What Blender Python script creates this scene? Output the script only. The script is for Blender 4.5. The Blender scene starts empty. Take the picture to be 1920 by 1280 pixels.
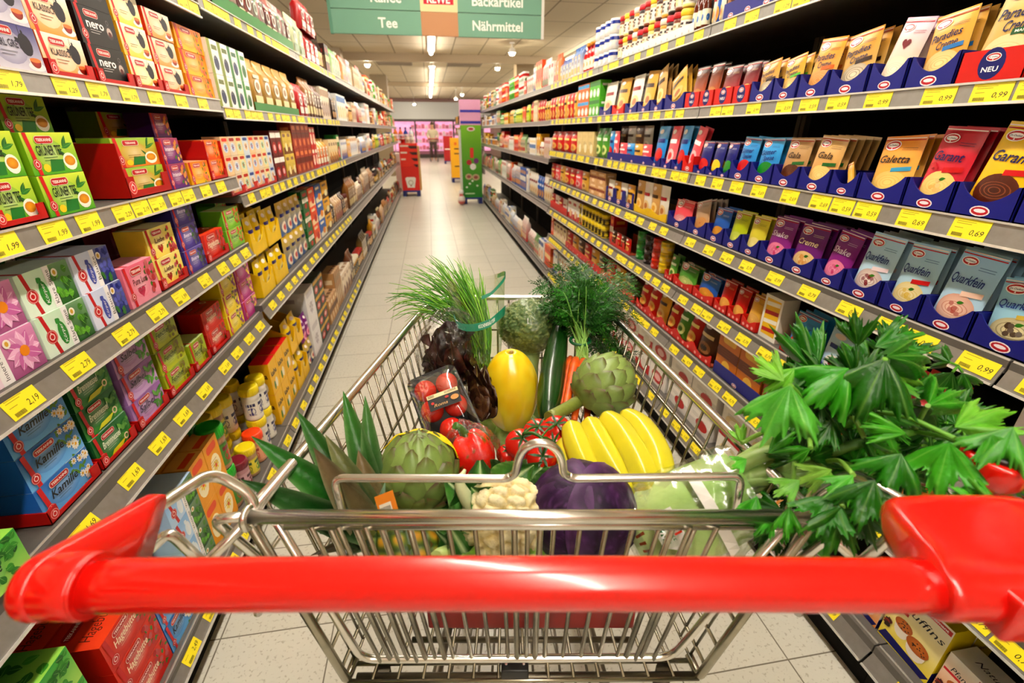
import bpy, math, random
from mathutils import Vector, Matrix, noise
PI = math.pi
rnd = random.Random(7)
scene = bpy.context.scene
col_ = scene.collection

# ------------------------------------------------------------------ camera numbers (1920x1280 frame)
FPX = 880.0
EYE = 1.40
PITCH = math.atan(395/FPX)
YAW = math.atan(157/FPX*math.cos(PITCH))
FW = Vector((math.sin(YAW)*math.cos(PITCH), math.cos(YAW)*math.cos(PITCH), -math.sin(PITCH)))
RT = Vector((math.cos(YAW), -math.sin(YAW), 0))
UP = RT.cross(FW)

def ypx(px, X, Z):
    """distance down the aisle at which the line (X, *, Z) is seen at column px"""
    k = (px-960)/FPX
    # ((X,Y,Z-E).RT) = k*((X,Y,Z-E).FW)
    dz = Z-EYE
    a = RT.y-k*FW.y
    b = k*(X*FW.x+dz*FW.z)-X*RT.x
    return b/a

# ------------------------------------------------------------------ colour
def C(h):
    if not isinstance(h, str): return h
    o = []
    for i in (0, 2, 4):
        v = int(h[i:i+2], 16)/255
        o.append(v/12.92 if v <= .04045 else ((v+.055)/1.055)**2.4)
    return (o[0], o[1], o[2], 1.0)
def mixc(a, b, t):
    a, b = C(a), C(b)
    return tuple(a[i]*(1-t)+b[i]*t for i in range(3))+(1.0,)

# ------------------------------------------------------------------ materials
MATS = {}
def mat(name, rough=.5, metal=0.0, spec=.5, base=None, noise_amt=.0, noise_scale=40, bump=0, bump_scale=80, coat=0, trans=0, sss=0, emit=None, estr=0, gamma=1.0):
    """a procedural material; with base=None its colour comes from the mesh's own printed colours"""
    if name in MATS: return MATS[name]
    m = bpy.data.materials.new(name); m.use_nodes = True
    nt = m.node_tree; n = nt.nodes; l = nt.links
    b = n['Principled BSDF']
    b.inputs['Roughness'].default_value = rough
    b.inputs['Metallic'].default_value = metal
    b.inputs['Specular IOR Level'].default_value = spec
    b.inputs['Coat Weight'].default_value = coat
    b.inputs['Coat Roughness'].default_value = .08
    if base is None:
        a = n.new('ShaderNodeAttribute'); a.attribute_name = 'Col'; gm_ = n.new('ShaderNodeGamma'); gm_.inputs[1].default_value = gamma; l.new(a.outputs['Color'], gm_.inputs[0]); src = gm_.outputs[0]
    else:
        a = n.new('ShaderNodeRGB'); a.outputs[0].default_value = C(base); src = a.outputs[0]
    tc = n.new('ShaderNodeTexCoord')
    if noise_amt:
        no = n.new('ShaderNodeTexNoise'); no.inputs['Scale'].default_value = noise_scale; no.inputs['Detail'].default_value = 4
        l.new(tc.outputs['Object'], no.inputs['Vector'])
        mr = n.new('ShaderNodeMapRange'); mr.inputs['From Min'].default_value = .3; mr.inputs['From Max'].default_value = .7
        mr.inputs['To Min'].default_value = 1-noise_amt; mr.inputs['To Max'].default_value = 1+noise_amt*.6
        l.new(no.outputs['Fac'], mr.inputs['Value'])
        vm = n.new('ShaderNodeVectorMath'); vm.operation = 'SCALE'
        l.new(src, vm.inputs[0]); l.new(mr.outputs[0], vm.inputs['Scale']); src = vm.outputs[0]
    l.new(src, b.inputs['Base Color'])
    if bump:
        no = n.new('ShaderNodeTexNoise'); no.inputs['Scale'].default_value = bump_scale; no.inputs['Detail'].default_value = 3
        l.new(tc.outputs['Object'], no.inputs['Vector'])
        bp = n.new('ShaderNodeBump'); bp.inputs['Strength'].default_value = bump; bp.inputs['Distance'].default_value = .004
        l.new(no.outputs['Fac'], bp.inputs['Height']); l.new(bp.outputs[0], b.inputs['Normal'])
    if sss:
        b.inputs['Subsurface Weight'].default_value = sss; b.inputs['Subsurface Scale'].default_value = .01
    if trans:
        b.inputs['Transmission Weight'].default_value = trans
    if emit:
        b.inputs['Emission Color'].default_value = C(emit); b.inputs['Emission Strength'].default_value = estr
    MATS[name] = m
    return m

def film(name, tint='ffffff', gloss=.12, bump=.6, scale=60, alpha=.9, k=1.1):
    """thin clear plastic: see-through with a wrinkled glossy skin"""
    if name in MATS: return MATS[name]
    m = bpy.data.materials.new(name); m.use_nodes = True
    nt = m.node_tree; n = nt.nodes; l = nt.links
    n.remove(n['Principled BSDF'])
    out = n['Material Output']
    tr = n.new('ShaderNodeBsdfTransparent'); tr.inputs[0].default_value = C(tint)
    gl = n.new('ShaderNodeBsdfGlossy'); gl.inputs['Roughness'].default_value = gloss
    tc = n.new('ShaderNodeTexCoord')
    no = n.new('ShaderNodeTexNoise'); no.inputs['Scale'].default_value = scale; no.inputs['Detail'].default_value = 4; no.inputs['Distortion'].default_value = 1.2
    l.new(tc.outputs['Object'], no.inputs['Vector'])
    bp = n.new('ShaderNodeBump'); bp.inputs['Strength'].default_value = bump; bp.inputs['Distance'].default_value = .005
    l.new(no.outputs['Fac'], bp.inputs['Height']); l.new(bp.outputs[0], gl.inputs['Normal'])
    lw = n.new('ShaderNodeFresnel'); lw.inputs['IOR'].default_value = 1.5
    l.new(bp.outputs[0], lw.inputs['Normal'])
    mr = n.new('ShaderNodeMath'); mr.operation = 'MULTIPLY_ADD'; mr.inputs[1].default_value = k; mr.inputs[2].default_value = 1-alpha
    mr.use_clamp = True
    l.new(lw.outputs[0], mr.inputs[0])
    cp = n.new('ShaderNodeMath'); cp.operation = 'MINIMUM'; cp.inputs[1].default_value = .38; l.new(mr.outputs[0], cp.inputs[0])
    mx = n.new('ShaderNodeMixShader')
    l.new(cp.outputs[0], mx.inputs[0]); l.new(tr.outputs[0], mx.inputs[1]); l.new(gl.outputs[0], mx.inputs[2])
    l.new(mx.outputs[0], out.inputs['Surface'])
    MATS[name] = m
    return m

CARTON = mat('printed_carton', .42, spec=.28, gamma=1.35, noise_amt=.06, noise_scale=25)
FOIL = mat('printed_foil', .30, gamma=1.4, spec=.36, bump=.25, bump_scale=35)
PLASTIC = mat('coloured_plastic', .32, gamma=1.3, noise_amt=.03)
PAPER = mat('paper_print', .6, gamma=1.3, noise_amt=.04)
GLOSS = mat('glossy_print', .15, gamma=1.3, noise_amt=.03)
CHROME = mat('bright_chrome', .24, metal=1, base='e8e6e0', noise_amt=.12, noise_scale=18)
WIRE = mat('zinc_wire', .27, metal=1, base='aca796', noise_amt=.18, noise_scale=30)
STEEL = mat('painted_shelf_steel', .45, base='6f6b66', noise_amt=.05)
DARKSTEEL = mat('dark_shelf_back', .8, spec=.1, base='141210', noise_amt=.1)
REDPL = mat('red_handle_plastic', .22, base='d80f08', noise_amt=.05, noise_scale=9, coat=.4, bump=.05, bump_scale=30)

# ------------------------------------------------------------------ mesh builder
class MB:
    def __init__(s):
        s.v = []; s.f = []; s.c = []; s.m = []; s.s = []
    def vert(s, p):
        s.v.append(tuple(p)); return len(s.v)-1
    def face(s, idx, col, m=0, smooth=False):
        s.f.append(tuple(idx)); s.m.append(m); s.s.append(smooth)
        if isinstance(col, list): s.c.extend(C(c) for c in col)
        else: s.c.extend([C(col)]*len(idx))
    def add(s, vs, fs, col, m=0, smooth=False):
        """col: one colour, or one per vertex (list)"""
        b = len(s.v); s.v.extend(tuple(p) for p in vs)
        per = isinstance(col, list)
        if per: cc = [C(c) for c in col]
        else: c1 = C(col)
        for f in fs:
            s.f.append(tuple(b+i for i in f)); s.m.append(m); s.s.append(smooth)
            if per: s.c.extend(cc[i] for i in f)
            else: s.c.extend([c1]*len(f))
        return b
    def box(s, x0, y0, z0, x1, y1, z1, col, m=0):
        """col: one colour or dict of front/back/left/right/top/bottom"""
        v = [(x0,y0,z0),(x1,y0,z0),(x1,y1,z0),(x0,y1,z0),(x0,y0,z1),(x1,y0,z1),(x1,y1,z1),(x0,y1,z1)]
        b = len(s.v); s.v.extend(v)
        fs = dict(front=(0,1,5,4), right=(1,2,6,5), back=(2,3,7,6), left=(3,0,4,7), top=(4,5,6,7), bottom=(3,2,1,0))
        for k, f in fs.items():
            cc = col.get(k, col.get('all')) if isinstance(col, dict) else col
            s.face([b+i for i in f], cc, m)
    def tube(s, pts, r, col, n=8, m=0, closed=False, caps=True):
        pts = [Vector(p) for p in pts]
        N = len(pts)
        rs = r if isinstance(r, (list, tuple)) else [r]*N
        cols = col if isinstance(col, list) else None
        vs = []; cl = []
        prev = None
        for i, p in enumerate(pts):
            if closed: t = pts[(i+1) % N]-pts[i-1]
            else: t = pts[min(i+1, N-1)]-pts[max(i-1, 0)]
            if t.length < 1e-9: t = Vector((0,0,1))
            t.normalize()
            if prev is None:
                a = t.cross(Vector((0,0,1)))
                if a.length < .05: a = t.cross(Vector((0,1,0)))
            else:
                a = prev-t*prev.dot(t)
            a.normalize(); prev = a
            bb = t.cross(a)
            for k in range(n):
                q = 2*PI*k/n
                vs.append(p+(a*math.cos(q)+bb*math.sin(q))*rs[i])
                if cols: cl.append(cols[i])
        fs = []
        R = N if closed else N-1
        for i in range(R):
            j = (i+1) % N
            for k in range(n):
                k2 = (k+1) % n
                fs.append((i*n+k, i*n+k2, j*n+k2, j*n+k))
        s.add(vs, fs, cl if cols else col, m, True)
        if caps and not closed:
            b = len(s.v)-len(vs)
            s.face([b+k for k in range(n)][::-1], cols[0] if cols else col, m)
            s.face([b+(N-1)*n+k for k in range(n)], cols[-1] if cols else col, m)
    def lathe(s, prof, col, n=20, m=0, centre=(0,0,0), smooth=True, capb=True, capt=True):
        """prof: (r, z) pairs; col one colour or per-ring list"""
        per = isinstance(col, list)
        vs = []; cl = []
        for i, (r, z) in enumerate(prof):
            for k in range(n):
                q = 2*PI*k/n
                vs.append((centre[0]+r*math.cos(q), centre[1]+r*math.sin(q), centre[2]+z))
                if per: cl.append(col[i])
        fs = []
        for i in range(len(prof)-1):
            for k in range(n):
                k2 = (k+1) % n
                fs.append((i*n+k, i*n+k2, (i+1)*n+k2, (i+1)*n+k))
        b = s.add(vs, fs, cl if per else col, m, smooth)
        if capb: s.face([b+k for k in range(n)][::-1], col[0] if per else col, m)
        if capt: s.face([b+(len(prof)-1)*n+k for k in range(n)], col[-1] if per else col, m)
    def mesh(s, name, mats):
        me = bpy.data.meshes.new(name)
        me.from_pydata(s.v, [], s.f)
        for mm in (mats if isinstance(mats, (list, tuple)) else [mats]): me.materials.append(mm)
        me.polygons.foreach_set('material_index', s.m)
        me.polygons.foreach_set('use_smooth', s.s)
        ca = me.color_attributes.new('Col', 'FLOAT_COLOR', 'CORNER')
        flat = [x for c in s.c for x in c]
        ca.data.foreach_set('color', flat)
        me.update()
        return me
    def build(s, name, mats, parent=None, loc=None, rotz=None):
        return obj(name, s.mesh(name, mats), parent, loc, rotz)

def obj(name, me, parent=None, loc=None, rotz=None):
    o = bpy.data.objects.new(name, me); col_.objects.link(o)
    if parent is not None: o.parent = parent
    if loc is not None: o.location = loc
    if rotz is not None: o.rotation_euler = (0, 0, rotz)
    return o
def tag(o, label, cat, group=None, kind=None):
    o['label'] = label; o['category'] = cat
    if group: o['group'] = group
    if kind: o['kind'] = kind
    return o
def thing(name, label, cat, loc=(0,0,0), rotz=0, group=None):
    o = bpy.data.objects.new(name, None); col_.objects.link(o)
    o.empty_display_size = .05
    o.location = loc; o.rotation_euler = (0, 0, rotz)
    return tag(o, label, cat, group)
def struct(o):
    o['kind'] = 'structure'; return o

def fillet(pts, rad, seg=5):
    """round the corners of a polyline"""
    pts = [Vector(p) for p in pts]; out = [pts[0]]
    for i in range(1, len(pts)-1):
        a, b, c = pts[i-1], pts[i], pts[i+1]
        d1 = (a-b); d2 = (c-b)
        r = min(rad, d1.length*.49, d2.length*.49)
        p0 = b+d1.normalized()*r; p2 = b+d2.normalized()*r
        for k in range(seg+1):
            t = k/seg
            out.append(p0*(1-t)**2+b*2*t*(1-t)+p2*t*t)
    out.append(pts[-1]); return out
def spline(pts, n=6):
    """Catmull-Rom through the points"""
    pts = [Vector(p) for p in pts]
    P = [pts[0]*2-pts[1]]+pts+[pts[-1]*2-pts[-2]]
    out = []
    for i in range(1, len(P)-2):
        for k in range(n):
            t = k/n
            a, b, c, d = P[i-1], P[i], P[i+1], P[i+2]
            out.append(.5*((2*b)+(c-a)*t+(2*a-5*b+4*c-d)*t*t+(3*b-a-3*c+d)*t**3))
    out.append(pts[-1]); return out

# ------------------------------------------------------------------ lettering
_TX = {}
def glyphs(txt, bold=0.0, shear=0.0):
    """flat triangles of a word, unit letter height; returns verts, faces, width"""
    k = (txt, bold, shear)
    if k in _TX: return _TX[k]
    cu = bpy.data.curves.new('lettering', 'FONT'); cu.body = txt; cu.size = 1
    cu.resolution_u = 2; cu.offset = bold; cu.shear = shear; cu.fill_mode = 'FRONT'
    o = bpy.data.objects.new('lettering', cu); col_.objects.link(o)
    me = bpy.data.meshes.new_from_object(o)
    vs = [(v.co.x, v.co.y) for v in me.vertices]; fs = [tuple(p.vertices) for p in me.polygons]
    # faces must look towards +z
    out = []
    for f in fs:
        a = 0
        for i in range(len(f)):
            x0, y0 = vs[f[i]]; x1, y1 = vs[f[(i+1) % len(f)]]
            a += x0*y1-x1*y0
        out.append(f if a > 0 else f[::-1])
    bpy.data.meshes.remove(me); bpy.data.objects.remove(o); bpy.data.curves.remove(cu)
    if vs:
        x0 = min(v[0] for v in vs); x1 = max(v[0] for v in vs)
        vs = [(x-x0, y) for x, y in vs]; w = x1-x0
    else: w = 0
    _TX[k] = (vs, out, w)
    return _TX[k]

# ------------------------------------------------------------------ printing on a face
class Print:
    """flat artwork laid on a face. mp(x, y, lift) -> point; x right, y up, metres"""
    def __init__(s, mb, mp, m=0, base=.00015, step=.00005, sub=1):
        s.mb = mb; s.mp = mp; s.m = m; s.L = 0; s.step = step; s.base = base; s.sub = sub
    def up(s): s.L += 1; return s.base+s.L*s.step
    def poly(s, pts, col, up=True):
        d = s.up()
        b = [s.mb.vert(s.mp(x, y, d)) for x, y in pts]
        s.mb.face(b, col, s.m)
    def rect(s, x0, y0, x1, y1, col, col2=None, nx=1, ny=1):
        """col2: colour at the top of the block"""
        d = s.up()
        for j in range(ny):
            for i in range(nx):
                xa = x0+(x1-x0)*i/nx; xb = x0+(x1-x0)*(i+1)/nx
                ya = y0+(y1-y0)*j/ny; yb = y0+(y1-y0)*(j+1)/ny
                b = [s.mb.vert(s.mp(*q, d)) for q in ((xa,ya),(xb,ya),(xb,yb),(xa,yb))]
                if col2 is None: s.mb.face(b, col, s.m)
                else:
                    c0 = mixc(col, col2, j/ny); c1 = mixc(col, col2, (j+1)/ny)
                    s.mb.face(b, [c0, c0, c1, c1], s.m)
    def ell(s, cx, cy, rx, ry, col, n=14, rot=0, edge=None, a0=0, a1=2*PI):
        d = s.up(); cr, sr = math.cos(rot), math.sin(rot)
        c = s.mb.vert(s.mp(cx, cy, d))
        full = abs(a1-a0-2*PI) < 1e-6
        N = n if full else n+1
        rows = []
        for g in range(1, s.sub+1):
            r = []
            for k in range(N):
                q = a0+(a1-a0)*k/n
                x, y = rx*math.cos(q)*g/s.sub, ry*math.sin(q)*g/s.sub
                r.append(s.mb.vert(s.mp(cx+x*cr-y*sr, cy+x*sr+y*cr, d)))
            rows.append(r)
        e = col if edge is None else edge
        for k in range(n):
            k2 = (k+1) % N
            s.mb.face((c, rows[0][k], rows[0][k2]), [col, mixc(col, e, 1/s.sub), mixc(col, e, 1/s.sub)], s.m)
            for g in range(1, s.sub):
                c0, c1 = mixc(col, e, g/s.sub), mixc(col, e, (g+1)/s.sub)
                s.mb.face((rows[g-1][k], rows[g][k], rows[g][k2], rows[g-1][k2]), [c0, c1, c1, c0], s.m)
    def slant(s, x0, x1, y0, y1, rise, col, nx=6):
        """a bar that climbs by rise from left to right"""
        d = s.up()
        for i in range(nx):
            a, b = x0+(x1-x0)*i/nx, x0+(x1-x0)*(i+1)/nx; ra, rb = rise*i/nx, rise*(i+1)/nx
            s.mb.face([s.mb.vert(s.mp(*q, d)) for q in ((a,y0+ra),(b,y0+rb),(b,y1+rb),(a,y1+ra))], col, s.m)
    def ring(s, cx, cy, r0, r1, col, n=14, sq=1.0):
        d = s.up(); a = []; b = []
        for k in range(n):
            q = 2*PI*k/n
            a.append(s.mb.vert(s.mp(cx+r0*math.cos(q), cy+r0*math.sin(q)*sq, d)))
            b.append(s.mb.vert(s.mp(cx+r1*math.cos(q), cy+r1*math.sin(q)*sq, d)))
        for k in range(n):
            k2 = (k+1) % n
            s.mb.face((a[k], b[k], b[k2], a[k2]), col, s.m)
    def pill(s, cx, cy, w, h, col, rot=0):
        pts = []
        r = h*.45; cr, sr = math.cos(rot), math.sin(rot)
        for sx, sy, q0 in ((1,1,0),(-1,1,PI/2),(-1,-1,PI),(1,-1,PI*1.5)):
            for k in range(4):
                q = q0+PI/2*k/3
                x = sx*(w/2-r)+r*math.cos(q); y = sy*(h/2-r)+r*math.sin(q)
                pts.append((cx+x*cr-y*sr, cy+x*sr+y*cr))
        s.poly(pts, col)
    def text(s, txt, cx, cy, h, col, w=None, rot=0, bold=0.0, shear=0.0, align='c'):
        vs, fs, W = glyphs(txt, bold, shear)
        if not vs: return
        k = h
        kx = k if w is None else min(w/W, 1.35*k)
        d = s.up(); cr, sr = math.cos(rot), math.sin(rot)
        ox = -W*kx/2 if align == 'c' else (0 if align == 'l' else -W*kx)
        ix = []
        for x, y in vs:
            x = x*kx+ox; y = (y-.35)*k
            ix.append(s.mb.vert(s.mp(cx+x*cr-y*sr, cy+x*sr+y*cr, d)))
        for f in fs: s.mb.face([ix[i] for i in f], col, s.m)
    def leaf(s, cx, cy, L, W, rot, col, col2=None):
        pts = []
        for k in range(7):
            t = k/6; pts.append((L*t, W*math.sin(PI*t**.8)*.5))
        for k in range(5, 0, -1):
            t = k/6; pts.append((L*t, -W*math.sin(PI*t**.8)*.5))
        cr, sr = math.cos(rot), math.sin(rot)
        s.poly([(cx+x*cr-y*sr, cy+x*sr+y*cr) for x, y in pts], col)
        if col2:
            s.poly([(cx+x*cr-y*sr, cy+x*sr+y*cr) for x, y in ((0,0),(L*.9,W*.03),(L*.9,-W*.03))][::-1], col2)
    def flower(s, cx, cy, r, petal, eye, n=9):
        d = s.up()
        for k in range(n):
            q = 2*PI*k/n; p2 = PI/n*.8
            pts = [(0,0),(r*.75*math.cos(q-p2),r*.75*math.sin(q-p2)),(r*math.cos(q),r*math.sin(q)),(r*.75*math.cos(q+p2),r*.75*math.sin(q+p2))]
            s.mb.face([s.mb.vert(s.mp(cx+x, cy+y, d)) for x, y in pts], petal, s.m)
        s.ell(cx, cy, r*.36, r*.36, eye, 8)
    def heart(s, cx, cy, r, col):
        pts = []
        for k in range(16):
            t = 2*PI*k/16
            x = 16*math.sin(t)**3; y = 13*math.cos(t)-5*math.cos(2*t)-2*math.cos(3*t)-math.cos(4*t)
            pts.append((cx+x*r/16, cy+y*r/16))
        s.poly(pts[::-1], col)
    def seal(s, cx, cy, r, red='c8141c'):
        s.ell(cx, cy, r, r, red, 16); s.ring(cx, cy, r*.82, r*.9, 'f0c8c4', 16)
        s.ring(cx, cy, r*.34, r*.5, 'f4dcd8', 12); s.ell(cx, cy+r*.5, r*.12, r*.2, 'f4dcd8', 8)

def flat(o, a, b):
    """map of a flat face with corner o, right vector a, up vector b (unit)"""
    o, a, b = Vector(o), Vector(a).normalized(), Vector(b).normalized(); n = a.cross(b)
    return lambda x, y, d: o+a*x+b*y+n*d
# ================================================================== goods: every maker returns a mesh (or parts) with its front on y=0, x to the right, z up
_G = {}
def cached(fn):
    def g(*a):
        k = (fn.__name__,)+a
        if k not in _G: _G[k] = fn(*a)
        return _G[k]
    return g
SKY = '2a6fc0'
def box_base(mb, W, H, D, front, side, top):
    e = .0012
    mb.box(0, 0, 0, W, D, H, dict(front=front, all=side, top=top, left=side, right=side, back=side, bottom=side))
def front_of(mb, W=9, H=9):
    """print for the front face, trimmed at its edges"""
    f = flat((0,0,0),(1,0,0),(0,0,1))
    return Print(mb, lambda x, y, d: f(min(max(x, 0), W), min(max(y, 0), H), d))
def top_of(mb, H, m=0): return Print(mb, flat((0,0,H),(1,0,0),(0,1,0)), m)

def art_kettle(p, W, H):
    # cast iron pot and a glass cup on a saucer
    p.ell(W*.76, H*.60, W*.12, H*.24, '2c2638', 14); p.leaf(W*.66, H*.62, W*.09, H*.12, 2.4, '2c2638')
    p.ell(W*.76, H*.86, W*.02, H*.05, '2c2638', 8); p.poly([(W*.70,H*.80),(W*.705,H*.99),(W*.715,H*.99),(W*.71,H*.80)], '3a3242')
    p.ell(W*.84, H*.15, W*.16, H*.10, 'e8e4e6', 14)
    p.ell(W*.84, H*.30, W*.115, H*.20, 'f0e6dc', 14, a0=PI, a1=2*PI)
    p.ell(W*.84, H*.28, W*.10, H*.16, 'c8401a', 14, a0=PI, a1=2*PI, edge='8a2008'); p.ell(W*.84, H*.29, W*.105, H*.05, 'e88a4a', 14)
def art_cup(p, W, H):
    p.leaf(W*.74, H*.60, W*.22, H*.14, 1.0, '2c7a30', '8cc860'); p.leaf(W*.72, H*.62, W*.26, H*.12, .25, '3c8c38', 'a0d070')
    p.leaf(W*.60, H*.58, W*.30, H*.10, -.55, '357f34', '90c860')
    p.poly([(W*.34,H*.06),(W*.62,H*.06),(W*.66,H*.34),(W*.40,H*.36)], '2e8a3c')
    p.ell(W*.80, H*.28, W*.145, H*.22, 'f2efe2', 16); p.ell(W*.80, H*.30, W*.115, H*.13, 'e8b030', 14, edge='d09018')
    p.ell(W*.28, H*.16, W*.07, H*.10, 'f2d028', 10)
def art_flowers(p, W, H, seed=3):
    r = random.Random(seed)
    for i in range(13):
        p.leaf(W*r.uniform(.66,.95), H*r.uniform(.05,.9), W*.1, H*.09, r.uniform(0,6), '6a9a38')
    for i in range(11):
        p.flower(W*r.uniform(.66,.95), H*r.uniform(.10,.92), H*r.uniform(.08,.14), 'f4f2ea', 'e8b818', 8)
def art_leaves(p, W, H, seed=5, c='3f8a3a', c2='7db85a'):
    r = random.Random(seed)
    for i in range(18):
        p.leaf(W*r.uniform(.66,.92), H*r.uniform(.12,.9), W*r.uniform(.09,.16), H*.16, r.uniform(0,6), mixc(c,c2,r.random()), '9cc878')
def art_berries(p, W, H, seed=2, c='c01828'):
    r = random.Random(seed)
    for i in range(9): p.leaf(W*r.uniform(.66,.95), H*r.uniform(.1,.9), W*.1, H*.1, r.uniform(0,6), '5a8a3a')
    for i in range(13):
        p.ell(W*r.uniform(.68,.95), H*r.uniform(.08,.92), H*.08, H*.09, mixc(c,'ffffff',r.uniform(0,.2)), 9)
def art_mint(p, W, H, seed=2): art_leaves(p, W, H, seed, '1d6a28', '4fa53c')

# title, title colour, background (bottom, top), side colour, art, italic
TEA = {
 'grey':   ('EARL GREY', '3a3450', 'd8d4dc', '5a5690', '4a4880', art_kettle, 0),
 'classic':('KLASSISCH', '4a4440', 'f0a040', 'fbf4e4', 'e07818', art_kettle, 0),
 'nero':   ('nero', 'f4f0ee', '2a2224', '181416', '241c1e', None, 0),
 'yellow': ('', '5a5458', 'f4cf50', 'f6f2e6', 'e8b428', art_kettle, 0),
 'orange': ('', '5a5458', 'f0a050', 'f6ead8', 'd84818', art_kettle, 0),
 'green':  ('GR\u00dcNER TEE', '2c4020', '5fae2c', 'd6e458', '8ab828', art_cup, 0),
 'greenfruit': ('', '4a5a20', 'e88a30', 'a8cc50', '98b838', art_cup, 0),
 'purple': ('Intensiv', 'f4e8f0', '6a2a88', 'b04a78', '5a2474', lambda p,W,H: art_berries(p,W,H,4,'d89030'), 0),
 'sun':    ('', '7a5010', 'f6c020', 'f29018', 'f0b018', lambda p,W,H: art_berries(p,W,H,6,'e86a18'), 0),
 'tanger': ('', 'fff0c0', 'e86414', 'f08a20', 'd85a10', lambda p,W,H: art_berries(p,W,H,7,'f0a020'), 0),
 'pink':   ('Pure Lust', '7a1830', 'f0a8b8', 'e8809a', 'e88aa0', lambda p,W,H: (p.heart(W*.42,H*.30,H*.16,'d0406a'), art_berries(p,W,H,2)), .1),
 'love':   ('Liebe', '7a3818', 'f2dc70', 'f0e490', 'e8d050', lambda p,W,H: (p.heart(W*.42,H*.28,H*.17,'b81828'), art_berries(p,W,H,9)), .1),
 'violet': ('Beere', 'f0e8f8', '54409a', '7a68b8', '4a3a88', lambda p,W,H: art_berries(p,W,H,11,'30204a'), .1),
 'red':    ('Hagebutte', 'fbe8d0', 'd02814', 'e24422', 'c42410', lambda p,W,H: art_berries(p,W,H,5), .1),
 'lime':   ('Kr\u00e4uter', '3a5a10', '8ac83c', 'b4dc60', '7abc38', lambda p,W,H: art_berries(p,W,H,5,'e85a20'), .1),
 'camomile': ('Kamille', '202830', '86c4f4', '3f86d0', '3a7cc8', art_flowers, .25),
 'nettle': ('Brennnessel', 'eef4e0', '4a9c48', '2a7c40', '2a7240', art_leaves, .25),
 'sage':   ('Salbei', '5a4a68', 'd4b4dc', 'a878b8', 'b088c0', art_leaves, .25),
 'fennel': ('Fenchel', '5a6a10', 'c8d030', 'a8bc28', 'a8b820', lambda p,W,H: art_leaves(p,W,H,8,'8a7a20','a8a838'), .25),
 'mint':   ('Pfefferminze', '183018', 'b8e078', '4cb454', '2a9a48', art_mint, .25),
 'mallow': ('', 'e8d8f0', 'b83a90', 'd870b0', 'c04a98', lambda p,W,H: art_berries(p,W,H,3,'f0d040'), .1),
 'canary': ('', '6a5010', 'f0d820', 'f6e860', 'e8d018', lambda p,W,H: art_berries(p,W,H,3,'a04a80'), .1),
}
@cached
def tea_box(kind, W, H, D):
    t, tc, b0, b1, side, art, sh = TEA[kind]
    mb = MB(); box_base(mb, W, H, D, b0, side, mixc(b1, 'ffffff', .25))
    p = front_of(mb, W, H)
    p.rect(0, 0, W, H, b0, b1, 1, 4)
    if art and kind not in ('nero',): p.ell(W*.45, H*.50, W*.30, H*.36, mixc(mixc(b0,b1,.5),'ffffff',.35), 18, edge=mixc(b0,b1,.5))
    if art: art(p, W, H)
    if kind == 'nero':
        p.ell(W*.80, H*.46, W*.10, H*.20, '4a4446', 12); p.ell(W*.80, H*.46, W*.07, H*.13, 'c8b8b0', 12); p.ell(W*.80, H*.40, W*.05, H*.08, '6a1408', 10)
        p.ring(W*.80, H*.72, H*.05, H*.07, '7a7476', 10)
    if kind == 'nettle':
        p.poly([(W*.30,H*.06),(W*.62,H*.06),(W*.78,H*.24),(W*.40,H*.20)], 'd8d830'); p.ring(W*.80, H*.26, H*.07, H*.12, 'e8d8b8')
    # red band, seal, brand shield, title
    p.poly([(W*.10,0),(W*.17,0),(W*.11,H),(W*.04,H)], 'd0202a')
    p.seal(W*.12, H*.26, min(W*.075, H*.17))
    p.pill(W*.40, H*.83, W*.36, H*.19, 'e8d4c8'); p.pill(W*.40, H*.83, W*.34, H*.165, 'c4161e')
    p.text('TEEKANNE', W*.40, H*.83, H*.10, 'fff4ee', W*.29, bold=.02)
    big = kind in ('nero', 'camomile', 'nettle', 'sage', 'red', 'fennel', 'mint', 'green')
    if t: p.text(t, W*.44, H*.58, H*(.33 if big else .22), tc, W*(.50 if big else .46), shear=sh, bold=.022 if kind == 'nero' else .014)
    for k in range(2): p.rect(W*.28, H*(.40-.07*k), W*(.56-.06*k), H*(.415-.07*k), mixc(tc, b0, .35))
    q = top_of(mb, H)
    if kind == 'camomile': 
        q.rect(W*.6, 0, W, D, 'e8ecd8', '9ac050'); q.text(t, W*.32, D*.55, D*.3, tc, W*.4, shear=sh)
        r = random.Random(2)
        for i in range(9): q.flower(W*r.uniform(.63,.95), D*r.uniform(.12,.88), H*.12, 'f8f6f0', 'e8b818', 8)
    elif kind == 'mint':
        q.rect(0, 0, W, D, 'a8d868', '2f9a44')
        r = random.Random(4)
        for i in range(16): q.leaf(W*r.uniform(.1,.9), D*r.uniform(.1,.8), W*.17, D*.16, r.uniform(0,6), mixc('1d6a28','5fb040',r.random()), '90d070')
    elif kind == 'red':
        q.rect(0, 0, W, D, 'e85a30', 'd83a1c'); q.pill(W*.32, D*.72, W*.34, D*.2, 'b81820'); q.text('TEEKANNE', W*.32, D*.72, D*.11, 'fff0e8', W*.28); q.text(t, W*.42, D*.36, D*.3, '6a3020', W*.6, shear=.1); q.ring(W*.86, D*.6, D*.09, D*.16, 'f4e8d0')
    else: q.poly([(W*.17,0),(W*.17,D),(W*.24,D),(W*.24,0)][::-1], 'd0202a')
    return mb.mesh('tea_box', CARTON)

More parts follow.
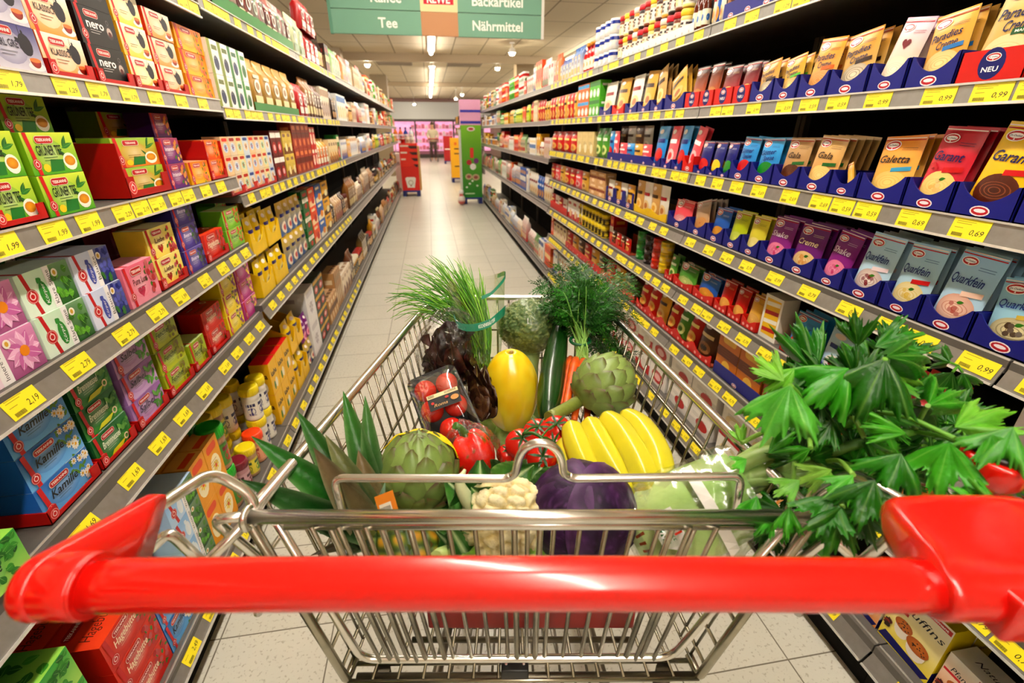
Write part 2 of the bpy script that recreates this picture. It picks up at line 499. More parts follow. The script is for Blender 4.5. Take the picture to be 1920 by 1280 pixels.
@cached
def wellness_box(kind, W, H, D):
    """wide box with a flower or herb picture and upright title"""
    bg, obj_, fl, eye, title = dict(lotus=('f0d0e4','a83a94','d878b8','e89a20','Innere Ruhe'), herb=('d4ecd4','3f9a44','3a8a30','c8d820','Klare Sinne'), iris=('d4dcf2','5a66b8','3a48a0','e8d080','Balance'), winter=('9cc8f0','e8f0f8','3a7a30','f0f4f0','Winterzeit'))[kind]
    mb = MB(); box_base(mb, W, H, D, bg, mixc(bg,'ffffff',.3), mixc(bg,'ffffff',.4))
    p = front_of(mb, W, H)
    p.rect(0, 0, W, H, mixc(bg,'ffffff',.4), bg, 1, 3)
    p.poly([(W*.20,0),(W*.27,0),(W*.15,H),(W*.08,H)], 'c8202a'); p.seal(W*.18, H*.45, H*.17)
    # a bottle-shaped blob with a curl
    p.ell(W*.40, H*.42, W*.085, H*.30, obj_, 14); p.leaf(W*.40, H*.68, W*.10, H*.16, 2.2, obj_)
    p.text('K\u00f6rper', W*.40, H*.42, H*.13, 'f4f0f4', H*.5, rot=PI/2, shear=.2)
    p.rect(W*.50, 0, W*.62, H, 'f4f2f2'); p.text(title, W*.56, H*.5, H*.16, '4a444c', H*.82, rot=PI/2)
    r = random.Random(5)
    p.rect(W*.62, 0, W, H, mixc(fl,'1a3a10',.4), mixc(fl,'ffffff',.2), 1, 3)
    if kind == 'lotus':
        for k in range(12):
            q = 2*PI*k/12; p.leaf(W*.82, H*.5, W*.19, H*.26, q, mixc('f0c4e0','c860a8',(k % 3)/2.5), 'fbe8f4')
        p.ell(W*.82, H*.5, H*.13, H*.13, eye, 10)
    elif kind in ('herb', 'winter'):
        for i in range(14): p.leaf(W*r.uniform(.66,.9), H*r.uniform(.1,.85), W*.12, H*.2, r.uniform(0,6), mixc('1c5a24','7cc040',r.random()), 'a0d868')
    else:
        for i in range(26): p.ell(W*r.uniform(.70,.95), H*r.uniform(.15,.95), H*.075, H*.08, mixc('2a3890','7a80d0',r.random()), 8)
        for i in range(5): p.leaf(W*r.uniform(.66,.9), H*r.uniform(.05,.3), W*.12, H*.12, r.uniform(0,3), '4a8a40')
    p.ell(W*.68, H*.80, H*.10, H*.10, 'f0eae0', 12); p.ell(W*.68, H*.80, H*.05, H*.06, 'd8b040', 8)
    q = top_of(mb, H); q.poly([(W*.08,0),(W*.15,0),(W*.15,D),(W*.08,D)], 'c8202a')
    return mb.mesh('tea_box', CARTON)

@cached
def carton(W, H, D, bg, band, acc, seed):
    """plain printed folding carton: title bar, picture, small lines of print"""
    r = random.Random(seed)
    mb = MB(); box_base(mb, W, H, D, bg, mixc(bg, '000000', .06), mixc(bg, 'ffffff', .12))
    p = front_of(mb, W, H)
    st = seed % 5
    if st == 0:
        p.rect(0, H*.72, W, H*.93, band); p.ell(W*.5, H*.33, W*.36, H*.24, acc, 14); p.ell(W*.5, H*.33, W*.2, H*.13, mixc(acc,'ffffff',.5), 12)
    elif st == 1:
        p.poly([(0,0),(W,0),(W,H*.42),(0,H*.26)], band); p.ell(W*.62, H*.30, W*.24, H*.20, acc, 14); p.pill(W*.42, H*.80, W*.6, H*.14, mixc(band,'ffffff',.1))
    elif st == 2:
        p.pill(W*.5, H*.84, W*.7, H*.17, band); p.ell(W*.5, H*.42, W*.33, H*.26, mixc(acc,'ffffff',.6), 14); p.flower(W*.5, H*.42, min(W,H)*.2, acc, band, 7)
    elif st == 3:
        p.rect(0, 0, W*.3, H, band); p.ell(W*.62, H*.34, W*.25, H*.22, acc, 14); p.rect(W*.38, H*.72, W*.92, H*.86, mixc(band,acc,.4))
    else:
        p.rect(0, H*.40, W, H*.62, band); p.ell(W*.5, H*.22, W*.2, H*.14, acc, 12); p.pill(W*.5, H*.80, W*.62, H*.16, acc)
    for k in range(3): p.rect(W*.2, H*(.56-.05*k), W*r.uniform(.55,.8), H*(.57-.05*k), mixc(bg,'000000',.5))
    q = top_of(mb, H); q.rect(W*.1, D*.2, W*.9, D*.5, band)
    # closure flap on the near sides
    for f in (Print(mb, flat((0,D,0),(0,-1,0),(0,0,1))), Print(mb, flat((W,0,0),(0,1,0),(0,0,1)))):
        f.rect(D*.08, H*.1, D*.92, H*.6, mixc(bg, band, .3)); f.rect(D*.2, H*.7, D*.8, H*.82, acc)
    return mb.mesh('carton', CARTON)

# ------------------------------------------------------------------ pouches, sachets, bags
def pillow(mb, W, H, T, front, back, m=0, nx=8, ny=10, seal=.1, pinch=.0):
    def t(x, y):
        u = min(max(x/W, 0), 1); v = min(max(y/H, 0), 1)
        e = math.sin(PI*u)**.55 if 0 < u < 1 else 0
        ev = 1.0
        if v > 1-seal*3: ev = max(0, (1-v-seal*.5)/(seal*2.5)) if v < 1-seal*.5 else 0
        ev = ev**.7 if ev > 0 else 0
        if v < .12: ev *= .35+.65*(v/.12)
        return T/2*e*ev+.0006
    sx = lambda x, y: x+(W/2-x)*pinch*math.sin(PI*min(max(y/H,0),1))
    mp = lambda x, y, d: (sx(x,y), T/2-t(x,y)-d, y)
    vs = []; cl = []
    for j in range(ny+1):
        for i in range(nx+1):
            x, y = W*i/nx, H*j/ny
            vs.append(mp(x, y, 0)); cl.append(front(i/nx, j/ny) if callable(front) else front)
    fs = [(j*(nx+1)+i, j*(nx+1)+i+1, (j+1)*(nx+1)+i+1, (j+1)*(nx+1)+i) for j in range(ny) for i in range(nx)]
    mb.add(vs, fs, cl, m, True)
    vs = [(sx(W*i/nx,H*j/ny), T/2+t(W*i/nx, H*j/ny), H*j/ny) for j in range(ny+1) for i in range(nx+1)]
    mb.add(vs, [f[::-1] for f in fs], back, m, True)
    return mp
def brand_oval(p, cx, cy, w):
    p.ell(cx, cy, w*.5, w*.27, 'f6f2f0', 16); p.ell(cx, cy, w*.45, w*.225, 'c8202c', 16)
    p.ell(cx, cy+w*.01, w*.36, w*.13, 'f6f2f0', 14); p.text('Dr.Oetker', cx, cy+w*.01, w*.13, '20286a', w*.62, bold=.02)
    p.poly([(cx-w*.05,cy-w*.2),(cx,cy-w*.1),(cx+w*.05,cy-w*.2)], 'f6f2f0')

# name: (top colour, bottom colour, title lines, title colour, dish colours, extra)
POUCH = {
 'almond':  ('dcc688','d0ae62', ('Paradies','Creme'), '28286a', ('f0e0b8','e0c48c'), ('1f6a38','MANDEL')),
 'para':    ('e4b860','dca848', ('Paradies','Creme'), '28286a', ('f0dca8','d8a860'), ('3a88c0','')),
 'paralemon': ('e0b050','ccb850', ('Paradies','Creme'), '28286a', ('e8e0a0','c04030'), ('6ab840','')),
 'paranut': ('e8a838','e8c080', ('Paradies','Creme'), '28286a', ('d89850','f0d0a0'), ('d87a28','')),
 'parachoc': ('dca848','d0b880', ('Paradies','Creme'), '28286a', ('e8dcc4','4a2818'), ('4a2a1c','')),
 'heart':   ('e8c8d8','f0e0b8', ('',), '6a2838', ('f0e8d8','e8c8a8'), None),
 'dark':    ('1c1418','e07828', ('',), 'd08a4a', ('d87830','7a9a38'), None),
 'rose':    ('2a1820','d83848', ('',), 'f0d8b0', ('f0d890','e8c060'), None),
 'garantred': ('c82040','e0485c', ('Garant',), '20206c', ('f4dc9c','e8c070'), ('d01c28','')),
 'garantyel': ('f0d020','ecc010', ('Garant',), '20206c', ('5a2412','8a4a2c'), ('d01c28','')),
 'galetta': ('e8a038','f0cc78', ('Galetta',), '3a2a30', ('f0d890','e0b060'), ('50a8c8','')),
 'gala':    ('d8b880','d8a868', ('Gala',), '5a4028', ('f0d8a0','e8b850'), ('2f7a3c','')),
 'galadark': ('c8a878','b89068', ('Gala',), '5a4028', ('7a4a2c','4a2814'), ('2f7a3c','')),
 'jelly':   ('40a8dc','2a86c8', ('G\u00f6tter','Speise'), '1c3c8c', ('c81c24','e03028'), None),
 'jellygreen': ('48b0e0','2a86c8', ('G\u00f6tter','Speise'), '1c3c8c', ('1f8a34','30a848'), None),
 'quark':   ('b8d8ec','d0e4f0', ('Quarkfein',), '2c4c94', ('f2ece4','8c1824'), ('e8d8dc','')),
 'quarklemon': ('b0d4e8','c8dce4', ('Quarkfein',), '2c4c94', ('ece4c8','d8b820'), ('c82830','')),
 'quarkberry': ('a8d0ea','cfe2ee', ('Quarkfein',), '2c4c94', ('f2dccc','b84828'), ('ecd0c0','')),
 'quarkvan': ('98c8e0','b8d8e4', ('Quarkfein',), '2c4c94', ('efe6c0','5a4020'), ('d8c060','')),
 'shake':   ('8a2890','a84098', ('Shake',), 'f0e0f0', ('f0b0c8','d83880'), None),
 'shakevan': ('7a2484','8a3890', ('Creme',), 'f0e0c0', ('ecdcb4','d8a048'), None),
 'lime':    ('c8d030','b8c830', ('',), '3a5a18', ('e0e080','90b830'), None),
 'lemon':   ('e0d848','d8cc60', ('',), '3a5a18', ('f0e8b0','e0c858'), None),
 'blue':    ('3a80c8','3060b0', ('',), 'f0f0f8', ('e0b050','c88030'), None),
 'rosa':    ('e85060','f08890', ('',), 'fff0f0', ('f0c8c8','d83040'), None),
 'cocoa':   ('b8b0a8','d8a870', ('',), '4a3020', ('c88850','e8c890'), None),
 'fruitred': ('2a3088','2a3088', ('',), 'f0f0f8', ('c81c24','e84838'), None),
 'fruityel': ('2a3088','2a3088', ('',), 'f0f0f8', ('f0c820','f0e060'), None),
 'fruitgreen': ('2a3088','2a3088', ('',), 'f0f0f8', ('1f8a34','60b848'), None),
 'gold':    ('d8a838','e8c468', ('',), '5a3818', ('e8c880','b87830'), None),
 'white':   ('f0ece4','e4dccc', ('',), 'a82030', ('e8d0a0','c88848'), None),
 'redsnack': ('c81c20','d83028', ('',), 'f8e8a0', ('e8c070','d89040'), None),
 'green':   ('3f8f3c','80b850', ('',), 'f0f8e0', ('d8e0a0','5a9030'), None),
 'brown':   ('5a3420','7a4a2c', ('',), 'e8d0a0', ('a87848','3a2010'), None),
 'silver':  ('c8c4bc','b4aea4', ('',), '4a2818', ('d8d0c0','8a6a48'), None),
}
@cached
def pouch(kind, W, H, T, detail=1):
    a, b, title, tc, dish, tagc = POUCH[kind]
    mb = MB()
    nx, ny = (12, 14) if detail else (5, 7)
    mp = pillow(mb, W, H, T, lambda u, v: mixc(b, a, v), mixc(a,'808080',.4), 0, nx, ny)
    p = Print(mb, mp, 0, .0011, .00005, 4)
    if detail:
        p.rect(W*.02, H*.925, W*.98, H*.94, 'c82838', nx=6); p.rect(W*.02, H*.955, W*.98, H*.968, 'f4e4dc', nx=6)
        # dish in the lower half
        p.ell(W*.5, H*.24, W*.42, H*.2, dish[0], 22, edge=mixc(dish[0], dish[1], .4))
        for k in range(3): p.ring(W*.5, H*.25, W*(.10+.09*k), W*(.125+.09*k), mixc(dish[0], dish[1] if kind != 'garantyel' else 'b87850', .55), 18, .55)
        if kind.startswith('quark') or kind in ('garantred', 'shake', 'shakevan'):
            r = random.Random(len(kind))
            for k in range(7): p.ell(W*(.48+r.uniform(-.14,.14)), H*(.26+r.uniform(-.07,.07)), W*.06, W*.055, mixc(dish[1],'ffffff',r.uniform(0,.25)), 9)
            p.leaf(W*.5, H*.33, W*.16, W*.08, .3, '4a8a30')
        if kind == 'garantred':
            r = random.Random(3)
            for k in range(8): p.ell(W*r.uniform(.12,.32), H*r.uniform(.42,.52), W*.045, W*.045, mixc('a8101c','e04050',r.random()), 9)
        if kind == 'heart': p.heart(W*.5, H*.62, W*.15, '8a1830')
        brand_oval(p, W*.28, H*.85, W*.40)
        if title[0]:
            n = len(title)
            for k, s_ in enumerate(title):
                p.text(s_, W*(.46+.08*k), H*(.66-.13*k) if n > 1 else H*.63, H*(.155 if n > 1 else .17), tc, W*(.74 if k == 0 else .5), shear=.3, rot=.09 if n > 1 else .0, bold=.012)
        if tagc:
            p.slant(W*.48, W*.92, H*.42, H*.485, H*.03, tagc[0])
            if tagc[1]: p.text(tagc[1], W*.70, H*.468, H*.04, 'f4f4e8', W*.36, rot=.07, bold=.02)
        for k in range(2): p.rect(W*.56, H*(.80-.03*k), W*.9, H*(.807-.03*k), mixc(tc, a, .3), nx=3)
    else:
        p.ell(W*.5, H*.27, W*.36, H*.18, dish[0], 12); p.ell(W*.5, H*.27, W*.2, H*.1, dish[1], 10)
        p.ell(W*.35, H*.86, W*.2, H*.06, 'f2e8e4', 10); p.rect(W*.15, H*.58, W*.85, H*.68, tc, nx=4)
    return mb.mesh('sachet', FOIL)

@cached
def coffee_bag(W, H, D, a, b, band):
    """soft brick bag with a folded crest"""
    mb = MB(); n = 10; vs = []; cl = []
    prof = [(0,1,1),(.04,1.02,1.02),(.4,1.04,1.05),(.72,1.0,1.0),(.80,.98,.62),(.88,.97,.16),(1,.97,.10)]
    ring = []
    for k in range(16):
        q = 2*PI*k/16; c, s_ = math.cos(q), math.sin(q)
        ring.append((math.copysign(abs(c)**.35, c), math.copysign(abs(s_)**.35, s_)))
    for z, sx, sy in prof:
        for x, y in ring:
            vs.append((W/2+x*sx*W/2, D/2+y*sy*D/2, z*H)); cl.append(mixc(b, a, z))
    fs = [(i*16+k, i*16+(k+1) % 16, (i+1)*16+(k+1) % 16, (i+1)*16+k) for i in range(len(prof)-1) for k in range(16)]
    mb.add(vs, fs, cl, 0, True)
    mb.face([(len(prof)-1)*16+k for k in range(16)], a)
    p = Print(mb, lambda x, y, d: (x, -D*.025-.001-d, y), 0, .0005)
    p.rect(W*.12, H*.10, W*.88, H*.30, band); p.ell(W*.5, H*.48, W*.30, H*.13, mixc(band,'ffffff',.6), 12); p.ell(W*.5, H*.48, W*.2, H*.08, mixc(a,'301000',.5), 10)
    p.rect(W*.2, H*.63, W*.8, H*.69, mixc(band,'ffffff',.3))
    return mb.mesh('bag', FOIL)

# ------------------------------------------------------------------ trays
@cached
def tray(W, fh, D, col, style, logo, bh):
    """open display carton; style 'dip' = curved front, 'lip' = square notch, 'flat' = straight"""
    mb = MB(); th = .0025
    inn = mixc(col, '9a7a58', .55)
    mb.box(0, 0, 0, W, D, th, inn)
    # front panel outline
    xs = [W*i/16 for i in range(17)]
    def top(x):
        u = x/W; st = style.strip('_')
        if st == 'dip': return fh*(1-.52*max(0, math.sin(PI*min(max((u-.06)/.88,0),1)))**.8)
        if st in ('lip', 'tall'): return fh if (u < .17 or u > .83) else fh*.36
        if st == 'wave': return fh*(.8+.2*math.cos(2*PI*u))
        return fh
    if style.strip('_') in ('lip', 'tall'): xs = [0, W*.169, W*.171, W*.829, W*.831, W]
    v = [(x, 0, 0) for x in xs]+[(x, 0, top(x)) for x in xs]+[(x, th, 0) for x in xs]+[(x, th, top(x)) for x in xs]
    n = len(xs); fs = []
    for i in range(n-1):
        fs += [(i, i+1, n+i+1, n+i), (2*n+i+1, 2*n+i, 3*n+i, 3*n+i+1), (n+i, n+i+1, 3*n+i+1, 3*n+i)]
    mb.add(v, fs, col)
    for x0, x1 in (((0, th), (W-th, W)) if style[0] != '_' else ()):
        sf = bh if style == 'tall' else fh
        vs = [(x0,0,0),(x1,0,0),(x1,D,0),(x0,D,0),(x0,0,sf),(x1,0,sf),(x1,D,bh),(x0,D,bh)]
        mb.add(vs, [(0,1,5,4),(1,2,6,5),(2,3,7,6),(3,0,4,7),(4,5,6,7)], col)
    mb.box(0, D-th, 0, W, D, bh, inn)
    p = front_of(mb)
    if logo == 'oval':
        w = min(W*.34, fh*.6); p.ell(W*.5, fh*.20, w*.5, w*.27, 'f0e8ec', 14); p.ell(W*.5, fh*.20, w*.43, w*.21, 'c03040', 12); p.ell(W*.5, fh*.21, w*.3, w*.1, 'f0e8ec', 10)
    elif logo == 'seal': p.seal(W*.10, fh*.5, min(fh*.36, W*.08), 'd83a38')
    elif logo == 'neu':
        r = fh*.44
        p.ell(W*.5, fh*.56, r*.95, r*1.1, '20287a', 20); brand_oval(p, W*.5, fh*.56+r*.45, r*1.1)
        p.text('NEU', W*.5, fh*.56-r*.38, r*.5, 'f4f2f4', r*1.2, bold=.02)
    elif logo == 'spots':
        for k in range(3): p.ell(W*(.2+.3*k), fh*.3, fh*.16, fh*.14, 'f0b8b0', 10)
    return mb.mesh('display_tray', CARTON)

# ------------------------------------------------------------------ jars, tins, bottles: parts (body, lid)
@cached
def jar_parts(R, H, body, lid, lab, acc):
    mb = MB()
    prof = [(R*.86,0),(R*.95,H*.03),(R*.95,H*.10),(R*.92,H*.12),(R*.92,H*.60),(R*.95,H*.62),(R*.95,H*.72),(R*.82,H*.78)]
    mb.lathe(prof, [body,body,body,lab,lab,body,body,body], 22)
    def mp(x, y, d):
        q = -PI/2+x/R
        return ((R*.935+d)*math.cos(q), (R*.935+d)*math.sin(q), y)
    p = Print(mb, mp, 0, .0008)
    p.rect(-R*2.6, H*.14, R*2.6, H*.58, lab, nx=18)
    for x in (-1.35, 0, 1.35):
        p.ell(R*x, H*.30, R*.45, H*.12, acc, 12); p.rect(R*(x-.5), H*.44, R*(x+.5), H*.53, mixc(acc,'202040',.5), nx=4)
        for k in range(2): p.rect(R*(x-.45), H*(.17+.02*k), R*(x+.45), H*(.178+.02*k), mixc(acc,'000000',.3), nx=3)
    m1 = mb.mesh('body', PLASTIC)
    mb = MB()
    vs = []
    lp = [(R*.98,H*.76),(R,H*.77),(R,H*.95),(R*.96,H*.99),(R*.80,H),(R*.76,H*.985)]
    mb.lathe(lp, lid, 30)
    for k in range(30):
        q = 2*PI*k/30
        c, s_ = math.cos(q), math.sin(q)
        mb.tube([(R*1.0*c,R*1.0*s_,H*.775),(R*1.0*c,R*1.0*s_,H*.94)], R*.03, lid, 4)
    m2 = mb.mesh('lid', PLASTIC)
    return m1, m2
@cached
def tin(R, H, body, band, acc):
    mb = MB()
    mb.lathe([(R*.96,0),(R,H*.02),(R,H*.97),(R*.96,H)], body, 16)
    def mp(x, y, d):
        q = -PI/2+x/R
        return ((R+d)*math.cos(q), (R+d)*math.sin(q), y)
    p = Print(mb, mp, 0, .0012)
    p.rect(-R*3, H*.62, R*3, H*.85, band, nx=14)
    for x in (-1.6, 0, 1.6): p.ell(R*x, H*.35, R*.55, H*.16, acc, 10)
    return mb.mesh('tin', GLOSS)
@cached
def bottle(R, H, glass, lab, cap):
    mb = MB()
    mb.lathe([(R*.9,0),(R,H*.03),(R,H*.58),(R*.75,H*.68),(R*.36,H*.78),(R*.34,H*.9),(R*.40,H*.9),(R*.40,H),(R*.3,H)],
             [glass]*6+[cap]*3, 14)
    def mp(x, y, d):
        q = -PI/2+x/R
        return ((R+d)*math.cos(q), (R+d)*math.sin(q), y)
    p = Print(mb, mp, 0, .001)
    p.rect(-R*2.6, H*.14, R*2.6, H*.48, lab, nx=12)
    for x in (-1.4, 0, 1.4): p.ell(R*x, H*.3, R*.4, H*.08, cap, 9)
    return mb.mesh('bottle', GLOSS)
# ================================================================== the room
def node_mat(name, fn, rough=.5, spec=.5):
    if name in MATS: return MATS[name]
    m = bpy.data.materials.new(name); m.use_nodes = True
    b = m.node_tree.nodes['Principled BSDF']; b.inputs['Roughness'].default_value = rough; b.inputs['Specular IOR Level'].default_value = spec
    fn(m.node_tree.nodes, m.node_tree.links, b); MATS[name] = m
    return m
TILE = .33
def floor_nodes(n, l, b):
    tc = n.new('ShaderNodeTexCoord')
    br = n.new('ShaderNodeTexBrick'); br.offset = 0; br.squash = 1
    br.inputs['Scale'].default_value = 1; br.inputs['Brick Width'].default_value = TILE; br.inputs['Row Height'].default_value = TILE
    br.inputs['Mortar Size'].default_value = .0022; br.inputs['Mortar Smooth'].default_value = .2; br.inputs['Bias'].default_value = 0
    br.inputs['Color1'].default_value = C('cbc7ba'); br.inputs['Color2'].default_value = C('c5c1b3'); br.inputs['Mortar'].default_value = C('6a6152')
    mp = n.new('ShaderNodeMapping'); mp.inputs['Location'].default_value = (.06, .265, 0)
    l.new(tc.outputs['Object'], mp.inputs[0]); l.new(mp.outputs[0], br.inputs['Vector'])
    # terrazzo flecks
    no = n.new('ShaderNodeTexNoise'); no.inputs['Scale'].default_value = 95; no.inputs['Detail'].default_value = 2
    l.new(tc.outputs['Object'], no.inputs['Vector'])
    cr = n.new('ShaderNodeValToRGB'); cr.color_ramp.elements[0].position = .58; cr.color_ramp.elements[1].position = .68
    cr.color_ramp.elements[0].color = (0,0,0,1); cr.color_ramp.elements[1].color = (1,1,1,1)
    l.new(no.outputs['Fac'], cr.inputs[0])
    mx = n.new('ShaderNodeMix'); mx.data_type = 'RGBA'; mx.inputs['B'].default_value = C('8f8672')
    ml = n.new('ShaderNodeMath'); ml.operation = 'MULTIPLY'; ml.inputs[1].default_value = .55
    l.new(cr.outputs[0], ml.inputs[0]); l.new(ml.outputs[0], mx.inputs['Factor']); l.new(br.outputs['Color'], mx.inputs['A'])
    n2 = n.new('ShaderNodeTexNoise'); n2.inputs['Scale'].default_value = 2.2; n2.inputs['Detail'].default_value = 6
    l.new(tc.outputs['Object'], n2.inputs['Vector'])
    mr = n.new('ShaderNodeMapRange'); mr.inputs['To Min'].default_value = .86; mr.inputs['To Max'].default_value = 1.08
    l.new(n2.outputs['Fac'], mr.inputs['Value'])
    vm = n.new('ShaderNodeVectorMath'); vm.operation = 'SCALE'; l.new(mx.outputs['Result'], vm.inputs[0]); l.new(mr.outputs[0], vm.inputs['Scale'])
    l.new(vm.outputs[0], b.inputs['Base Color'])
    m3 = n.new('ShaderNodeMapRange'); m3.inputs['To Min'].default_value = .24; m3.inputs['To Max'].default_value = .42
    l.new(n2.outputs['Fac'], m3.inputs['Value']); l.new(m3.outputs[0], b.inputs['Roughness'])
def ceil_nodes(n, l, b):
    tc = n.new('ShaderNodeTexCoord')
    br = n.new('ShaderNodeTexBrick'); br.offset = 0
    br.inputs['Scale'].default_value = 1; br.inputs['Brick Width'].default_value = .625; br.inputs['Row Height'].default_value = 1.25
    br.inputs['Mortar Size'].default_value = .012
    br.inputs['Color1'].default_value = C('d6c8ae'); br.inputs['Color2'].default_value = C('cfc1a6'); br.inputs['Mortar'].default_value = C('8f7f68')
    l.new(tc.outputs['Object'], br.inputs['Vector']); l.new(br.outputs['Color'], b.inputs['Base Color'])
FLOOR = node_mat('speckled_floor_tiles', floor_nodes, .3)
CEILM = node_mat('ceiling_tiles', ceil_nodes, .8, .2)
WALLM = mat('plain_wall', .8, base='b8aa94', noise_amt=.05)

ROOM = (-7.0, 8.0, -4.0, 30.0)
CEIL = 3.0
def slab(name, x0, y0, z0, x1, y1, z1, m, colr='ffffff'):
    mb = MB(); mb.box(x0, y0, z0, x1, y1, z1, colr); o = mb.build(name, m); return struct(o)
slab('floor', ROOM[0], ROOM[2], -.1, ROOM[1], ROOM[3], 0, FLOOR)
slab('ceiling', ROOM[0], ROOM[2], CEIL, ROOM[1], ROOM[3], CEIL+.1, CEILM)
slab('wall_left', ROOM[0]-.1, ROOM[2], 0, ROOM[0], ROOM[3], CEIL, WALLM)
slab('wall_right', ROOM[1], ROOM[2], 0, ROOM[1]+.1, ROOM[3], CEIL, WALLM)
slab('wall_back', ROOM[0], ROOM[2]-.1, 0, ROOM[1], ROOM[2], CEIL, WALLM)
slab('wall_front', ROOM[0], ROOM[3], 0, ROOM[1], ROOM[3]+.1, CEIL, WALLM)
COLM = mat('beige_column_paint', .7, base='8f7d64', noise_amt=.06)
for k, (x, y, w) in enumerate(((-1.95, 12.2, .42), (-1.45, 17.5, .5), (2.5, 13.5, .45))):
    slab('column', x-w/2, y-w/2, 0, x+w/2, y+w/2, CEIL, COLM)
TRIMM = mat('ceiling_beam_paint', .7, base='a08d72')
for y, h in ((12.6, .16), (19.5, .14)):
    slab('trim_%d' % int(y), ROOM[0], y, CEIL-h, ROOM[1], y+.12, CEIL, TRIMM)
VENTM = mat('grey_vent', .6, base='7d6f60')
for x in (-.75, 1.05):
    mb = MB(); mb.box(x-.45, 13.4, CEIL-.02, x+.45, 14.6, CEIL, '7d6f60')
    for k in range(9): mb.box(x-.43, 13.45+.128*k, CEIL-.035, x+.43, 13.49+.128*k, CEIL-.02, '5e5245')
    tag(mb.build('ceiling_vent', VENTM), 'grey slatted air vent in the ceiling %s the strip light' % ('left of' if x < 0 else 'right of'), 'vent', 'ceiling vents')

# ------------------------------------------------------------------ lamps
TUBE = mat('lit_fluorescent_tube', .4, base='ffffff', emit='fff6e8', estr=30)
TUBEW = mat('lit_tube_over_neighbour_aisle', .4, base='ffffff', emit='fff3e0', estr=14)
TUBEF = mat('lit_tube_far_down', .4, base='ffffff', emit='fff6e8', estr=15)
HOUS = mat('white_lamp_housing', .5, base='e8e4da')
SPOTM = mat('lit_spot_bulb', .4, base='ffffff', emit='fff0d0', estr=260)
def strip_light(x, y0, y1, label, m=TUBE, w=.075):
    t = thing('strip_light', label, 'ceiling lamp', (x, (y0+y1)/2, CEIL-.001), 0, 'fluorescent strip lights')
    L = (y1-y0)/2
    mb = MB(); mb.box(-w*.9, -L, -.05, w*.9, L, 0, 'e8e4da'); mb.build('housing', HOUS, t)
    mb = MB(); mb.tube([(0,-L+.02,-.075),(0,L-.02,-.075)], w*.55, 'ffffff', 12); mb.build('tube', m, t)
    return t
strip_light(.17, -3.6, .2, 'fluorescent strip light over the aisle behind the shopper')
strip_light(.17, .6, 4.4, 'fluorescent strip light over the aisle above the trolley')
strip_light(.17, 4.9, 8.4, 'fluorescent strip light over the aisle just behind the green sign')
strip_light(.17, 8.9, 11.9, 'short white strip light showing under the green hanging sign', TUBEF)
strip_light(.22, 15.2, 26.5, 'long white strip light running on towards the meat counter', TUBEF)
for x in (-3.1, 3.4):
    side = 'tea' if x < 0 else 'baking'
    for k, (a, b) in enumerate(((-3, 2.5), (3.2, 8.7), (9.4, 15), (16, 26))):
        strip_light(x, a, b, '%s strip light over the next aisle beyond the %s shelves' % (('first','second','third','fourth')[k], side), TUBEW)
def spot(x, y, z, label):
    t = thing('ceiling_spotlight', label, 'spotlight', (x, y, CEIL), 0, 'ceiling spotlights')
    d = CEIL-z
    mb = MB(); mb.lathe([(.05,-.02),(.05,0)], 'ddd8cc', 12); mb.tube([(0,0,-.02),(0,0,-d+.10)], .012, 'ddd8cc', 6)
    mb.lathe([(.03,-d+.11),(.06,-d+.08),(.07,-d+.02)], 'ddd8cc', 14, capt=False); mb.build('spot_arm', HOUS, t)
    mb = MB(); mb.lathe([(.0,-d-.03),(.03,-d-.022),(.05,-d),(.05,-d+.02)], 'ffffff', 14, capb=False); mb.build('bulb', SPOTM, t)
spot(-1.30, 13.0, 2.78, 'glowing ceiling spotlight above the far coffee shelves')
spot(1.76, 10.8, 2.80, 'glowing ceiling spotlight just under the right end of the green sign')
spot(1.80, 13.3, 2.80, 'glowing ceiling spotlight beyond the end of the baking shelves')
spot(.19, 13.1, 2.78, 'glowing ceiling spotlight between the two strip lights')
spot(1.45, 21.5, 2.72, 'small far spotlight, the higher of the pair over the green display')
spot(1.25, 22.5, 2.62, 'small far spotlight, the lower of the pair over the green display')
spot(-.62, 27.3, 2.62, 'small far spotlight in front of the white counter fascia')

# ------------------------------------------------------------------ the hanging aisle sign
SIGNM = mat('sign_panel', .55, spec=.2)
sg = thing('aisle_sign', 'green hanging aisle sign naming coffee, tea and baking goods', 'sign', (.165, 5.0, 2.17))
def sign_part(name, x0, x1, z0, z1, colr, words=None, fn=None, th=.03):
    mb = MB(); mb.box(x0, 0, z0, x1, th, z1, colr)
    p = Print(mb, flat((x0,0,z0),(1,0,0),(0,0,1)), 0, .001)
    if words: p.text(words, (x1-x0)*.62 if x0 < 0 else (x1-x0)*.47, (z1-z0)*.5, .105, 'f6f4ea', bold=.02)
    if fn: fn(p)
    return mb.build(name, SIGNM, sg)
ROWH = .178
for r, (a, b) in enumerate((('Tee','N\u00e4hrmittel'),('Kaffee','Backartikel'))):
    z0 = .004+r*(ROWH+.006)
    sign_part('panel', -.92, -.165, z0, z0+ROWH, '6f9c86', a)
    sign_part('panel', .163, .92, z0, z0+ROWH, '6f9c86', b)
sign_part('centre_panel', -.163, .161, .004, .004+ROWH, 'b5825c')
def rw(p):
    p.rect(.03, .055, .29, .135, 'c01c34'); p.text('REWE', .16, .095, .085, 'f6f0ea', .2, bold=.03)
sign_part('centre_panel', -.163, .161, .004+ROWH+.002, .004+2*ROWH, 'e0cf9c', None, rw)
mb = MB()
mb.box(-.92, 0, .37, .92, .03, .40, 'c8c0b0'); mb.box(.92, -.004, 0, .945, .034, .40, 'd8d4cc'); mb.box(-.945, -.004, 0, -.92, .034, .40, '5a8a74')
for x in (-.7, .7): mb.tube([(x,.015,.40),(x,.015,CEIL-2.17)], .004, 'c8c0b0', 6)
mb.build('frame', SIGNM, sg)

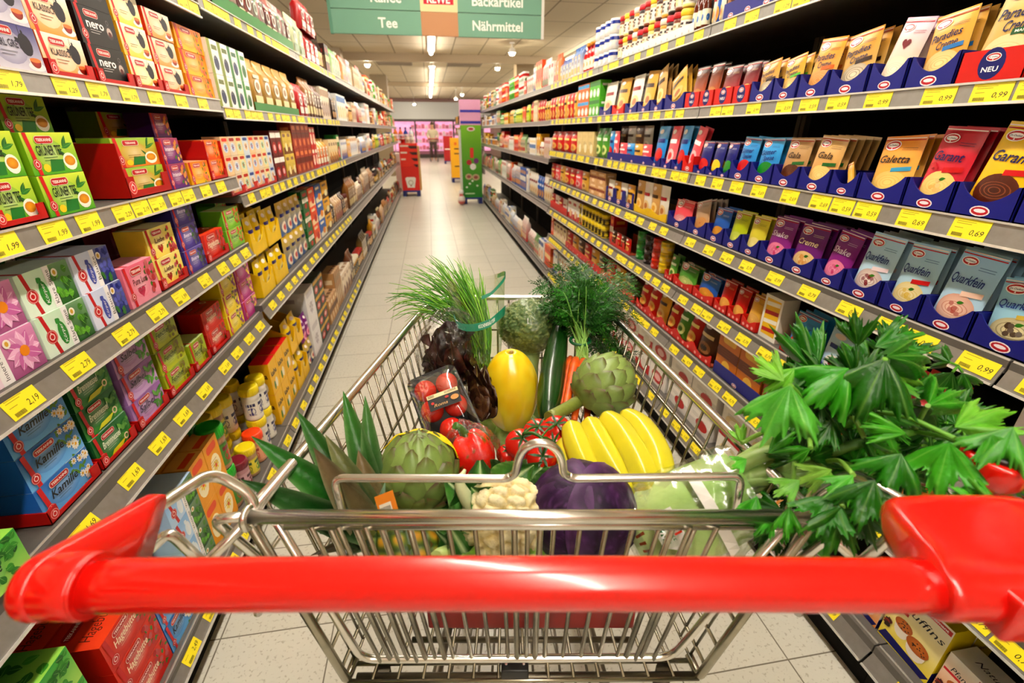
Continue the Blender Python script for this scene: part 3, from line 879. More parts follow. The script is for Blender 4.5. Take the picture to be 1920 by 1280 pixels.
# ------------------------------------------------------------------ the meat counter at the end of the aisle
FASC = mat('white_fascia', .6, base='cfd2d6')
CASEM = mat('dark_case_trim', .5, base='4a3f3a')
PINK = mat('pink_lit_counter_back', .6, base='f0b0c8', emit='f09cc4', estr=.45, noise_amt=.3, noise_scale=4)
mc = thing('meat_counter', 'pink lit refrigerated meat counter under a white fascia at the aisle end', 'counter', (.3, 28.9, 0))
mb = MB(); mb.box(-3.2, 0, 1.98, 3.2, .5, 2.82, 'cfd2d6')
p = Print(mb, flat((-3.2,0,1.98),(1,0,0),(0,0,1)), 0, .004, .0005); 
for k in range(24): p.rect(1.75+k*.125, .34, 1.83+k*.125, .56-.06*(k % 3 == 1), 'e0c8a8')
mb.build('fascia', FASC, mc)
mb = MB(); mb.box(-3.2, .4, .35, 3.2, .5, 1.98, 'f0b0c8'); mb.build('lit_back', PINK, mc)
mb = MB(); mb.box(-3.2, 0, 0, 3.2, .55, .18, '4a3f3a'); mb.box(-3.2, .0, 1.86, 3.2, .1, 1.98, '4a3f3a')
for x in (-1.0, .05, 1.1): mb.box(x-.04, 0, .18, x+.04, .1, 1.86, '5a4a44')
mb.build('case_trim', CASEM, mc)
MEATM = mat('wrapped_meat', .35)
for sh in range(4):
    mb = MB(); mb.box(-3.1, .04, .42+.36*sh, 3.1, .42, .44+.36*sh, 'd8c8cc'); mb.build('glass_shelf', MEATM, mc)
rm = random.Random(3)
for sh in range(4):
    for k in range(13):
        x = -1.15+.19*k
        mb = MB(); mb.box(-.08, 0, 0, .08, .2, .16+.06*(k % 2), mixc('f0b8d0', rm.choice(['c02848','f4e4ee','e87898','d83860']), .7))
        o = mb.build('meat_pack', MEATM, None, (.3+x, 29.03, .4405+.36*sh))
        tag(o, 'small wrapped meat pack, number %s along the %s counter shelf' % (('one two three four five six seven eight nine ten eleven twelve thirteen'.split())[k], ('lowest','second','third','highest')[sh]), 'meat pack', 'packs in the meat counter')
# ================================================================== shelving
XL, XR = -.7045, 1.039
DEPTH = .47
ORD = 'zeroth first second third fourth fifth sixth seventh eighth ninth tenth eleventh twelfth thirteenth fourteenth fifteenth sixteenth seventeenth eighteenth nineteenth twentieth'.split()
ORD += ['twenty-'+ORD[k] for k in range(1, 10)]+['thirtieth']+['thirty-'+ORD[k] for k in range(1, 10)]+['fortieth']
RAILM = mat('price_rail_metal', .38, metal=.55, spec=.6, noise_amt=.10, noise_scale=60)
RAILP = mat('price_rail_print', .35)
TAGM = mat('yellow_price_tag', .45, gamma=1.15)
BOARD = mat('grey_shelf_board', .55, base='57524d', noise_amt=.06)
_tags = {}
def tag_mesh(price, w=.072, h=.036, colr='f4e22a'):
    k = (price, w, h, colr)
    if k in _tags: return _tags[k]
    mb = MB(); mb.box(-w/2, 0, -h/2, w/2, .0008, h/2, colr)
    p = Print(mb, flat((-w/2,0,-h/2),(1,0,0),(0,0,1)), 0, .0001)
    if price:
        p.text(price, w*.74, h*.36, h*.40, '2a2410', w*.36, shear=.2)
        for j in range(2): p.rect(w*.10, h*(.82-.1*j), w*(.62-.1*j), h*(.85-.1*j), 'b09c20')
        p.rect(w*.10, h*.50, w*.34, h*.53, 'b09c20')
        r = random.Random(5); x = w*.10
        while x < w*.40:
            b_ = w*r.uniform(.006, .014); p.rect(x, h*.08, x+b_, h*.26, '4a4214'); x += b_*2
    else:
        p.rect(w*.55, h*.3, w*.85, h*.52, 'a8961c'); p.rect(w*.1, h*.7, w*.6, h*.8, 'c4b020')
    _tags[k] = mb.mesh('price_tag', TAGM); return _tags[k]

class Shelf:
    def __init__(s, side, bay, lvl, n, z, yf, ya, yb):
        s.side, s.bay, s.lvl, s.n, s.z, s.yf, s.ya, s.yb = side, bay, lvl, n, z, yf, ya, yb
        s.items = []
        s.X = (XL-yf) if side == 'L' else (XR+yf)
        s.rot = PI/2 if side == 'L' else -PI/2
    def Y(s, px, dy=0, dz=0):
        X = s.X-dy if s.side == 'L' else s.X+dy
        return ypx(px, X, s.z+dz)
    def at(s, Yl, dy=0, dz=0):
        return (s.X-dy if s.side == 'L' else s.X+dy, Yl, s.z+dz)
SH = {}
GOND = {'L': 'tea', 'R': 'baking'}
def gondola_bay(side, bay, y0, levels, tags=True, prices=None, length=1.25):
    """levels: (z of the shelf top, rail height, rail lean in degrees), bottom first"""
    rot = PI/2 if side == 'L' else -PI/2
    loc = (XL, y0, 0) if side == 'L' else (XR, y0+length, 0)
    word = GOND[side]
    t = thing('shelving_bay', '%s bay of grey %s shelving along the %s side of the aisle' % (ORD[bay+1], word, 'left' if side == 'L' else 'right'), 'shelving', loc, rot, 'grey %s shelving bays' % word)
    top = levels[-1][0]+.32
    L = length
    mb = MB(); mb.box(0.001, DEPTH+.006, 0, L-.001, DEPTH+.03, min(top, 2.1), '141210'); mb.build('back_panel', DARKSTEEL, t)
    mb = MB()
    for x in (.014, L-.014):
        mb = MB(); mb.box(x-.011, DEPTH-.02, 0, x+.011, DEPTH+.004, min(top, 2.1), '2a2826'); mb.build('upright', STEEL, t)
    mb = MB(); mb.box(0.001, .045, 0, L-.001, .06, levels[0][0]-.07, '2a2624'); mb.build('kick_plate', DARKSTEEL, t)
    r = random.Random(bay*31+(5 if side == 'L' else 77))
    for k, (z, h, lean) in enumerate(levels):
        a = math.radians(lean)
        yt = h*math.sin(a)
        mb = MB(); mb.box(.002, .004+yt*.5, z-.026, L-.002, DEPTH, z, '6f6862')
        sb = mb.build('shelf_board', BOARD, t)
        # price rail: a leaning strip, highlights painted into the lips above and below
        up = Vector((0, math.sin(a), math.cos(a))); n = Vector((0, -math.cos(a), math.sin(a)))
        base = Vector((0, 0, z+.002-h*math.cos(a)))
        mb = MB()
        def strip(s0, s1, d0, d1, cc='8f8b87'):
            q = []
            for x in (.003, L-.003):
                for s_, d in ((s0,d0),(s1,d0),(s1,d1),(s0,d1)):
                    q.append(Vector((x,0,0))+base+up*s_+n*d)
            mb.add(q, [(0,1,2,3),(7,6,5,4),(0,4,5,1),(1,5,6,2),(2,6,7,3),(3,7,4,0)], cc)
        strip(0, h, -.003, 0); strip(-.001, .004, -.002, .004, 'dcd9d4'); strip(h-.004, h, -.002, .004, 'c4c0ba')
        # joint hook at the end of the rail
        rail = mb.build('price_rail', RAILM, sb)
        x = r.uniform(.02, .09)
        th = min(.040, h-.008)
        while x < L-.076:
            pr = prices[k] if prices and k < len(prices) else ['']
            tm = tag_mesh(r.choice(pr), .070, th, 'f4e22a' if r.random() > .12 or side == 'R' or bay != 2 or k > 1 else '58d878')
            if tags:
                o = obj('price_tag', tm, rail); o.location = Vector((x+.035,0,0))+base+up*(h*.5)+n*.0012
                o.rotation_euler = (-a, 0, 0)
            x += .070+r.choice([.006, .03, .05, .05, .075]) if lean < 12 or side == 'R' else .070+r.choice([.04, .055, .07, .09])
        SH[(side, bay, k)] = Shelf(side, bay, k, len(levels), z+.001, yt+.012, y0, y0+length)
    return t
LV_L1 = [(.155,.055,32),(.718,.080,28),(1.003,.056,20),(1.247,.044,8),(1.497,.040,4),(1.772,.040,2)]
LV_L2 = [(.155,.055,32),(.742,.070,26),(1.178,.045,8),(1.476,.040,4),(1.80,.040,2)]
LV_R1 = [(.175,.075,30),(.51,.060,28),(.755,.060,26),(1.003,.058,22),(1.243,.046,10),(1.483,.040,4),(1.75,.040,2)]
LV_R3 = [(.155,.055,30),(.76,.055,24),(1.17,.045,10),(1.48,.040,4),(1.75,.040,2)]
PL1 = [['2,49','1,89'], ['1,69'], ['2,79','2,19','1,99'], ['1,99','2,29','2,19'], ['1,79','1,29'], ['3,49']]
PR1 = [['1,49','1,99'], ['0,79','1,19'], ['0,79','0,99'], ['0,99','0,79'], ['0,69','0,59'], ['0,59','0,99'], ['1,29']]
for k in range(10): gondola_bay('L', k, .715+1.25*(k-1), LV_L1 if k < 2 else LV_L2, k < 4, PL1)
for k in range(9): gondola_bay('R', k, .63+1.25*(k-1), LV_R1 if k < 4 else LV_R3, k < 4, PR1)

SHELFWORD = {5: ['bottom','second-lowest','middle','second-highest','top'], 6: ['bottom','second-lowest','third-lowest','third-highest','second-highest','top'], 7: ['bottom','second-lowest','third-lowest','middle','third-highest','second-highest','top']}
def reg(s, o, desc, cat, pos, group, Yc):
    s.items.append((Yc, o, desc, cat, pos, group))
def finish_labels():
    for (side, bay, lvl), s in SH.items():
        its = sorted(s.items, key=lambda q: q[0])
        cols = []
        for q in its:
            if not cols or q[0]-cols[-1][0] > .012: cols.append([q[0], []])
            cols[-1][1].append(q)
        for i, (yc, qs) in enumerate(cols):
            for (Y_, o, desc, cat, pos, group) in qs:
                for f_ in ('%s, %s%s from the near end, %s shelf, %s %s bay', '%s, %s%s from near end, %s shelf, %s %s bay', '%s, %s%s along, %s shelf, %s %s bay'):
                    lab = f_ % (desc, pos+' ' if pos else '', ORD[min(i+1, 40)], SHELFWORD[s.n][lvl], 'nearest' if bay == 0 else ORD[bay+1], GOND[side])
                    if len(lab.split()) <= 16: break
                tag(o, lab, cat, group)

OCC = []
def place(s, me, name, Yl, W, desc, cat, group, dy=0, dz=0, pos='', tilt=0, roll=0, yaw=0, key=0):
    if isinstance(me, tuple):
        o = thing(name, 'x', cat)
        for k, m in enumerate(me): obj(m.name.split('.')[0], m, o)
    else:
        o = obj(name, me)
    o.location = s.at(Yl, dy, dz); o.rotation_euler = (tilt, roll, s.rot+yaw)
    sg_ = 1 if s.side == 'L' else -1
    if dy < .06:
        ww = W or .08; a_ = Yl if W else Yl-.04
        OCC.append((s.side, s.z+dz, a_ if s.side == 'L' or not W else a_-ww, a_+ww if s.side == 'L' or not W else a_))
    reg(s, o, desc, cat, pos, group, Yl+sg_*W/2)
    return o
LEVELW = {1: [''], 2: ['lower','upper'], 3: ['lowest','middle','topmost'], 4: ['lowest','second','third','topmost'], 5: ['lowest','second','third','fourth','topmost'], 6: ['lowest','second','third','fourth','fifth','topmost']}
def stack(s, pa, pb, mk, n, h, desc, cat, group, name, dy=0, tr=None, dz=0, gap=.001, posx='', W=None, jit=.0, D=.07, lean=0, edge=0):
    """a stack of n copies between columns pa and pb of the picture of that shelf; tr = display tray colour"""
    Ya = s.Y(pa, dy); 
    if W is None:
        Yb = s.Y(pb, dy); W = abs(Yb-Ya)-.003
    sg_ = 1 if s.side == 'L' else -1
    z0 = dz
    if tr:
        tw = W+.002
        o = place(s, tray(round(tw,3), tr.get('fh',.03), tr.get('D',.16), tr['col'], tr.get('style','lip'), tr.get('logo','seal'), tr.get('bh',.035)), 'display_tray', Ya, tw, tr.get('desc','red cardboard display tray'), 'display tray', 'display trays', dy-.003, z0)
        z0 += .0028
    out = []
    for k in range(n):
        me = mk(round(W-.005 if tr else W, 3), h, D)
        j = 0 if tr else rnd.uniform(-jit, jit)
        o = place(s, me, name, Ya+sg_*(.003 if tr else 0)+j, W, desc, cat, group, dy+(.0045 if tr else 0)+rnd.uniform(0,.004)*(k > 0), z0+k*(h+gap), (posx+' ' if posx else '')+LEVELW[n][k] if n > 1 or posx else '')
        out.append(o)
    return out
# ================================================================== filling the near shelves
L = lambda b, k: SH[('L', b, k)]
R_ = lambda b, k: SH[('R', b, k)]
RED = dict(col='c41f18', desc='low red display tray')
TG = {'grey':'grey earl grey tea box','classic':'orange and white teapot box','nero':'black tea box','yellow':'yellow and white teapot box','orange':'red and white teapot box','green':'bright green tea box','greenfruit':'green and orange tea box','purple':'purple tea box','sun':'sunny yellow tea box','tanger':'orange tea box','pink':'pink fruit tea box','love':'yellow heart tea box','violet':'violet berry tea box','red':'red rosehip tea box','lime':'light green tea box','camomile':'blue chamomile tea box','nettle':'dark green nettle tea box','sage':'lilac sage tea box','fennel':'yellow-green fennel tea box','mint':'green peppermint tea box','mallow':'magenta tea packet','canary':'yellow tea packet'}
def tea(s, pa, pb, kind, n, h=.072, tr=None, dy=0, dz=0, D=.07, posx='', W=None):
    return stack(s, pa, pb, lambda w, h_, d: tea_box(kind, w, h_, d), n, h, TG[kind], 'tea box', kind+' tea boxes', 'tea_box', dy, tr, dz, .001, posx, W, .001, D)
def well(s, pa, pb, kind, n, h=.082, dy=0, dz=0, D=.09, posx='', W=None):
    d = dict(lotus='pink lotus tea box', herb='pale green herb tea box', iris='pale blue flower tea box')[kind]
    return stack(s, pa, pb, lambda w, h_, d_: wellness_box(kind, w, h_, d_), n, h, d, 'tea box', kind+' tea boxes', 'tea_box', dy, None, dz, .001, posx, W, .001, D)
# ---- first full tea bay, from the top down
s = L(1,4)
tea(s, -150, -20, 'grey', 3, .076); 
tea(s, -18, 93, 'grey', 3, .076)
tea(s, 96, 181, 'classic', 3, .074, RED)
tea(s, 186, 255, 'nero', 3, .074, RED)
tea(s, 257, 308, 'yellow', 3, .070, RED)
tea(s, 310, 356, 'orange', 3, .066, RED)
tea(s, 358, 405, 'sun', 3, .066, None, .015)
s = L(1,3)
tea(s, -130, -5, 'green', 2, .074, RED)
tea(s, -3, 92, 'green', 2, .074, RED)
tea(s, 98, 182, 'green', 2, .074)
tea(s, -40, 60, 'green', 3, .072, None, .095, posx='back')
tea(s, 70, 152, 'green', 3, .072, None, .095, posx='back')
tea(s, 190, 240, 'red', 2, .060, None, .185, posx='back')
tea(s, 245, 322, 'greenfruit', 2, .066, dict(col='b81008', desc='tall-sided red display tray', D=.17, bh=.125, fh=.05, style='tall'))
tea(s, 225, 290, 'greenfruit', 3, .066, None, .18, posx='back')
tea(s, 323, 357, 'purple', 2, .066, None)
tea(s, 318, 348, 'purple', 3, .066, None, .085, posx='back')
tea(s, 361, 397, 'sun', 1, .064)
tea(s, 398, 427, 'tanger', 2, .060, dict(col='c41f18', desc='tall-sided red display tray', D=.15, bh=.12, style='tall'))
s = L(1,2)
well(s, -260, -95, 'lotus', 2, .080); well(s, -92, 92, 'lotus', 2, .080)
well(s, 96, 181, 'herb', 2, .080)
well(s, 20, 130, 'herb', 3, .070, .10, posx='back')
well(s, 184, 246, 'iris', 2, .080)
tea(s, 250, 304, 'pink', 1, .098)
tea(s, 235, 282, 'pink', 3, .070, None, .17, posx='back')
tea(s, 306, 354, 'love', 2, .078, RED)
tea(s, 300, 338, 'love', 3, .070, None, .095, posx='back')
tea(s, 356, 390, 'violet', 3, .069)
tea(s, 391, 430, 'red', 1, .085, RED)
tea(s, 432, 460, 'lime', 2, .068)
tea(s, 420, 438, 'lime', 3, .066, None, .09, posx='back')
s = L(1,1)
tea(s, 95, 190, 'camomile', 3, .072, RED)
tea(s, 194, 258, 'nettle', 3, .070, RED)
tea(s, 263, 318, 'sage', 3, .070, RED)
tea(s, 322, 366, 'fennel', 3, .066, RED)
tea(s, 369, 397, 'fennel', 1, .085, RED)
tea(s, 372, 400, 'red', 3, .066, None, .10, posx='back')
tea(s, 400, 432, 'red', 2, .070, RED)
tea(s, 434, 460, 'canary', 3, .072)
tea(s, 462, 485, 'mallow', 3, .072)
# ---- the bay nearest the camera, only its far end is in view
s = L(0,1)
Wm = .15
def nearbox(s, Ynear, W, kind, n, h, D=.1, dy=0, tr=None, posx=''):
    for k in range(n):
        place(s, tea_box(kind, W, h, D), 'tea_box', Ynear, W, TG[kind], 'tea box', kind+' tea boxes', dy, k*(h+.001)+(.005 if dy < 0 else 0), (posx+' ' if posx else '')+LEVELW[n][k] if n > 1 or posx else posx)
nearbox(s, .556, .15, 'mint', 1, .078, .1, -.034)
nearbox(s, .395, .155, 'mint', 1, .078, .1, -.034)
s = L(0,0)
nearbox(s, .556, .15, 'mint', 4, .087, .11)
nearbox(s, .400, .15, 'mint', 4, .087, .11)
nearbox(s, .556, .15, 'red', 4, .087, .11, .116, None, 'back')
s = L(1,0)
nearbox(s, .758, .155, 'red', 3, .087, .11)
nearbox(s, .758, .155, 'red', 3, .087, .11, .116, None, 'back')
nearbox(s, .917, .115, 'camomile', 2, .087, .09)
nearbox(s, 1.034, .052, 'fennel', 2, .075, .09)
def herbbox(Yl, n, dy):
    for k in range(n):
        place(s, wellness_box('winter', .15, .082, .11), 'tea_box', Yl, .15, 'light blue winter herb tea box', 'tea box', 'light blue herb tea boxes', dy, k*.083, LEVELW[n][k] if n > 1 else '')
herbbox(1.090, 4, .012); 
for k in range(4): place(s, wellness_box('winter', .15, .082, .11), 'tea_box', 1.090, .15, 'light blue winter herb tea box', 'tea box', 'light blue herb tea boxes', .13, k*.083, 'back '+LEVELW[4][k])
for j in range(2):
    for k in range(2):
        place(s, carton(.095,.165,.07,'f0b020','e86418','f4d848',7), 'carton', 1.246+.098*j, .095, 'tall yellow and orange drink carton', 'carton', 'yellow and orange cartons', .02, k*.166, LEVELW[2][k])
        place(s, carton(.095,.165,.07,'f0b020','e86418','f4d848',7), 'carton', 1.246+.098*j, .095, 'tall yellow and orange drink carton', 'carton', 'yellow and orange cartons', .10, k*.166, 'back '+LEVELW[2][k])
def jar(s, Yc, R, H, body, lid, lab, acc, n, dy, desc):
    for k in range(n):
        o = place(s, jar_parts(R, H, body, lid, lab, acc), 'drink_powder_jar', Yc, .0, desc, 'jar', 'drink powder jars', dy+R, k*(H+.001), ((LEVELW[n][k]) if n > 1 else '')+(' back' if dy > .06 else ''))
jar(s, 1.468, .042, .17, 'b08a6a', '28b428', '5a9a3a', 'c83020', 2, .01, 'jar with a bright green lid')
jar(s, 1.50, .040, .17, 'b08a6a', '28b428', '5a9a3a', 'c83020', 2, .11, 'jar with a bright green lid')
jar(s, 1.556, .036, .13, 'c89aa0', '8a1838', 'd8b0b8', '8a1838', 1, .004, 'jar with a dark red lid')
for i, yc in enumerate((1.575, 1.655)):
    jar(s, yc, .037, .155, 'b89a78', 'f0dc20', 'e8dc50', '5a9a3a', 2, .09, 'jar with a yellow lid')
jar(s, 1.64, .036, .13, 'b89a78', 'f0dc20', 'e8dc50', '5a9a3a', 1, .004, 'jar with a yellow lid')
jar(s, 1.73, .037, .135, 'd8a888', 'f05818', 'e8b090', 'd83818', 1, .004, 'jar with an orange lid')
for i, yc in enumerate((1.735, 1.815, 1.895)):
    jar(s, yc, .037, .150, 'e8e4dc', 'f0dc20', 'ece8e0', '3a3a8a', 2, .085 if i == 0 else .012, 'white jar with a yellow lid')
jar(s, 1.86, .037, .150, 'e8e4dc', 'f0dc20', 'ece8e0', '3a3a8a', 2, .10, 'white jar with a yellow lid')

# ---- second tea bay
def row(s, pa, pb, n, mk, name, desc, cat, group, levels=1, h=.1, dy=0, dz=0, D=.07, tilt=0, posx='', fill=.97, gap=.001, tilts=None, rolls=None):
    """n items side by side between two columns of the picture"""
    Ya, Yb = s.Y(pa, dy), s.Y(pb, dy); w = (Yb-Ya)/n
    for i in range(n):
        for k in range(levels):
            W = round(abs(w)*fill, 3)
            o = place(s, mk(W, h, D, i), name, Ya+w*i, W, desc if isinstance(desc, str) else desc[i % len(desc)], cat, group, dy, dz+k*(h+gap)+.05*abs(tilt), (posx+' ' if posx else '')+(LEVELW[levels][k] if levels > 1 else ''),
                      tilts[i % len(tilts)] if tilts else tilt, rolls[i % len(rolls)] if rolls else 0)
def trays(s, pa, pb, n, col, fh, style_, logo, D=.16, bh=.05, dy=-.003, desc='cardboard display tray'):
    Ya, Yb = s.Y(pa, dy), s.Y(pb, dy); w = (Yb-Ya)/n
    for i in range(n):
        place(s, tray(round(abs(w)-.001,3), fh, D, col, '_'+style_, logo, bh), 'display_tray', Ya+w*i, abs(w), desc, 'display tray', 'display trays', dy, 0)
def cb(cols):
    return lambda W, h, D, i: carton(W, h, D, *cols[i % len(cols)])
def bags(cols):
    return lambda W, h, D, i: coffee_bag(W, h, D, *cols[i % len(cols)])
def pou(kinds, T=.022, det=0):
    return lambda W, h, D, i: pouch(kinds[i % len(kinds)], W, h, T, det)
GOLD = [('c8a868','8a6a38','3f7a3c'),('b89058','7a5a30','3f7a3c'),('d8c090','9a7a48','3f7a3c')]
s = L(2,4)
trays(s, 400, 552, 6, '2f8a3c', .05, 'flat', '', .2, .06, desc='green cardboard coffee tray')
row(s, 401, 550, 12, bags([('a84a38','5a2818','e8e0d0'),('b8b0a8','6a4a38','3f8a3c'),('d8b8b8','7a5a50','2f6a34'),('8a2c24','3a1a14','e8d8b8')]), 'coffee_bag', 'red-brown coffee bag in green tray', 'coffee bag', 'coffee bags', 1, .19, .010, .004, .06)
row(s, 553, 575, 2, bags([('d8dcc0','a8b088','3f7a3c')]), 'coffee_bag', 'pale green coffee bag', 'coffee bag', 'coffee bags', 1, .20, .004, 0, .06)
row(s, 576, 600, 3, bags([('c01820','a81418','f0e8e0')]), 'coffee_bag', 'red coffee bag', 'coffee bag', 'coffee bags', 2, .17, .004, 0, .06)
s = L(2,3)
row(s, 414, 478, 4, cb([('f0efe8','98a030','3a4a70',3),('f2f0ea','8a9a38','2a3a60',3),('eef0ea','3f8a48','384878',3),('f0f0ec','4a9a48','3f7a48',3)]), 'carton', 'white carton with a green block', 'carton', 'white coffee cartons', 2, .105, .003, 0, .12)
row(s, 482, 560, 5, bags([('d8b060','8a7030','e8d8a8')]), 'coffee_bag', 'shiny gold coffee bag', 'coffee bag', 'coffee bags', 1, .205, .012, .003, .06, fill=.9)
trays(s, 481, 562, 4, '3f8f4c', .035, 'flat', '', .2, .04, desc='green cardboard coffee tray')
row(s, 564, 580, 2, bags([('c82028','a8141c','f0e0d8')]), 'coffee_bag', 'red coffee bag', 'coffee bag', 'coffee bags', 1, .17, .004, 0, .06)
s = L(2,2)
SMALL = [('e8c8a0','d83828','5a8ac0',2),('e0d0b8','b03828','88a0c8',2),('e8d8a8','c84030','5aa050',2),('d0d8e0','3a5a9a','d8a030',2)]
trays(s, 436, 520, 4, 'c02a20', .03, 'lip', 'seal', .14, .04, desc='red cardboard display tray')
row(s, 437, 519, 8, cb(SMALL), 'carton', 'small colourful single-portion carton', 'carton', 'small drink cartons', 3, .065, .010, .004, .06)
row(s, 522, 540, 2, cb([('7a2420','f0e8e0','c02020',0)]), 'carton', 'dark red and white carton', 'carton', 'dark red cartons', 2, .11, .006)
row(s, 542, 558, 2, cb([('d8c060','8a5a28','f0e0b0',1)]), 'carton', 'pale yellow carton', 'carton', 'pale yellow cartons', 2, .11, .006)
row(s, 560, 590, 4, cb([('a84428','7a2c18','d88a58',4)]), 'carton', 'brick-red coffee carton', 'carton', 'brick-red cartons', 2, .13, .006)
s = L(2,1)
# tall yellow display boxes with chocolate drink packets
def ydisplay(s, Yl, W, H, z=0, desc='yellow'):
    t = place(s, tray(W, H*.42, .17, 'f0d014', 'wave', '', H), 'display_tray', Yl, W, 'tall yellow cardboard display box', 'display tray', 'yellow display boxes', 0, z)
YB = [('f0d820','e8c414',('',),'3a2a80',('e8dca0','5a3a8a'),None)]
POUCH['yellowbag'] = YB[0]; POUCH['bluebag'] = ('e8c838','3a78c0',('',),'20307a',('f0e8d8','c82828'),None)
for i, (a, b) in enumerate(((494, 517), (519, 541))):
    for k in range(2 if i else 2):
        Ya, Yb = s.Y(a), s.Y(b); W = abs(Yb-Ya)-.004
        place(s, tray(round(W,3), .095, .16, 'efcf12', 'dip', '', .17), 'display_tray', Ya, W, 'tall yellow cardboard display box', 'display tray', 'yellow display boxes', -.003, k*.178, LEVELW[2][k])
        for j in range(2):
            place(s, pouch('yellowbag', round(W*.46,3), .15, .03, 0), 'drink_powder_bag', Ya+.006+W*.48*j, W*.46, 'yellow bag of drink powder', 'bag', 'bags of drink powder', .004, k*.178+.004, LEVELW[2][k])
            place(s, pouch('yellowbag', round(W*.46,3), .15, .03, 0), 'drink_powder_bag', Ya+.006+W*.48*j, W*.46, 'yellow bag of drink powder', 'bag', 'bags of drink powder', .05, k*.178+.004, 'back '+LEVELW[2][k])
row(s, 544, 580, 4, pou(['bluebag'], .03), 'drink_powder_bag', 'blue and yellow bag of drink powder', 'bag', 'bags of drink powder', 2, .165, .006, 0)
row(s, 582, 592, 1, cb([('2f7a40','e8e4d8','c83828',4)]), 'carton', 'green drink carton', 'carton', 'upright drink cartons', 3, .11, .006)
row(s, 593, 603, 1, cb([('e86420','f0d8b0','c82820',1)]), 'carton', 'orange drink carton', 'carton', 'upright drink cartons', 3, .11, .006)
row(s, 604, 614, 1, cb([('3a78c0','f0e8d0','e8a030',1)]), 'carton', 'blue drink carton', 'carton', 'upright drink cartons', 3, .11, .006)
row(s, 615, 625, 1, cb([('e8b820','6a4018','f0e8c0',1)]), 'carton', 'golden drink carton', 'carton', 'upright drink cartons', 3, .11, .006)
s = L(2,0)
def kaba(W, h, D):
    k = ('kaba', W, h, D)
    if k in _G: return _G[k]
    mb = MB(); box_base(mb, W, h, D, 'eec418', 'e8ba14', 'd8201c')
    for p in (front_of(mb), Print(mb, flat((0,D,0),(0,-1,0),(0,0,1)))):
        w = W if p.mp(1,0,0)[0] > .5 else D
        p.text('kaba', w*.5, h*.62, h*.24, '4a2410', w*.7, bold=.03); p.ell(w*.6, h*.25, w*.16, h*.16, 'f4ecd8', 10); p.ell(w*.35, h*.22, w*.1, h*.14, '3f8a30', 10)
    _G[k] = mb.mesh('carton', CARTON); return _G[k]
for i, yl in enumerate((1.98, 2.085, 2.19)):
    for k in range(2): place(s, kaba(.10, .155, .08), 'drink_powder_carton', yl, .1, 'golden cocoa drink carton with red lid', 'carton', 'cocoa drink cartons', .016, k*.156, LEVELW[2][k])
for i, yl in enumerate((2.30, 2.42)):
    for k in range(2):
        place(s, tray(.115, .11, .2, 'eec814', 'dip', '', .2), 'display_tray', yl, .115, 'tall yellow cardboard display box', 'display tray', 'yellow display boxes', .01, k*.202, LEVELW[2][k])
        place(s, pouch('yellowbag', .10, .16, .05, 0), 'drink_powder_bag', yl+.007, .1, 'yellow bag of drink powder', 'bag', 'bags of drink powder', .02, k*.202+.004, LEVELW[2][k])
for yl in (2.55, 2.62):
    for k in range(2): place(s, pouch('shake' if k else 'bluebag', .065, .15, .04, 0), 'drink_powder_bag', yl, .065, 'purple drink bag' if k else 'blue drink bag', 'bag', 'bags of drink powder', .012, k*.152, LEVELW[2][k])
for k in range(2): place(s, carton(.20,.2,.3,'e4e2e2','d0ccd0','b8b0b8',2), 'appliance_box', 2.70, .2, 'big white appliance carton', 'carton', 'white appliance cartons', .012, k*.201, LEVELW[2][k])
for i, yl in enumerate((2.91, 3.04)):
    for k in range(4): place(s, carton(.125,.10,.3,'1c4a34','d8b030','c83020',0), 'coffee_pad_box', yl, .125, 'dark green coffee pad carton', 'carton', 'dark green coffee cartons', .012, k*.101, LEVELW[4][k])

# ---- first full baking bay
BLUE = '2a2f8e'
def pouches(s, pa, pb, kind, h, desc, n_deep=3, col=BLUE, style='dip', logo='oval', fh=.062, W=None, lean=.12, roll=0, T=.018, over=1.0, det=1, up=.004, lift=0, desc_t='blue cardboard display tray'):
    """a display tray between two columns with a file of sachets leaning back in it"""
    Ya, Yb = s.Y(pa), s.Y(pb); W = abs(Yb-Ya)-.002
    sg_ = 1 if s.side == 'L' else -1
    if col: place(s, tray(round(W,3), fh, .16, col, style, logo, fh*.9), 'display_tray', Ya, W, desc_t, 'display tray', 'display trays', -.004, 0)
    w = round(W*min(.90, .86*over)-fh*abs(math.sin(roll)), 3)
    sh_ = fh*.5*math.sin(-roll)
    for k in range(n_deep):
        kd = .007+k*.0232
        rl = roll+rnd.uniform(-.02,.02)*(k > 0)
        place(s, pouch(kind, w, h, T, det if k < 2 else 0), 'dessert_sachet', Ya+sg_*((W-w)/2+sh_), w, desc, 'sachet', desc+' files', kd, up+.003+lift+max(0, w*math.sin(rl)), '' if k == 0 else ORD[k]+' behind', -lean+rnd.uniform(-.012,.012), rl)
s = R_(1,5)
NEU = dict(col='d42a1c', style='flat', logo='neu', fh=.055, desc_t='red cardboard display tray with blue badge')
pouches(s, 1338, 1372, 'rose', .12, 'pink and black sachet', 2, **NEU)
pouches(s, 1373, 1404, 'rose', .12, 'pink and black sachet', 2, **NEU)
pouches(s, 1405, 1446, 'parachoc', .105, 'beige cream dessert sachet', 2, roll=-.14)
pouches(s, 1447, 1492, 'paralemon', .105, 'lemon cream dessert sachet', 3, roll=-.16)
pouches(s, 1494, 1548, 'paranut', .135, 'orange cream dessert sachet', 2, roll=.05)
pouches(s, 1550, 1622, 'parachoc', .13, 'chocolate flake cream dessert sachet', 3, roll=-.12)
pouches(s, 1624, 1694, 'heart', .135, 'pink sachet with a heart', 2, roll=.14)
pouches(s, 1696, 1788, 'para', .13, 'golden cream dessert sachet', 4, roll=-.12)
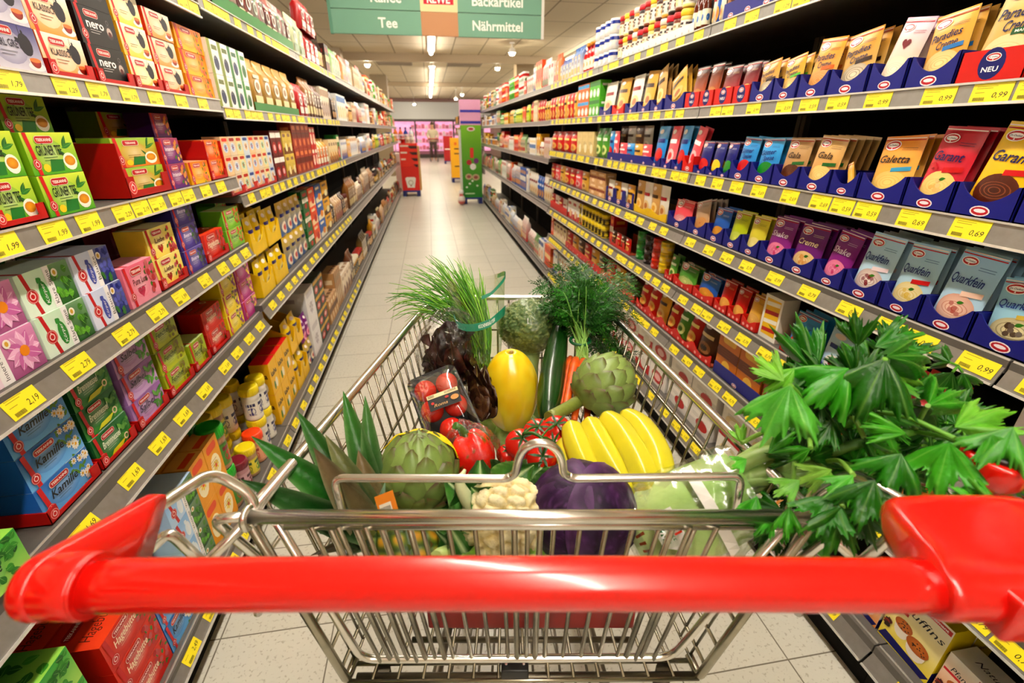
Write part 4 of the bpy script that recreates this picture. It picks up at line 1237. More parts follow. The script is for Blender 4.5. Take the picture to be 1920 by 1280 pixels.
pouches(s, 1790, 1920, 'almond', .158, 'almond cream dessert sachet', 2, roll=.06, **NEU)
pouches(s, 1921, 2010, 'almond', .158, 'almond cream dessert sachet', 2, **NEU)
s = R_(1,4)
for i, (a, b, k) in enumerate(((1300,1322,'fruitred'),(1323,1344,'fruityel'),(1345,1366,'fruitgreen'))):
    pouches(s, a, b, k, .115, 'small %s fruit sachet' % ('red','yellow','green')[i], 2, fh=.03)
pouches(s, 1367, 1402, 'jelly', .13, 'blue cherry jelly sachet', 3, roll=.04)
pouches(s, 1403, 1445, 'jellygreen', .13, 'blue woodruff jelly sachet', 3, roll=-.02)
pouches(s, 1446, 1494, 'galadark', .132, 'brown pudding sachet', 3)
pouches(s, 1495, 1552, 'gala', .135, 'beige pudding sachet', 5, roll=.06)
pouches(s, 1553, 1604, 'gold', .08, 'toppled golden dessert sachet', 1, roll=-.5, over=.6)
pouches(s, 1606, 1690, 'galetta', .138, 'golden vanilla dessert sachet', 3, roll=-.05)
pouches(s, 1691, 1778, 'garantred', .156, 'red pudding sachet', 3, roll=.06)
pouches(s, 1780, 1898, 'garantyel', .160, 'yellow chocolate pudding sachet', 3, roll=.1)
pouches(s, 1900, 1990, 'jelly', .15, 'blue cream sachet', 2)
s = R_(1,3)
pouches(s, 1252, 1288, 'rosa', .11, 'pink sachet', 2)
pouches(s, 1289, 1322, 'cocoa', .12, 'grey and tan sachet', 4, roll=-.25)
pouches(s, 1323, 1354, 'blue', .12, 'blue biscuit sachet', 3)
pouches(s, 1355, 1386, 'lime', .125, 'lime green sachet', 2)
pouches(s, 1387, 1420, 'lemon', .125, 'yellow lemon sachet', 2)
pouches(s, 1421, 1466, 'shake', .14, 'purple milkshake sachet', 3)
pouches(s, 1467, 1522, 'shakevan', .14, 'purple vanilla sachet', 4)
pouches(s, 1524, 1576, 'shake', .14, 'purple berry sachet', 3, roll=.1)
pouches(s, 1578, 1644, 'quark', .155, 'light blue cherry curd sachet', 4, roll=.04)
pouches(s, 1646, 1718, 'quarklemon', .155, 'light blue lemon curd sachet', 4)
pouches(s, 1720, 1812, 'quarkberry', .165, 'light blue strawberry curd sachet', 4, roll=.04)
pouches(s, 1814, 1940, 'quarkvan', .13, 'blue vanilla curd sachet', 6, roll=-.12, over=1.05)
s = R_(1,2)
REDT = dict(col='d02c20', style='wave', logo='spots', fh=.04, desc_t='red cardboard display tray')
for a, b, k, d in ((1262,1298,'green','green spice sachet'),(1299,1336,'blue','blue spice sachet')):
    pouches(s, a, b, k, .10, d, 2, **REDT)
for a, b in ((1338,1362),(1363,1388)): pouches(s, a, b, 'redsnack', .115, 'red and yellow crumble sachet', 2, **REDT)
pouches(s, 1389, 1416, 'gold', .115, 'red and yellow lemon sachet', 2, **REDT)
def strips(W, h, D):
    k = ('strip', W, h)
    if k in _G: return _G[k]
    mb = MB(); box_base(mb, W, h, D, 'ece8e0', 'e4dccc', 'f0ece4'); p = front_of(mb)
    p.rect(W*.12, h*.1, W*.9, h*.93, 'e8c020')
    for j in range(4): p.poly([(W*.14,h*(.16+.2*j)),(W*.88,h*(.20+.2*j)),(W*.88,h*(.29+.2*j)),(W*.14,h*(.25+.2*j))], 'c02020' if j % 2 == 0 else 'f0ece0')
    _G[k] = mb.mesh('carton', CARTON); return _G[k]
Ya = s.Y(1418); place(s, strips(.085, .15, .06), 'carton', Ya, .085, 'white carton with red and yellow stripes', 'carton', 'striped cartons', .005, 0)
pouches(s, 1462, 1508, 'jelly', .13, 'blue chocolate cream sachet', 3, **REDT)
for a, b, k, d in ((1520,1580,'quark','light blue cream sachet'),(1590,1660,'gold','golden baking sachet'),(1670,1750,'rosa','pink baking sachet')): pouches(s, a, b, k, .13, d, 2, det=0)
# the muffin mix standing at the end of that shelf
def muffin(W, h, D, bg='e8e0e4'):
    k = ('muffin', W, h, D, bg)
    if k in _G: return _G[k]
    mb = MB(); box_base(mb, W, h, D, bg, 'd8d0d4', 'f0ecec')
    for p, w in ((front_of(mb), W), (Print(mb, flat((W,0,0),(0,1,0),(0,0,1))), D)):
        p.rect(0, 0, w, h, 'd8ccd4', 'f2eef0', 1, 3); p.text('Muffins', w*.5, h*.82, h*.12, '3a2a4a', w*.8, shear=.3)
        for x, y in ((.45,.45),(.75,.30)):
            p.poly([(w*(x-.14),h*(y-.14)),(w*(x+.14),h*(y-.14)),(w*(x+.19),h*y),(w*(x-.19),h*y)], 'e0b878')
            p.ell(w*x, h*(y+.03), w*.20, h*.07, 'e8a040', 14); p.ell(w*x, h*(y+.10), w*.14, h*.05, 'f4f0e4', 12); p.ell(w*x, h*(y+.15), w*.09, h*.04, 'f0a828', 10)
    _G[k] = mb.mesh('baking_mix_box', CARTON); return _G[k]
s = R_(0,3)
place(s, muffin(.13, .20, .06), 'baking_mix_box', .615, .13, 'pale lilac muffin mix box', 'baking mix', 'muffin mixes', .012, .003)
place(s, tray(.14, .055, .16, 'd42a1c', 'flat', 'neu', .05), 'display_tray', .62, .14, 'red cardboard display tray with blue badge', 'display tray', 'display trays', .004, 0)
s = R_(0,2)
place(s, muffin(.13, .20, .06), 'baking_mix_box', .60, .13, 'pale lilac muffin mix box', 'baking mix', 'muffin mixes', .012, .003)
place(s, tray(.14, .055, .16, 'd42a1c', 'flat', 'neu', .05), 'display_tray', .605, .14, 'red cardboard display tray with blue badge', 'display tray', 'display trays', .004, 0)
s = R_(1,1)
trays(s, 1192, 1330, 5, 'd02c20', .05, 'dip', 'spots', .2, .05, desc='red cardboard display tray')
row(s, 1193, 1242, 3, pou(['redsnack','redsnack','gold'], .04), 'baking_ingredient_bag', 'red bag of nuts', 'bag', 'bags of nuts', 1, .15, .006, .004, tilt=-.15)
row(s, 1244, 1298, 3, pou(['redsnack','green','redsnack'], .04), 'baking_ingredient_bag', 'red bag of almonds', 'bag', 'bags of nuts', 1, .15, .006, .004, tilt=-.2)
row(s, 1299, 1328, 1, pou(['brown'], .04), 'baking_ingredient_bag', 'brown bag of raisins', 'bag', 'bags of raisins', 1, .15, .006, .004, tilt=-.15)
CAKE = lambda W, h, D, i: carton(W, h, D, 'd88a30', '8a4a20', 'f0c860', 4)
trays(s, 1336, 1420, 1, BLUE, .05, 'flat', 'oval', .16, .05, desc='blue cardboard display tray')
row(s, 1338, 1418, 2, CAKE, 'baking_mix_box', 'orange cake mix box', 'baking mix', 'cake mixes', 1, .185, .006, .004, .05)
for a, b in ((1422, 1500), (1505, 1600), (1610, 1720)):
    row(s, a, b, 2, cb([('b03020','f0d8b0','5a2a18',2),('d8a050','8a4a20','f0e0c0',1)]), 'baking_mix_box', ['red cake mix box','tan cake mix box'], 'baking mix', 'cake mixes', 1, .18, .006, 0, .06)
s = R_(1,0)
# lower shelf in front: big white flour cartons, cookie and muffin boxes
row(s, 1250, 1330, 2, cb([('ece8e2','d8d4d0','c03028',1)]), 'baking_mix_box', 'white baking mix carton', 'baking mix', 'white baking mixes', 2, .13, .012, 0, .09)
row(s, 1340, 1440, 2, cb([('e8e4de','c83028','e8d8b0',0)]), 'baking_mix_box', 'white and red baking mix carton', 'baking mix', 'white baking mixes', 2, .13, .012, 0, .09)
def cookie(kind, W, h, D):
    k = ('cookie', kind, W, h, D)
    if k in _G: return _G[k]
    mb = MB(); side = 'f0dc20' if kind == 0 else 'f2f0ee'
    box_base(mb, W, h, D, 'ece4dc', side, side); p = front_of(mb)
    p.rect(0, 0, W, h, 'f0dc30' if kind == 0 else 'e8a050', 'f2eee8', 1, 4)
    p.poly([(0,h*.02),(W*.9,0),(W,h*.10),(W*.1,h*.16)], '28287a')
    p.rect(W*.55, h*.90, W*.98, h*.97, 'c8202c'); p.text('Diamant', W*.765, h*.935, h*.05, 'f6f0f0', W*.36, bold=.03)
    p.rect(W*.02, h*.62, W*.34, h*.67, 'd02838')
    p.text('Muffins' if kind == 0 else 'Pfannkuchen', W*.55, h*.74, h*.15, '1c1a30', W*.84, shear=.25)
    r = random.Random(4)
    for x, y, rr in ((.34,.46,.17),(.66,.36,.21)):
        p.ell(W*x, h*(y-.08), W*rr*.85, h*.14, 'efe6da', 14); p.ell(W*x, h*y, W*rr, W*rr*.72, 'd88a2c', 18, edge='b86a1c')
        for j in range(14):
            q = r.uniform(0, 6.28); a = r.uniform(.1,.85)
            p.ell(W*(x+rr*a*math.cos(q)), h*y+W*rr*.7*a*math.sin(q), W*.016, W*.014, '3a2010', 6)
    for j in range(5): p.leaf(W*.14, h*.3, W*.14, h*.08, 2+j*.5, ['7a2820','3a2014','a83828'][j % 3])
    for q in (Print(mb, flat((0,D,0),(0,-1,0),(0,0,1))), Print(mb, flat((W,0,0),(0,1,0),(0,0,1)))):
        q.rect(0, 0, D, h*.22, '28287a'); q.rect(0, h*.22, D, h, side); q.text('Natur', D*.5, h*.6, h*.08, '28287a', D*.7, shear=.3)
    t = top_of(mb, h); t.text('Natur', W*.5, D*.5, D*.3, '4a4a6a', W*.5, shear=.3)
    _G[k] = mb.mesh('baking_mix_box', CARTON); return _G[k]
s0 = R_(0,0); s1 = R_(1,0)
place(s1, cookie(1, .095, .15, .06), 'baking_mix_box', .765, .095, 'blue and white cookie mix box', 'baking mix', 'cookie mixes', .012, 0)
place(s1, cookie(0, .135, .190, .07), 'baking_mix_box', .662, .135, 'yellow muffin mix box with cookies', 'baking mix', 'muffin mixes', .012, 0)
place(s1, cookie(0, .135, .190, .07), 'baking_mix_box', .662, .135, 'yellow muffin mix box with cookies', 'baking mix', 'muffin mixes', .088, 0, 'back')
place(s0, cookie(1, .115, .140, .07), 'baking_mix_box', .518, .115, 'white pancake mix box with blue sides', 'baking mix', 'pancake mixes', .012, 0)
place(s0, cookie(1, .115, .140, .07), 'baking_mix_box', .400, .115, 'white pancake mix box with blue sides', 'baking mix', 'pancake mixes', .012, 0)
row(s1, 1445, 1500, 2, cb([('e8e0d8','3a3a8a','e8a850',0)]), 'baking_mix_box', 'white and blue cookie carton', 'baking mix', 'cookie mixes', 1, .16, .012, 0, .08)

# ---- second baking bay
s = R_(2,6)
SP = [('8a4a28','e8dccc','c02028'),('e8d890','f0ece0','f0d040'),('5a2a1c','e8dccc','d82030'),('d8a848','f0e8d8','e8e0d0'),('3a2a24','e8e0d8','d83048')]
for lev in range(2):
    trays(s, 1166, 1300, 4, 'e8e4e0', .035, 'flat', 'spots', .12, .03, desc='white cardboard spice tray') if lev == 0 else None
    row(s, 1167, 1300, 12, lambda W, h, D, i: jar_parts(round(W*.47,3), h, SP[i % 5][0], SP[i % 5][2], SP[i % 5][1], SP[(i+1) % 5][0]), 'spice_jar', ['brown spice jar','yellow spice jar','dark spice jar','tan spice jar','red-lidded spice jar'], 'spice jar', 'spice jars', 1, .10, .035, .003+.105*lev, posx=('lower','upper')[lev])
row(s, 1125, 1163, 4, lambda W, h, D, i: tin(round(W*.48,3), .075, 'e8e6e2', '2a3f98', 'd8dce8'), 'tin', 'white and blue baking tin', 'tin', 'blue and white tins', 3, .076, .055, 0)
s = R_(1,6)
row(s, 1303, 1330, 3, lambda W, h, D, i: bottle(round(W*.46,3), .15, '6a3018', 'f0e8d0', '3a78b8'), 'flavour_bottle', 'small brown flavouring bottle', 'bottle', 'flavouring bottles', 1, .15, .03, 0)
row(s, 1331, 1352, 3, pou(['white','blue'], .02), 'dessert_sachet', 'white and blue sachet', 'sachet', 'upright sachets', 1, .13, .006, 0)
trays(s, 1354, 1455, 3, BLUE, .05, 'flat', 'oval', .15, .05, desc='blue cardboard display tray')
row(s, 1355, 1454, 6, pou(['brown','blue','white'], .02), 'dessert_sachet', 'cocoa sachet in blue tray', 'sachet', 'upright sachets', 1, .13, .006, .004)
s = R_(2,5)
for i in range(5):
    a = 1124+i*24
    pouches(s, a, a+22, ['white','gold','white','gold','gala'][i], .17, ['white baking sachet','golden baking sachet'][i % 2], 3, col=BLUE if i != 1 else 'd42a1c', roll=[0,.03,-.02,.05,-.3][i], det=0, fh=.05)
pouches(s, 1246, 1282, 'gold', .12, 'toppled golden baking sachet', 3, roll=-.45, det=0, over=1.15)
pouches(s, 1284, 1310, 'dark', .14, 'black and orange sachet', 2, det=1, **NEU)
pouches(s, 1311, 1336, 'dark', .14, 'black and orange sachet', 2, det=1, **NEU)
row(s, 1082, 1102, 3, cb([('f08030','40a8d8','f0f0e8',0)]), 'carton', 'orange and blue carton', 'carton', 'orange cartons', 2, .10, .006)
row(s, 1103, 1122, 3, cb([('68c030','3a8a40','f0f0e8',0)]), 'carton', 'green carton', 'carton', 'green cartons', 2, .10, .006)
row(s, 1030, 1080, 9, pou(['redsnack','redsnack','gold'], .03), 'baking_ingredient_bag', 'red striped bag', 'bag', 'red bags', 1, .17, .01, 0)
s = R_(2,4)
row(s, 1032, 1080, 4, pou(['redsnack'], .06), 'baking_ingredient_bag', 'glossy red bag of nuts', 'bag', 'red bags', 1, .15, .006)
row(s, 1081, 1112, 3, cb([('e0cc98','d8c080','f0e8c8',1)]), 'carton', 'pale yellow starch carton', 'carton', 'starch cartons', 1, .15, .006)
row(s, 1114, 1136, 2, pou(['green'], .05), 'baking_ingredient_bag', 'green foil bag', 'bag', 'green bags', 1, .17, .006)
trays(s, 1138, 1218, 4, BLUE, .04, 'flat', 'oval', .15, .1, desc='blue cardboard display tray')
row(s, 1139, 1156, 2, pou(['jelly','rosa'], .02), 'dessert_sachet', ['blue sachet','pink sachet'], 'sachet', 'upright sachets', 1, .15, .006, .004)
row(s, 1158, 1216, 4, pou(['rosa','jelly','gold','rosa'], .02), 'dessert_sachet', ['pink fruit sachet','blue fruit sachet','golden sachet'], 'sachet', 'upright sachets', 1, .09, .006, .004)
row(s, 1158, 1216, 4, pou(['brown','silver'], .02), 'dessert_sachet', 'dark sachet', 'sachet', 'upright sachets', 1, .13, .06, .05, posx='rear')
for i, (a, b, k) in enumerate(((1217,1238,'jelly'),(1239,1258,'rosa'),(1259,1278,'jelly'))): pouches(s, a, b, k, .17, ['pale blue cream sachet','pink cream sachet'][i % 2], 2, det=0, fh=.04)
pouches(s, 1279, 1300, 'rosa', .16, 'pink foil sachet', 2, det=0, col='d42a1c', roll=.2)
s = R_(2,3)
row(s, 1032, 1100, 7, pou(['redsnack','rosa','gold','redsnack'], .03), 'baking_ingredient_bag', ['red decoration bag','pink decoration bag','golden decoration bag'], 'bag', 'decoration bags', 1, .13, .006)
row(s, 1104, 1133, 2, cb([('e0b888','a85a38','f0d8b8',4)]), 'carton', 'tan chocolate carton', 'carton', 'tan cartons', 2, .075, .006)
trays(s, 1135, 1186, 3, BLUE, .085, 'lip', 'oval', .15, .09, desc='blue cardboard display tray')
row(s, 1137, 1185, 4, pou(['white','gold'], .02), 'dessert_sachet', 'white and yellow sachet', 'sachet', 'upright sachets', 1, .12, .006, .004)
trays(s, 1188, 1248, 2, 'eac820', .04, 'wave', '', .15, .05, desc='yellow cardboard display tray')
row(s, 1189, 1247, 4, pou(['gala','white'], .02), 'dessert_sachet', 'tan and white sachet in yellow tray', 'sachet', 'upright sachets', 1, .155, .006, .004)
s = R_(2,2)
trays(s, 1032, 1062, 2, 'd02c20', .06, 'flat', '', .15, .08, desc='red cardboard display tray')
row(s, 1033, 1061, 4, pou(['redsnack','white'], .02), 'baking_ingredient_bag', 'red and white bag', 'bag', 'red bags', 1, .12, .006, .004)
row(s, 1064, 1092, 3, cb([('f0ece8','c82828','e8c8a0',1)]), 'carton', 'white and red carton', 'carton', 'white cartons', 1, .15, .006)
row(s, 1093, 1142, 8, lambda W, h, D, i: jar_parts(round(W*.47,3), h, 'd8c030', 'f4e020', '3a2a20', 'f0d820'), 'sprinkle_jar', 'small yellow-topped sprinkle jar', 'jar', 'yellow sprinkle jars', 2, .075, .03, 0)
trays(s, 1144, 1180, 3, 'd02c20', .05, 'lip', '', .15, .06, desc='red cardboard display tray')
row(s, 1145, 1179, 4, pou(['brown','redsnack'], .02), 'dessert_sachet', 'dark and red sachet', 'sachet', 'upright sachets', 1, .08, .006, .004)
for i, c in enumerate(('30a040','3a2018','d83818','f0d020')):
    for k in range(3):
        Yc = s.Y(1190+14*i)
        place(s, tin(.032, .05, c, mixc(c,'000000',.3), mixc(c,'ffffff',.2)), 'icing_tub', Yc, 0, ['green','dark brown','orange-red','yellow'][i]+' icing tub', 'tub', 'icing tubs', .04, k*.051, LEVELW[3][k])
pouches(s, 1246, 1261, 'green', .11, 'green spice sachet', 2, det=0, **REDT)
s = R_(2,1)
trays(s, 1060, 1188, 5, 'd02c20', .05, 'flat', 'spots', .2, .06, desc='red cardboard display tray')
row(s, 1061, 1187, 9, pou(['redsnack','gold','brown'], .03), 'baking_ingredient_bag', ['red bag of nuts','golden bag of nuts','brown bag of nuts'], 'bag', 'bags of nuts', 1, .13, .006, .004)
s = R_(2,0)
row(s, 1085, 1246, 8, cb([('eceae4','c83028','e0dcd4',1),('e8e4e0','d8d4cc','c83028',0)]), 'baking_mix_box', 'white flour mix carton', 'baking mix', 'white baking mixes', 2, .14, .012, 0, .1)

# ================================================================== the rows further down the aisle
PAL = {
 'coffee': [('c8a070','7a5530','e8d8b8'),('5a3a24','2a1810','d8b070'),('d8c0a0','a07850','a83028'),('b88848','6a4420','e8d8a0'),('8a5a38','4a2c18','d8c8a0'),('e8dcc8','b09070','7a3020'),('c04030','802018','f0e0c8'),('2c2420','141010','c8a050')],
 'mixed': [('e8c020','c83020','f0f0e0'),('e86820','f0d8a0','c02818'),('3a8a40','e8e0c0','d83020'),('c82828','f0e8d8','e8a030'),('f0ece4','3a60a8','e0a040'),('3a70b8','f0ece0','e8b030'),('f0ede6','c83838','5a8a40'),('e8d8b0','8a5028','d8a048'),('68b838','f0f0d8','2a7a38')],
 'white': [('f0eee8','3a60b0','d8a850'),('ece8e0','c83838','e8d8b0'),('f2f0ec','5a90c8','f0d070'),('e8e0d0','d89838','8a5a28'),('e8b838','f0ecd8','c86828'),('f0ece4','d8a040','4a70b0')],
 'dark': [('2a2826','d8c8a0','8a2020'),('1c1a1c','c8a858','f0e8d8'),('4a2c20','e0c898','b03020'),('e8e4dc','2a2420','c02020'),('d8a820','2a2018','e8e0c8')],
}
CN = {'coffee': 'coffee', 'mixed': 'colourful', 'white': 'pale', 'dark': 'dark'}
def hue(c):
    c = [int(c[i:i+2],16) for i in (0,2,4)]
    mx_, mn = max(c), min(c)
    if mx_ < 70: return 'black'
    if mx_-mn < 34: return 'white' if mx_ > 200 else 'grey'
    r, g, b = c
    if r >= g >= b:
        if g > .74*r: return 'yellow' if mx_-mn > 90 else 'cream'
        if g > .5*r: return ('orange' if r > 200 and b < 90 else 'tan') if r > 150 else 'brown'
        return 'red' if r > 160 else ('brown' if g > .35*r else 'dark red')
    if g >= r and g >= b: return 'green'
    if b >= r: return 'blue'
    return 'pink'
def fill(side, bay, k, pal, kinds, seed, hmin, hmax, Ya=None, Yb=None):
    s = SH[(side, bay, k)]
    r = random.Random(seed)
    y = (s.ya if Ya is None else Ya)+.012; y1 = (s.yb if Yb is None else Yb)-.012
    occ = [(a_, b_) for sd_, z_, a_, b_ in OCC if sd_ == side and abs(z_-s.z) < .13]
    cname = 'baking_carton' if side == 'R' else ('coffee_carton' if pal in ('coffee','dark') else 'grocery_carton')
    while y < y1-.05:
        kind = r.choice(kinds); c = r.choice(PAL[pal]); n = r.randint(2, 4)
        w = {'bag': r.choice([.075,.085,.095]), 'carton': r.choice([.06,.075,.09,.11]), 'tin': .078, 'bottle': .066, 'jar': .072, 'pouch': r.choice([.085,.1])}[kind]
        h = r.uniform(hmin, hmax); h = round({'tin': min(h,.12), 'jar': min(h,.14)}.get(kind, h), 2)
        lev = 1
        if kind in ('carton','tin','jar') and h < .13 and hmax > .15: lev = 2 if h*2 < hmax+.1 else 1
        sd = r.randint(0, 60)
        dy = r.uniform(.004, .02)
        for i in range(n):
            for a_, b_ in sorted(occ):
                if a_ < y+w+.003 and b_ > y-.003: y = b_+.005
            if y+w > y1: y = y1; break
            Yl = y if side == 'L' else y+w
            for q in range(lev):
                pos = LEVELW[lev][q] if lev > 1 else ''
                hn = hue(c[0])
                if kind == 'bag': place(s, coffee_bag(round(w*.94,3), h, .06, *c), 'coffee_bag' if pal == 'coffee' else 'bag', Yl, w, '%s soft bag' % hn, 'bag', 'soft bags down the aisle', dy, 0, pos)
                elif kind == 'carton': place(s, carton(round(w*.96,3), h, .09, c[0], c[1], c[2], sd % 5), cname, Yl, w, '%s carton' % hn, 'carton', 'cartons down the aisle', dy, q*(h+.001), pos)
                elif kind == 'pouch':
                    mk = {'white':['white','silver','gala','blue'], 'mixed':['redsnack','gold','green','rosa','lime'], 'coffee':['gold','brown','silver'], 'dark':['brown','dark']}[pal]
                    kk = mk[sd % len(mk)]
                    place(s, pouch(kk, round(w*.94,3), h, .04, 0), 'pouch', Yl, w, '%s pouch' % hue(POUCH[kk][0]), 'pouch', 'pouches down the aisle', dy, 0, pos)
                else:
                    off = (w/2)*(1 if side == 'L' else -1)
                    if kind == 'tin': place(s, tin(round(w*.47,3), h, *c), 'tin', Yl+off, 0, '%s tin' % hn, 'tin', 'tins down the aisle', dy+w/2, q*(h+.001), pos)
                    elif kind == 'jar': place(s, jar_parts(round(w*.47,3), h, c[0], c[2], c[1], c[2]), 'jar', Yl+off, 0, '%s jar' % hn, 'jar', 'jars down the aisle', dy+w/2, q*(h+.001), pos)
                    else: place(s, bottle(round(w*.46,3), h, c[0], c[1], c[2]), 'bottle', Yl+off, 0, '%s bottle' % hn, 'bottle', 'bottles down the aisle', dy+w/2, 0, pos)
            y += w+.002
        y += r.choice([0, .004, .015])
# left side
Yn = lambda side, b, k, px: SH[(side,b,k)].Y(px)
LP = {4: [('dark',['bag','carton','bottle'],.16,.26),('mixed',['carton','bag','bottle'],.16,.26),('mixed',['bottle','jar','carton','tin'],.14,.24)],
      3: [('coffee',['bag','carton'],.15,.22),('white',['carton','pouch','bag'],.15,.22),('mixed',['carton','jar','bottle'],.12,.22)],
      2: [('mixed',['carton','bag'],.12,.2),('white',['carton','bag'],.14,.2),('mixed',['pouch','carton'],.13,.2)],
      1: [('coffee',['bag','pouch'],.16,.26),('coffee',['bag','jar','bag'],.16,.26),('dark',['bag','bottle','jar'],.14,.26)],
      0: [('coffee',['bag','carton'],.16,.28),('dark',['bag','jar','carton'],.14,.26),('coffee',['bag','bottle'],.14,.26)]}
for b in range(3, 10):
    for k in range(5):
        pal, kinds, h0, h1 = LP[k][0 if b < 4 else (1 if b < 6 else 2)]
        fill('L', b, k, pal, kinds, b*10+k, h0, h1)
s = L(1,5)
for i, kd in enumerate(('classic','yellow','sun','orange','classic','green','tanger','sun')):
    place(s, tea_box(kd, .13, .074, .07), 'tea_box', .735+.15*i, .13, TG[kd], 'tea box', kd+' tea boxes', .01, 0)
# right side
RP = {4: [('mixed',['carton','carton','bag'],.14,.24),('mixed',['carton','bottle','tin'],.14,.24),('mixed',['tin','carton'],.12,.22)],
      3: [('mixed',['pouch','carton'],.13,.2),('mixed',['carton','pouch','bag'],.13,.2),('white',['carton','jar'],.13,.2)],
      2: [('white',['carton','pouch'],.13,.22),('mixed',['carton','bag'],.14,.22),('white',['jar','carton'],.12,.2)],
      1: [('white',['bag','carton','pouch'],.18,.28),('mixed',['bag','carton'],.18,.28),('mixed',['carton','bag'],.16,.26)],
      0: [('mixed',['bag','carton'],.18,.28),('white',['carton','bag'],.16,.28),('mixed',['bag','tin'],.14,.26)]}
for b in range(4, 9):
    for k in range(5):
        pal, kinds, h0, h1 = RP[k][0 if b < 5 else (1 if b < 7 else 2)]
        fill('R', b, k, pal, kinds, 300+b*10+k, h0, h1)
for b in (2, 3):
    for k, (pal, kinds, h0, h1) in enumerate([('white',['carton'],.13,.2),('mixed',['carton','bag'],.13,.18),('mixed',['carton','pouch'],.12,.17),('mixed',['pouch','carton'],.12,.17),('mixed',['carton','pouch'],.12,.16),('mixed',['pouch','carton'],.13,.18),('mixed',['carton','bag','bottle'],.15,.22)]):
        fill('R', b, k, pal, kinds, 500+b*10+k, h0, h1)
fill('R', 0, 1, 'mixed', ['carton'], 402, .13, .17, .3)
fill('R', 0, 4, 'mixed', ['pouch'], 403, .13, .15, .4)
# the bays beside the shopper, mostly outside the frame
for k, (pal, h0, h1) in enumerate((('white',.14,.2),('mixed',.13,.17),('white',.13,.16),('mixed',.13,.16),('mixed',.13,.15),('mixed',.13,.17),('mixed',.14,.2))):
    if k not in (1, 4): fill('R', 0, k, pal, ['carton','pouch'] if k else ['carton'], 600+k, h0, h1, .02, .375 if k == 0 else (.46 if k in (2, 3) else None))
fill('R', 1, 6, 'mixed', ['carton','pouch'], 611, .14, .2)
fill('L', 0, 3, 'mixed', ['carton'], 612, .13, .16, .05, .62)
fill('L', 0, 4, 'mixed', ['carton'], 613, .13, .18, .05, .66)
finish_labels()
# ================================================================== the shopping trolley
# trolley frame: x to its right, y forward (the way it is pushed), z up; it is turned with the shopper's gaze
CY = .75
def tw(p):
    """trolley frame -> world"""
    x, y, z = p
    return Vector((x*math.cos(YAW)+y*math.sin(YAW), -x*math.sin(YAW)+y*math.cos(YAW), z))
cart = thing('shopping_trolley', 'chrome wire shopping trolley with a thick red push handle, full of vegetables', 'shopping trolley', tw((0, CY, 0)), -YAW)
def cpart(name, mb, m, parent=None, base=None):
    if base is None: mb.v = [(x, y-CY, z) for x, y, z in mb.v]
    return mb.build(name, m, parent or cart)
GR = 'ffffff'
HZ, HY, HR = 1.09, .2455, .0190
# handle tube
mb = MB(); n = 28; vs = []
pts = [(-.318+.636*i/24, HY+.002*math.sin(i/24*PI), HZ) for i in range(25)]
mb.tube(pts, HR, GR, 32); cpart('handle_grip', mb, REDPL)
# end brackets: a rounded hull from the grip forward to the side tube
def hull(name, secs, m=REDPL, n=20):
    """secs: list of (x, outline points in y-z)"""
    mb = MB(); k = len(secs[0][1]); vs = []; fs = []
    for x, out in secs: vs += [(x, y, z) for y, z in out]
    for i in range(len(secs)-1):
        for j in range(k): fs.append((i*k+j, i*k+(j+1) % k, (i+1)*k+(j+1) % k, (i+1)*k+j))
    fs.append(tuple(range(k))[::-1]); fs.append(tuple((len(secs)-1)*k+j for j in range(k)))
    mb.add(vs, fs, GR, 0, True)
    o = cpart(name, mb, m)
    for p in o.data.polygons: p.use_smooth = True
    return o
def wrap(circles, n=40, N=72):
    """outline round several circles (y, z, r), resampled evenly in angle order"""
    P_ = sorted({(round(y+r*math.cos(2*PI*k/n), 6), round(z+r*math.sin(2*PI*k/n), 6)) for y, z, r in circles for k in range(n)})
    def half(pts):
        h = []
        for p in pts:
            while len(h) > 1 and (h[-1][0]-h[-2][0])*(p[1]-h[-2][1])-(h[-1][1]-h[-2][1])*(p[0]-h[-2][0]) <= 0: h.pop()
            h.append(p)
        return h[:-1]
    H_ = half(P_)+half(P_[::-1]); ln = [0]
    k0 = max(range(len(H_)), key=lambda k: -H_[k][0]); H_ = H_[k0:]+H_[:k0]
    for i in range(len(H_)): ln.append(ln[-1]+math.dist(H_[i], H_[(i+1) % len(H_)]))
    out = []; j = 0
    for k in range(N):
        s_ = ln[-1]*k/N
        while ln[j+1] < s_: j += 1
        f = (s_-ln[j])/(ln[j+1]-ln[j]); p, q = H_[j], H_[(j+1) % len(H_)]
        out.append((p[0]*(1-f)+q[0]*f, p[1]*(1-f)+q[1]*f))
    return out
# left: a round cap over the grip end and a thin wing sweeping forward to the side bow
cap = lambda r: [(HY, HZ, r)]
wing = lambda f: [(HY, HZ, .0245*f), (.354, 1.071, .0065*f), (.300, 1.018, .006*f)]
secs = []
for x, f_ in ((-.3590,.50),(-.3585,.72),(-.3570,.87),(-.3545,.96),(-.351,1.0),(-.345,1.0),(-.341,.97)): secs.append((x, wrap(wing(f_))))
hull('handle_bracket', secs)
secs = [(-.350, wrap(cap(.0225))), (-.343, wrap(cap(.0234))), (-.330, wrap(cap(.0238))), (-.3145, wrap(cap(.0238))), (-.3125, wrap(cap(.0222)))]
hull('bracket_sleeve', secs)
mb = MB(); mb.tube([(-.3105,HY,HZ),(-.3155,HY,HZ)], .0232, GR, 32); cpart('grip_collar', mb, REDPL)
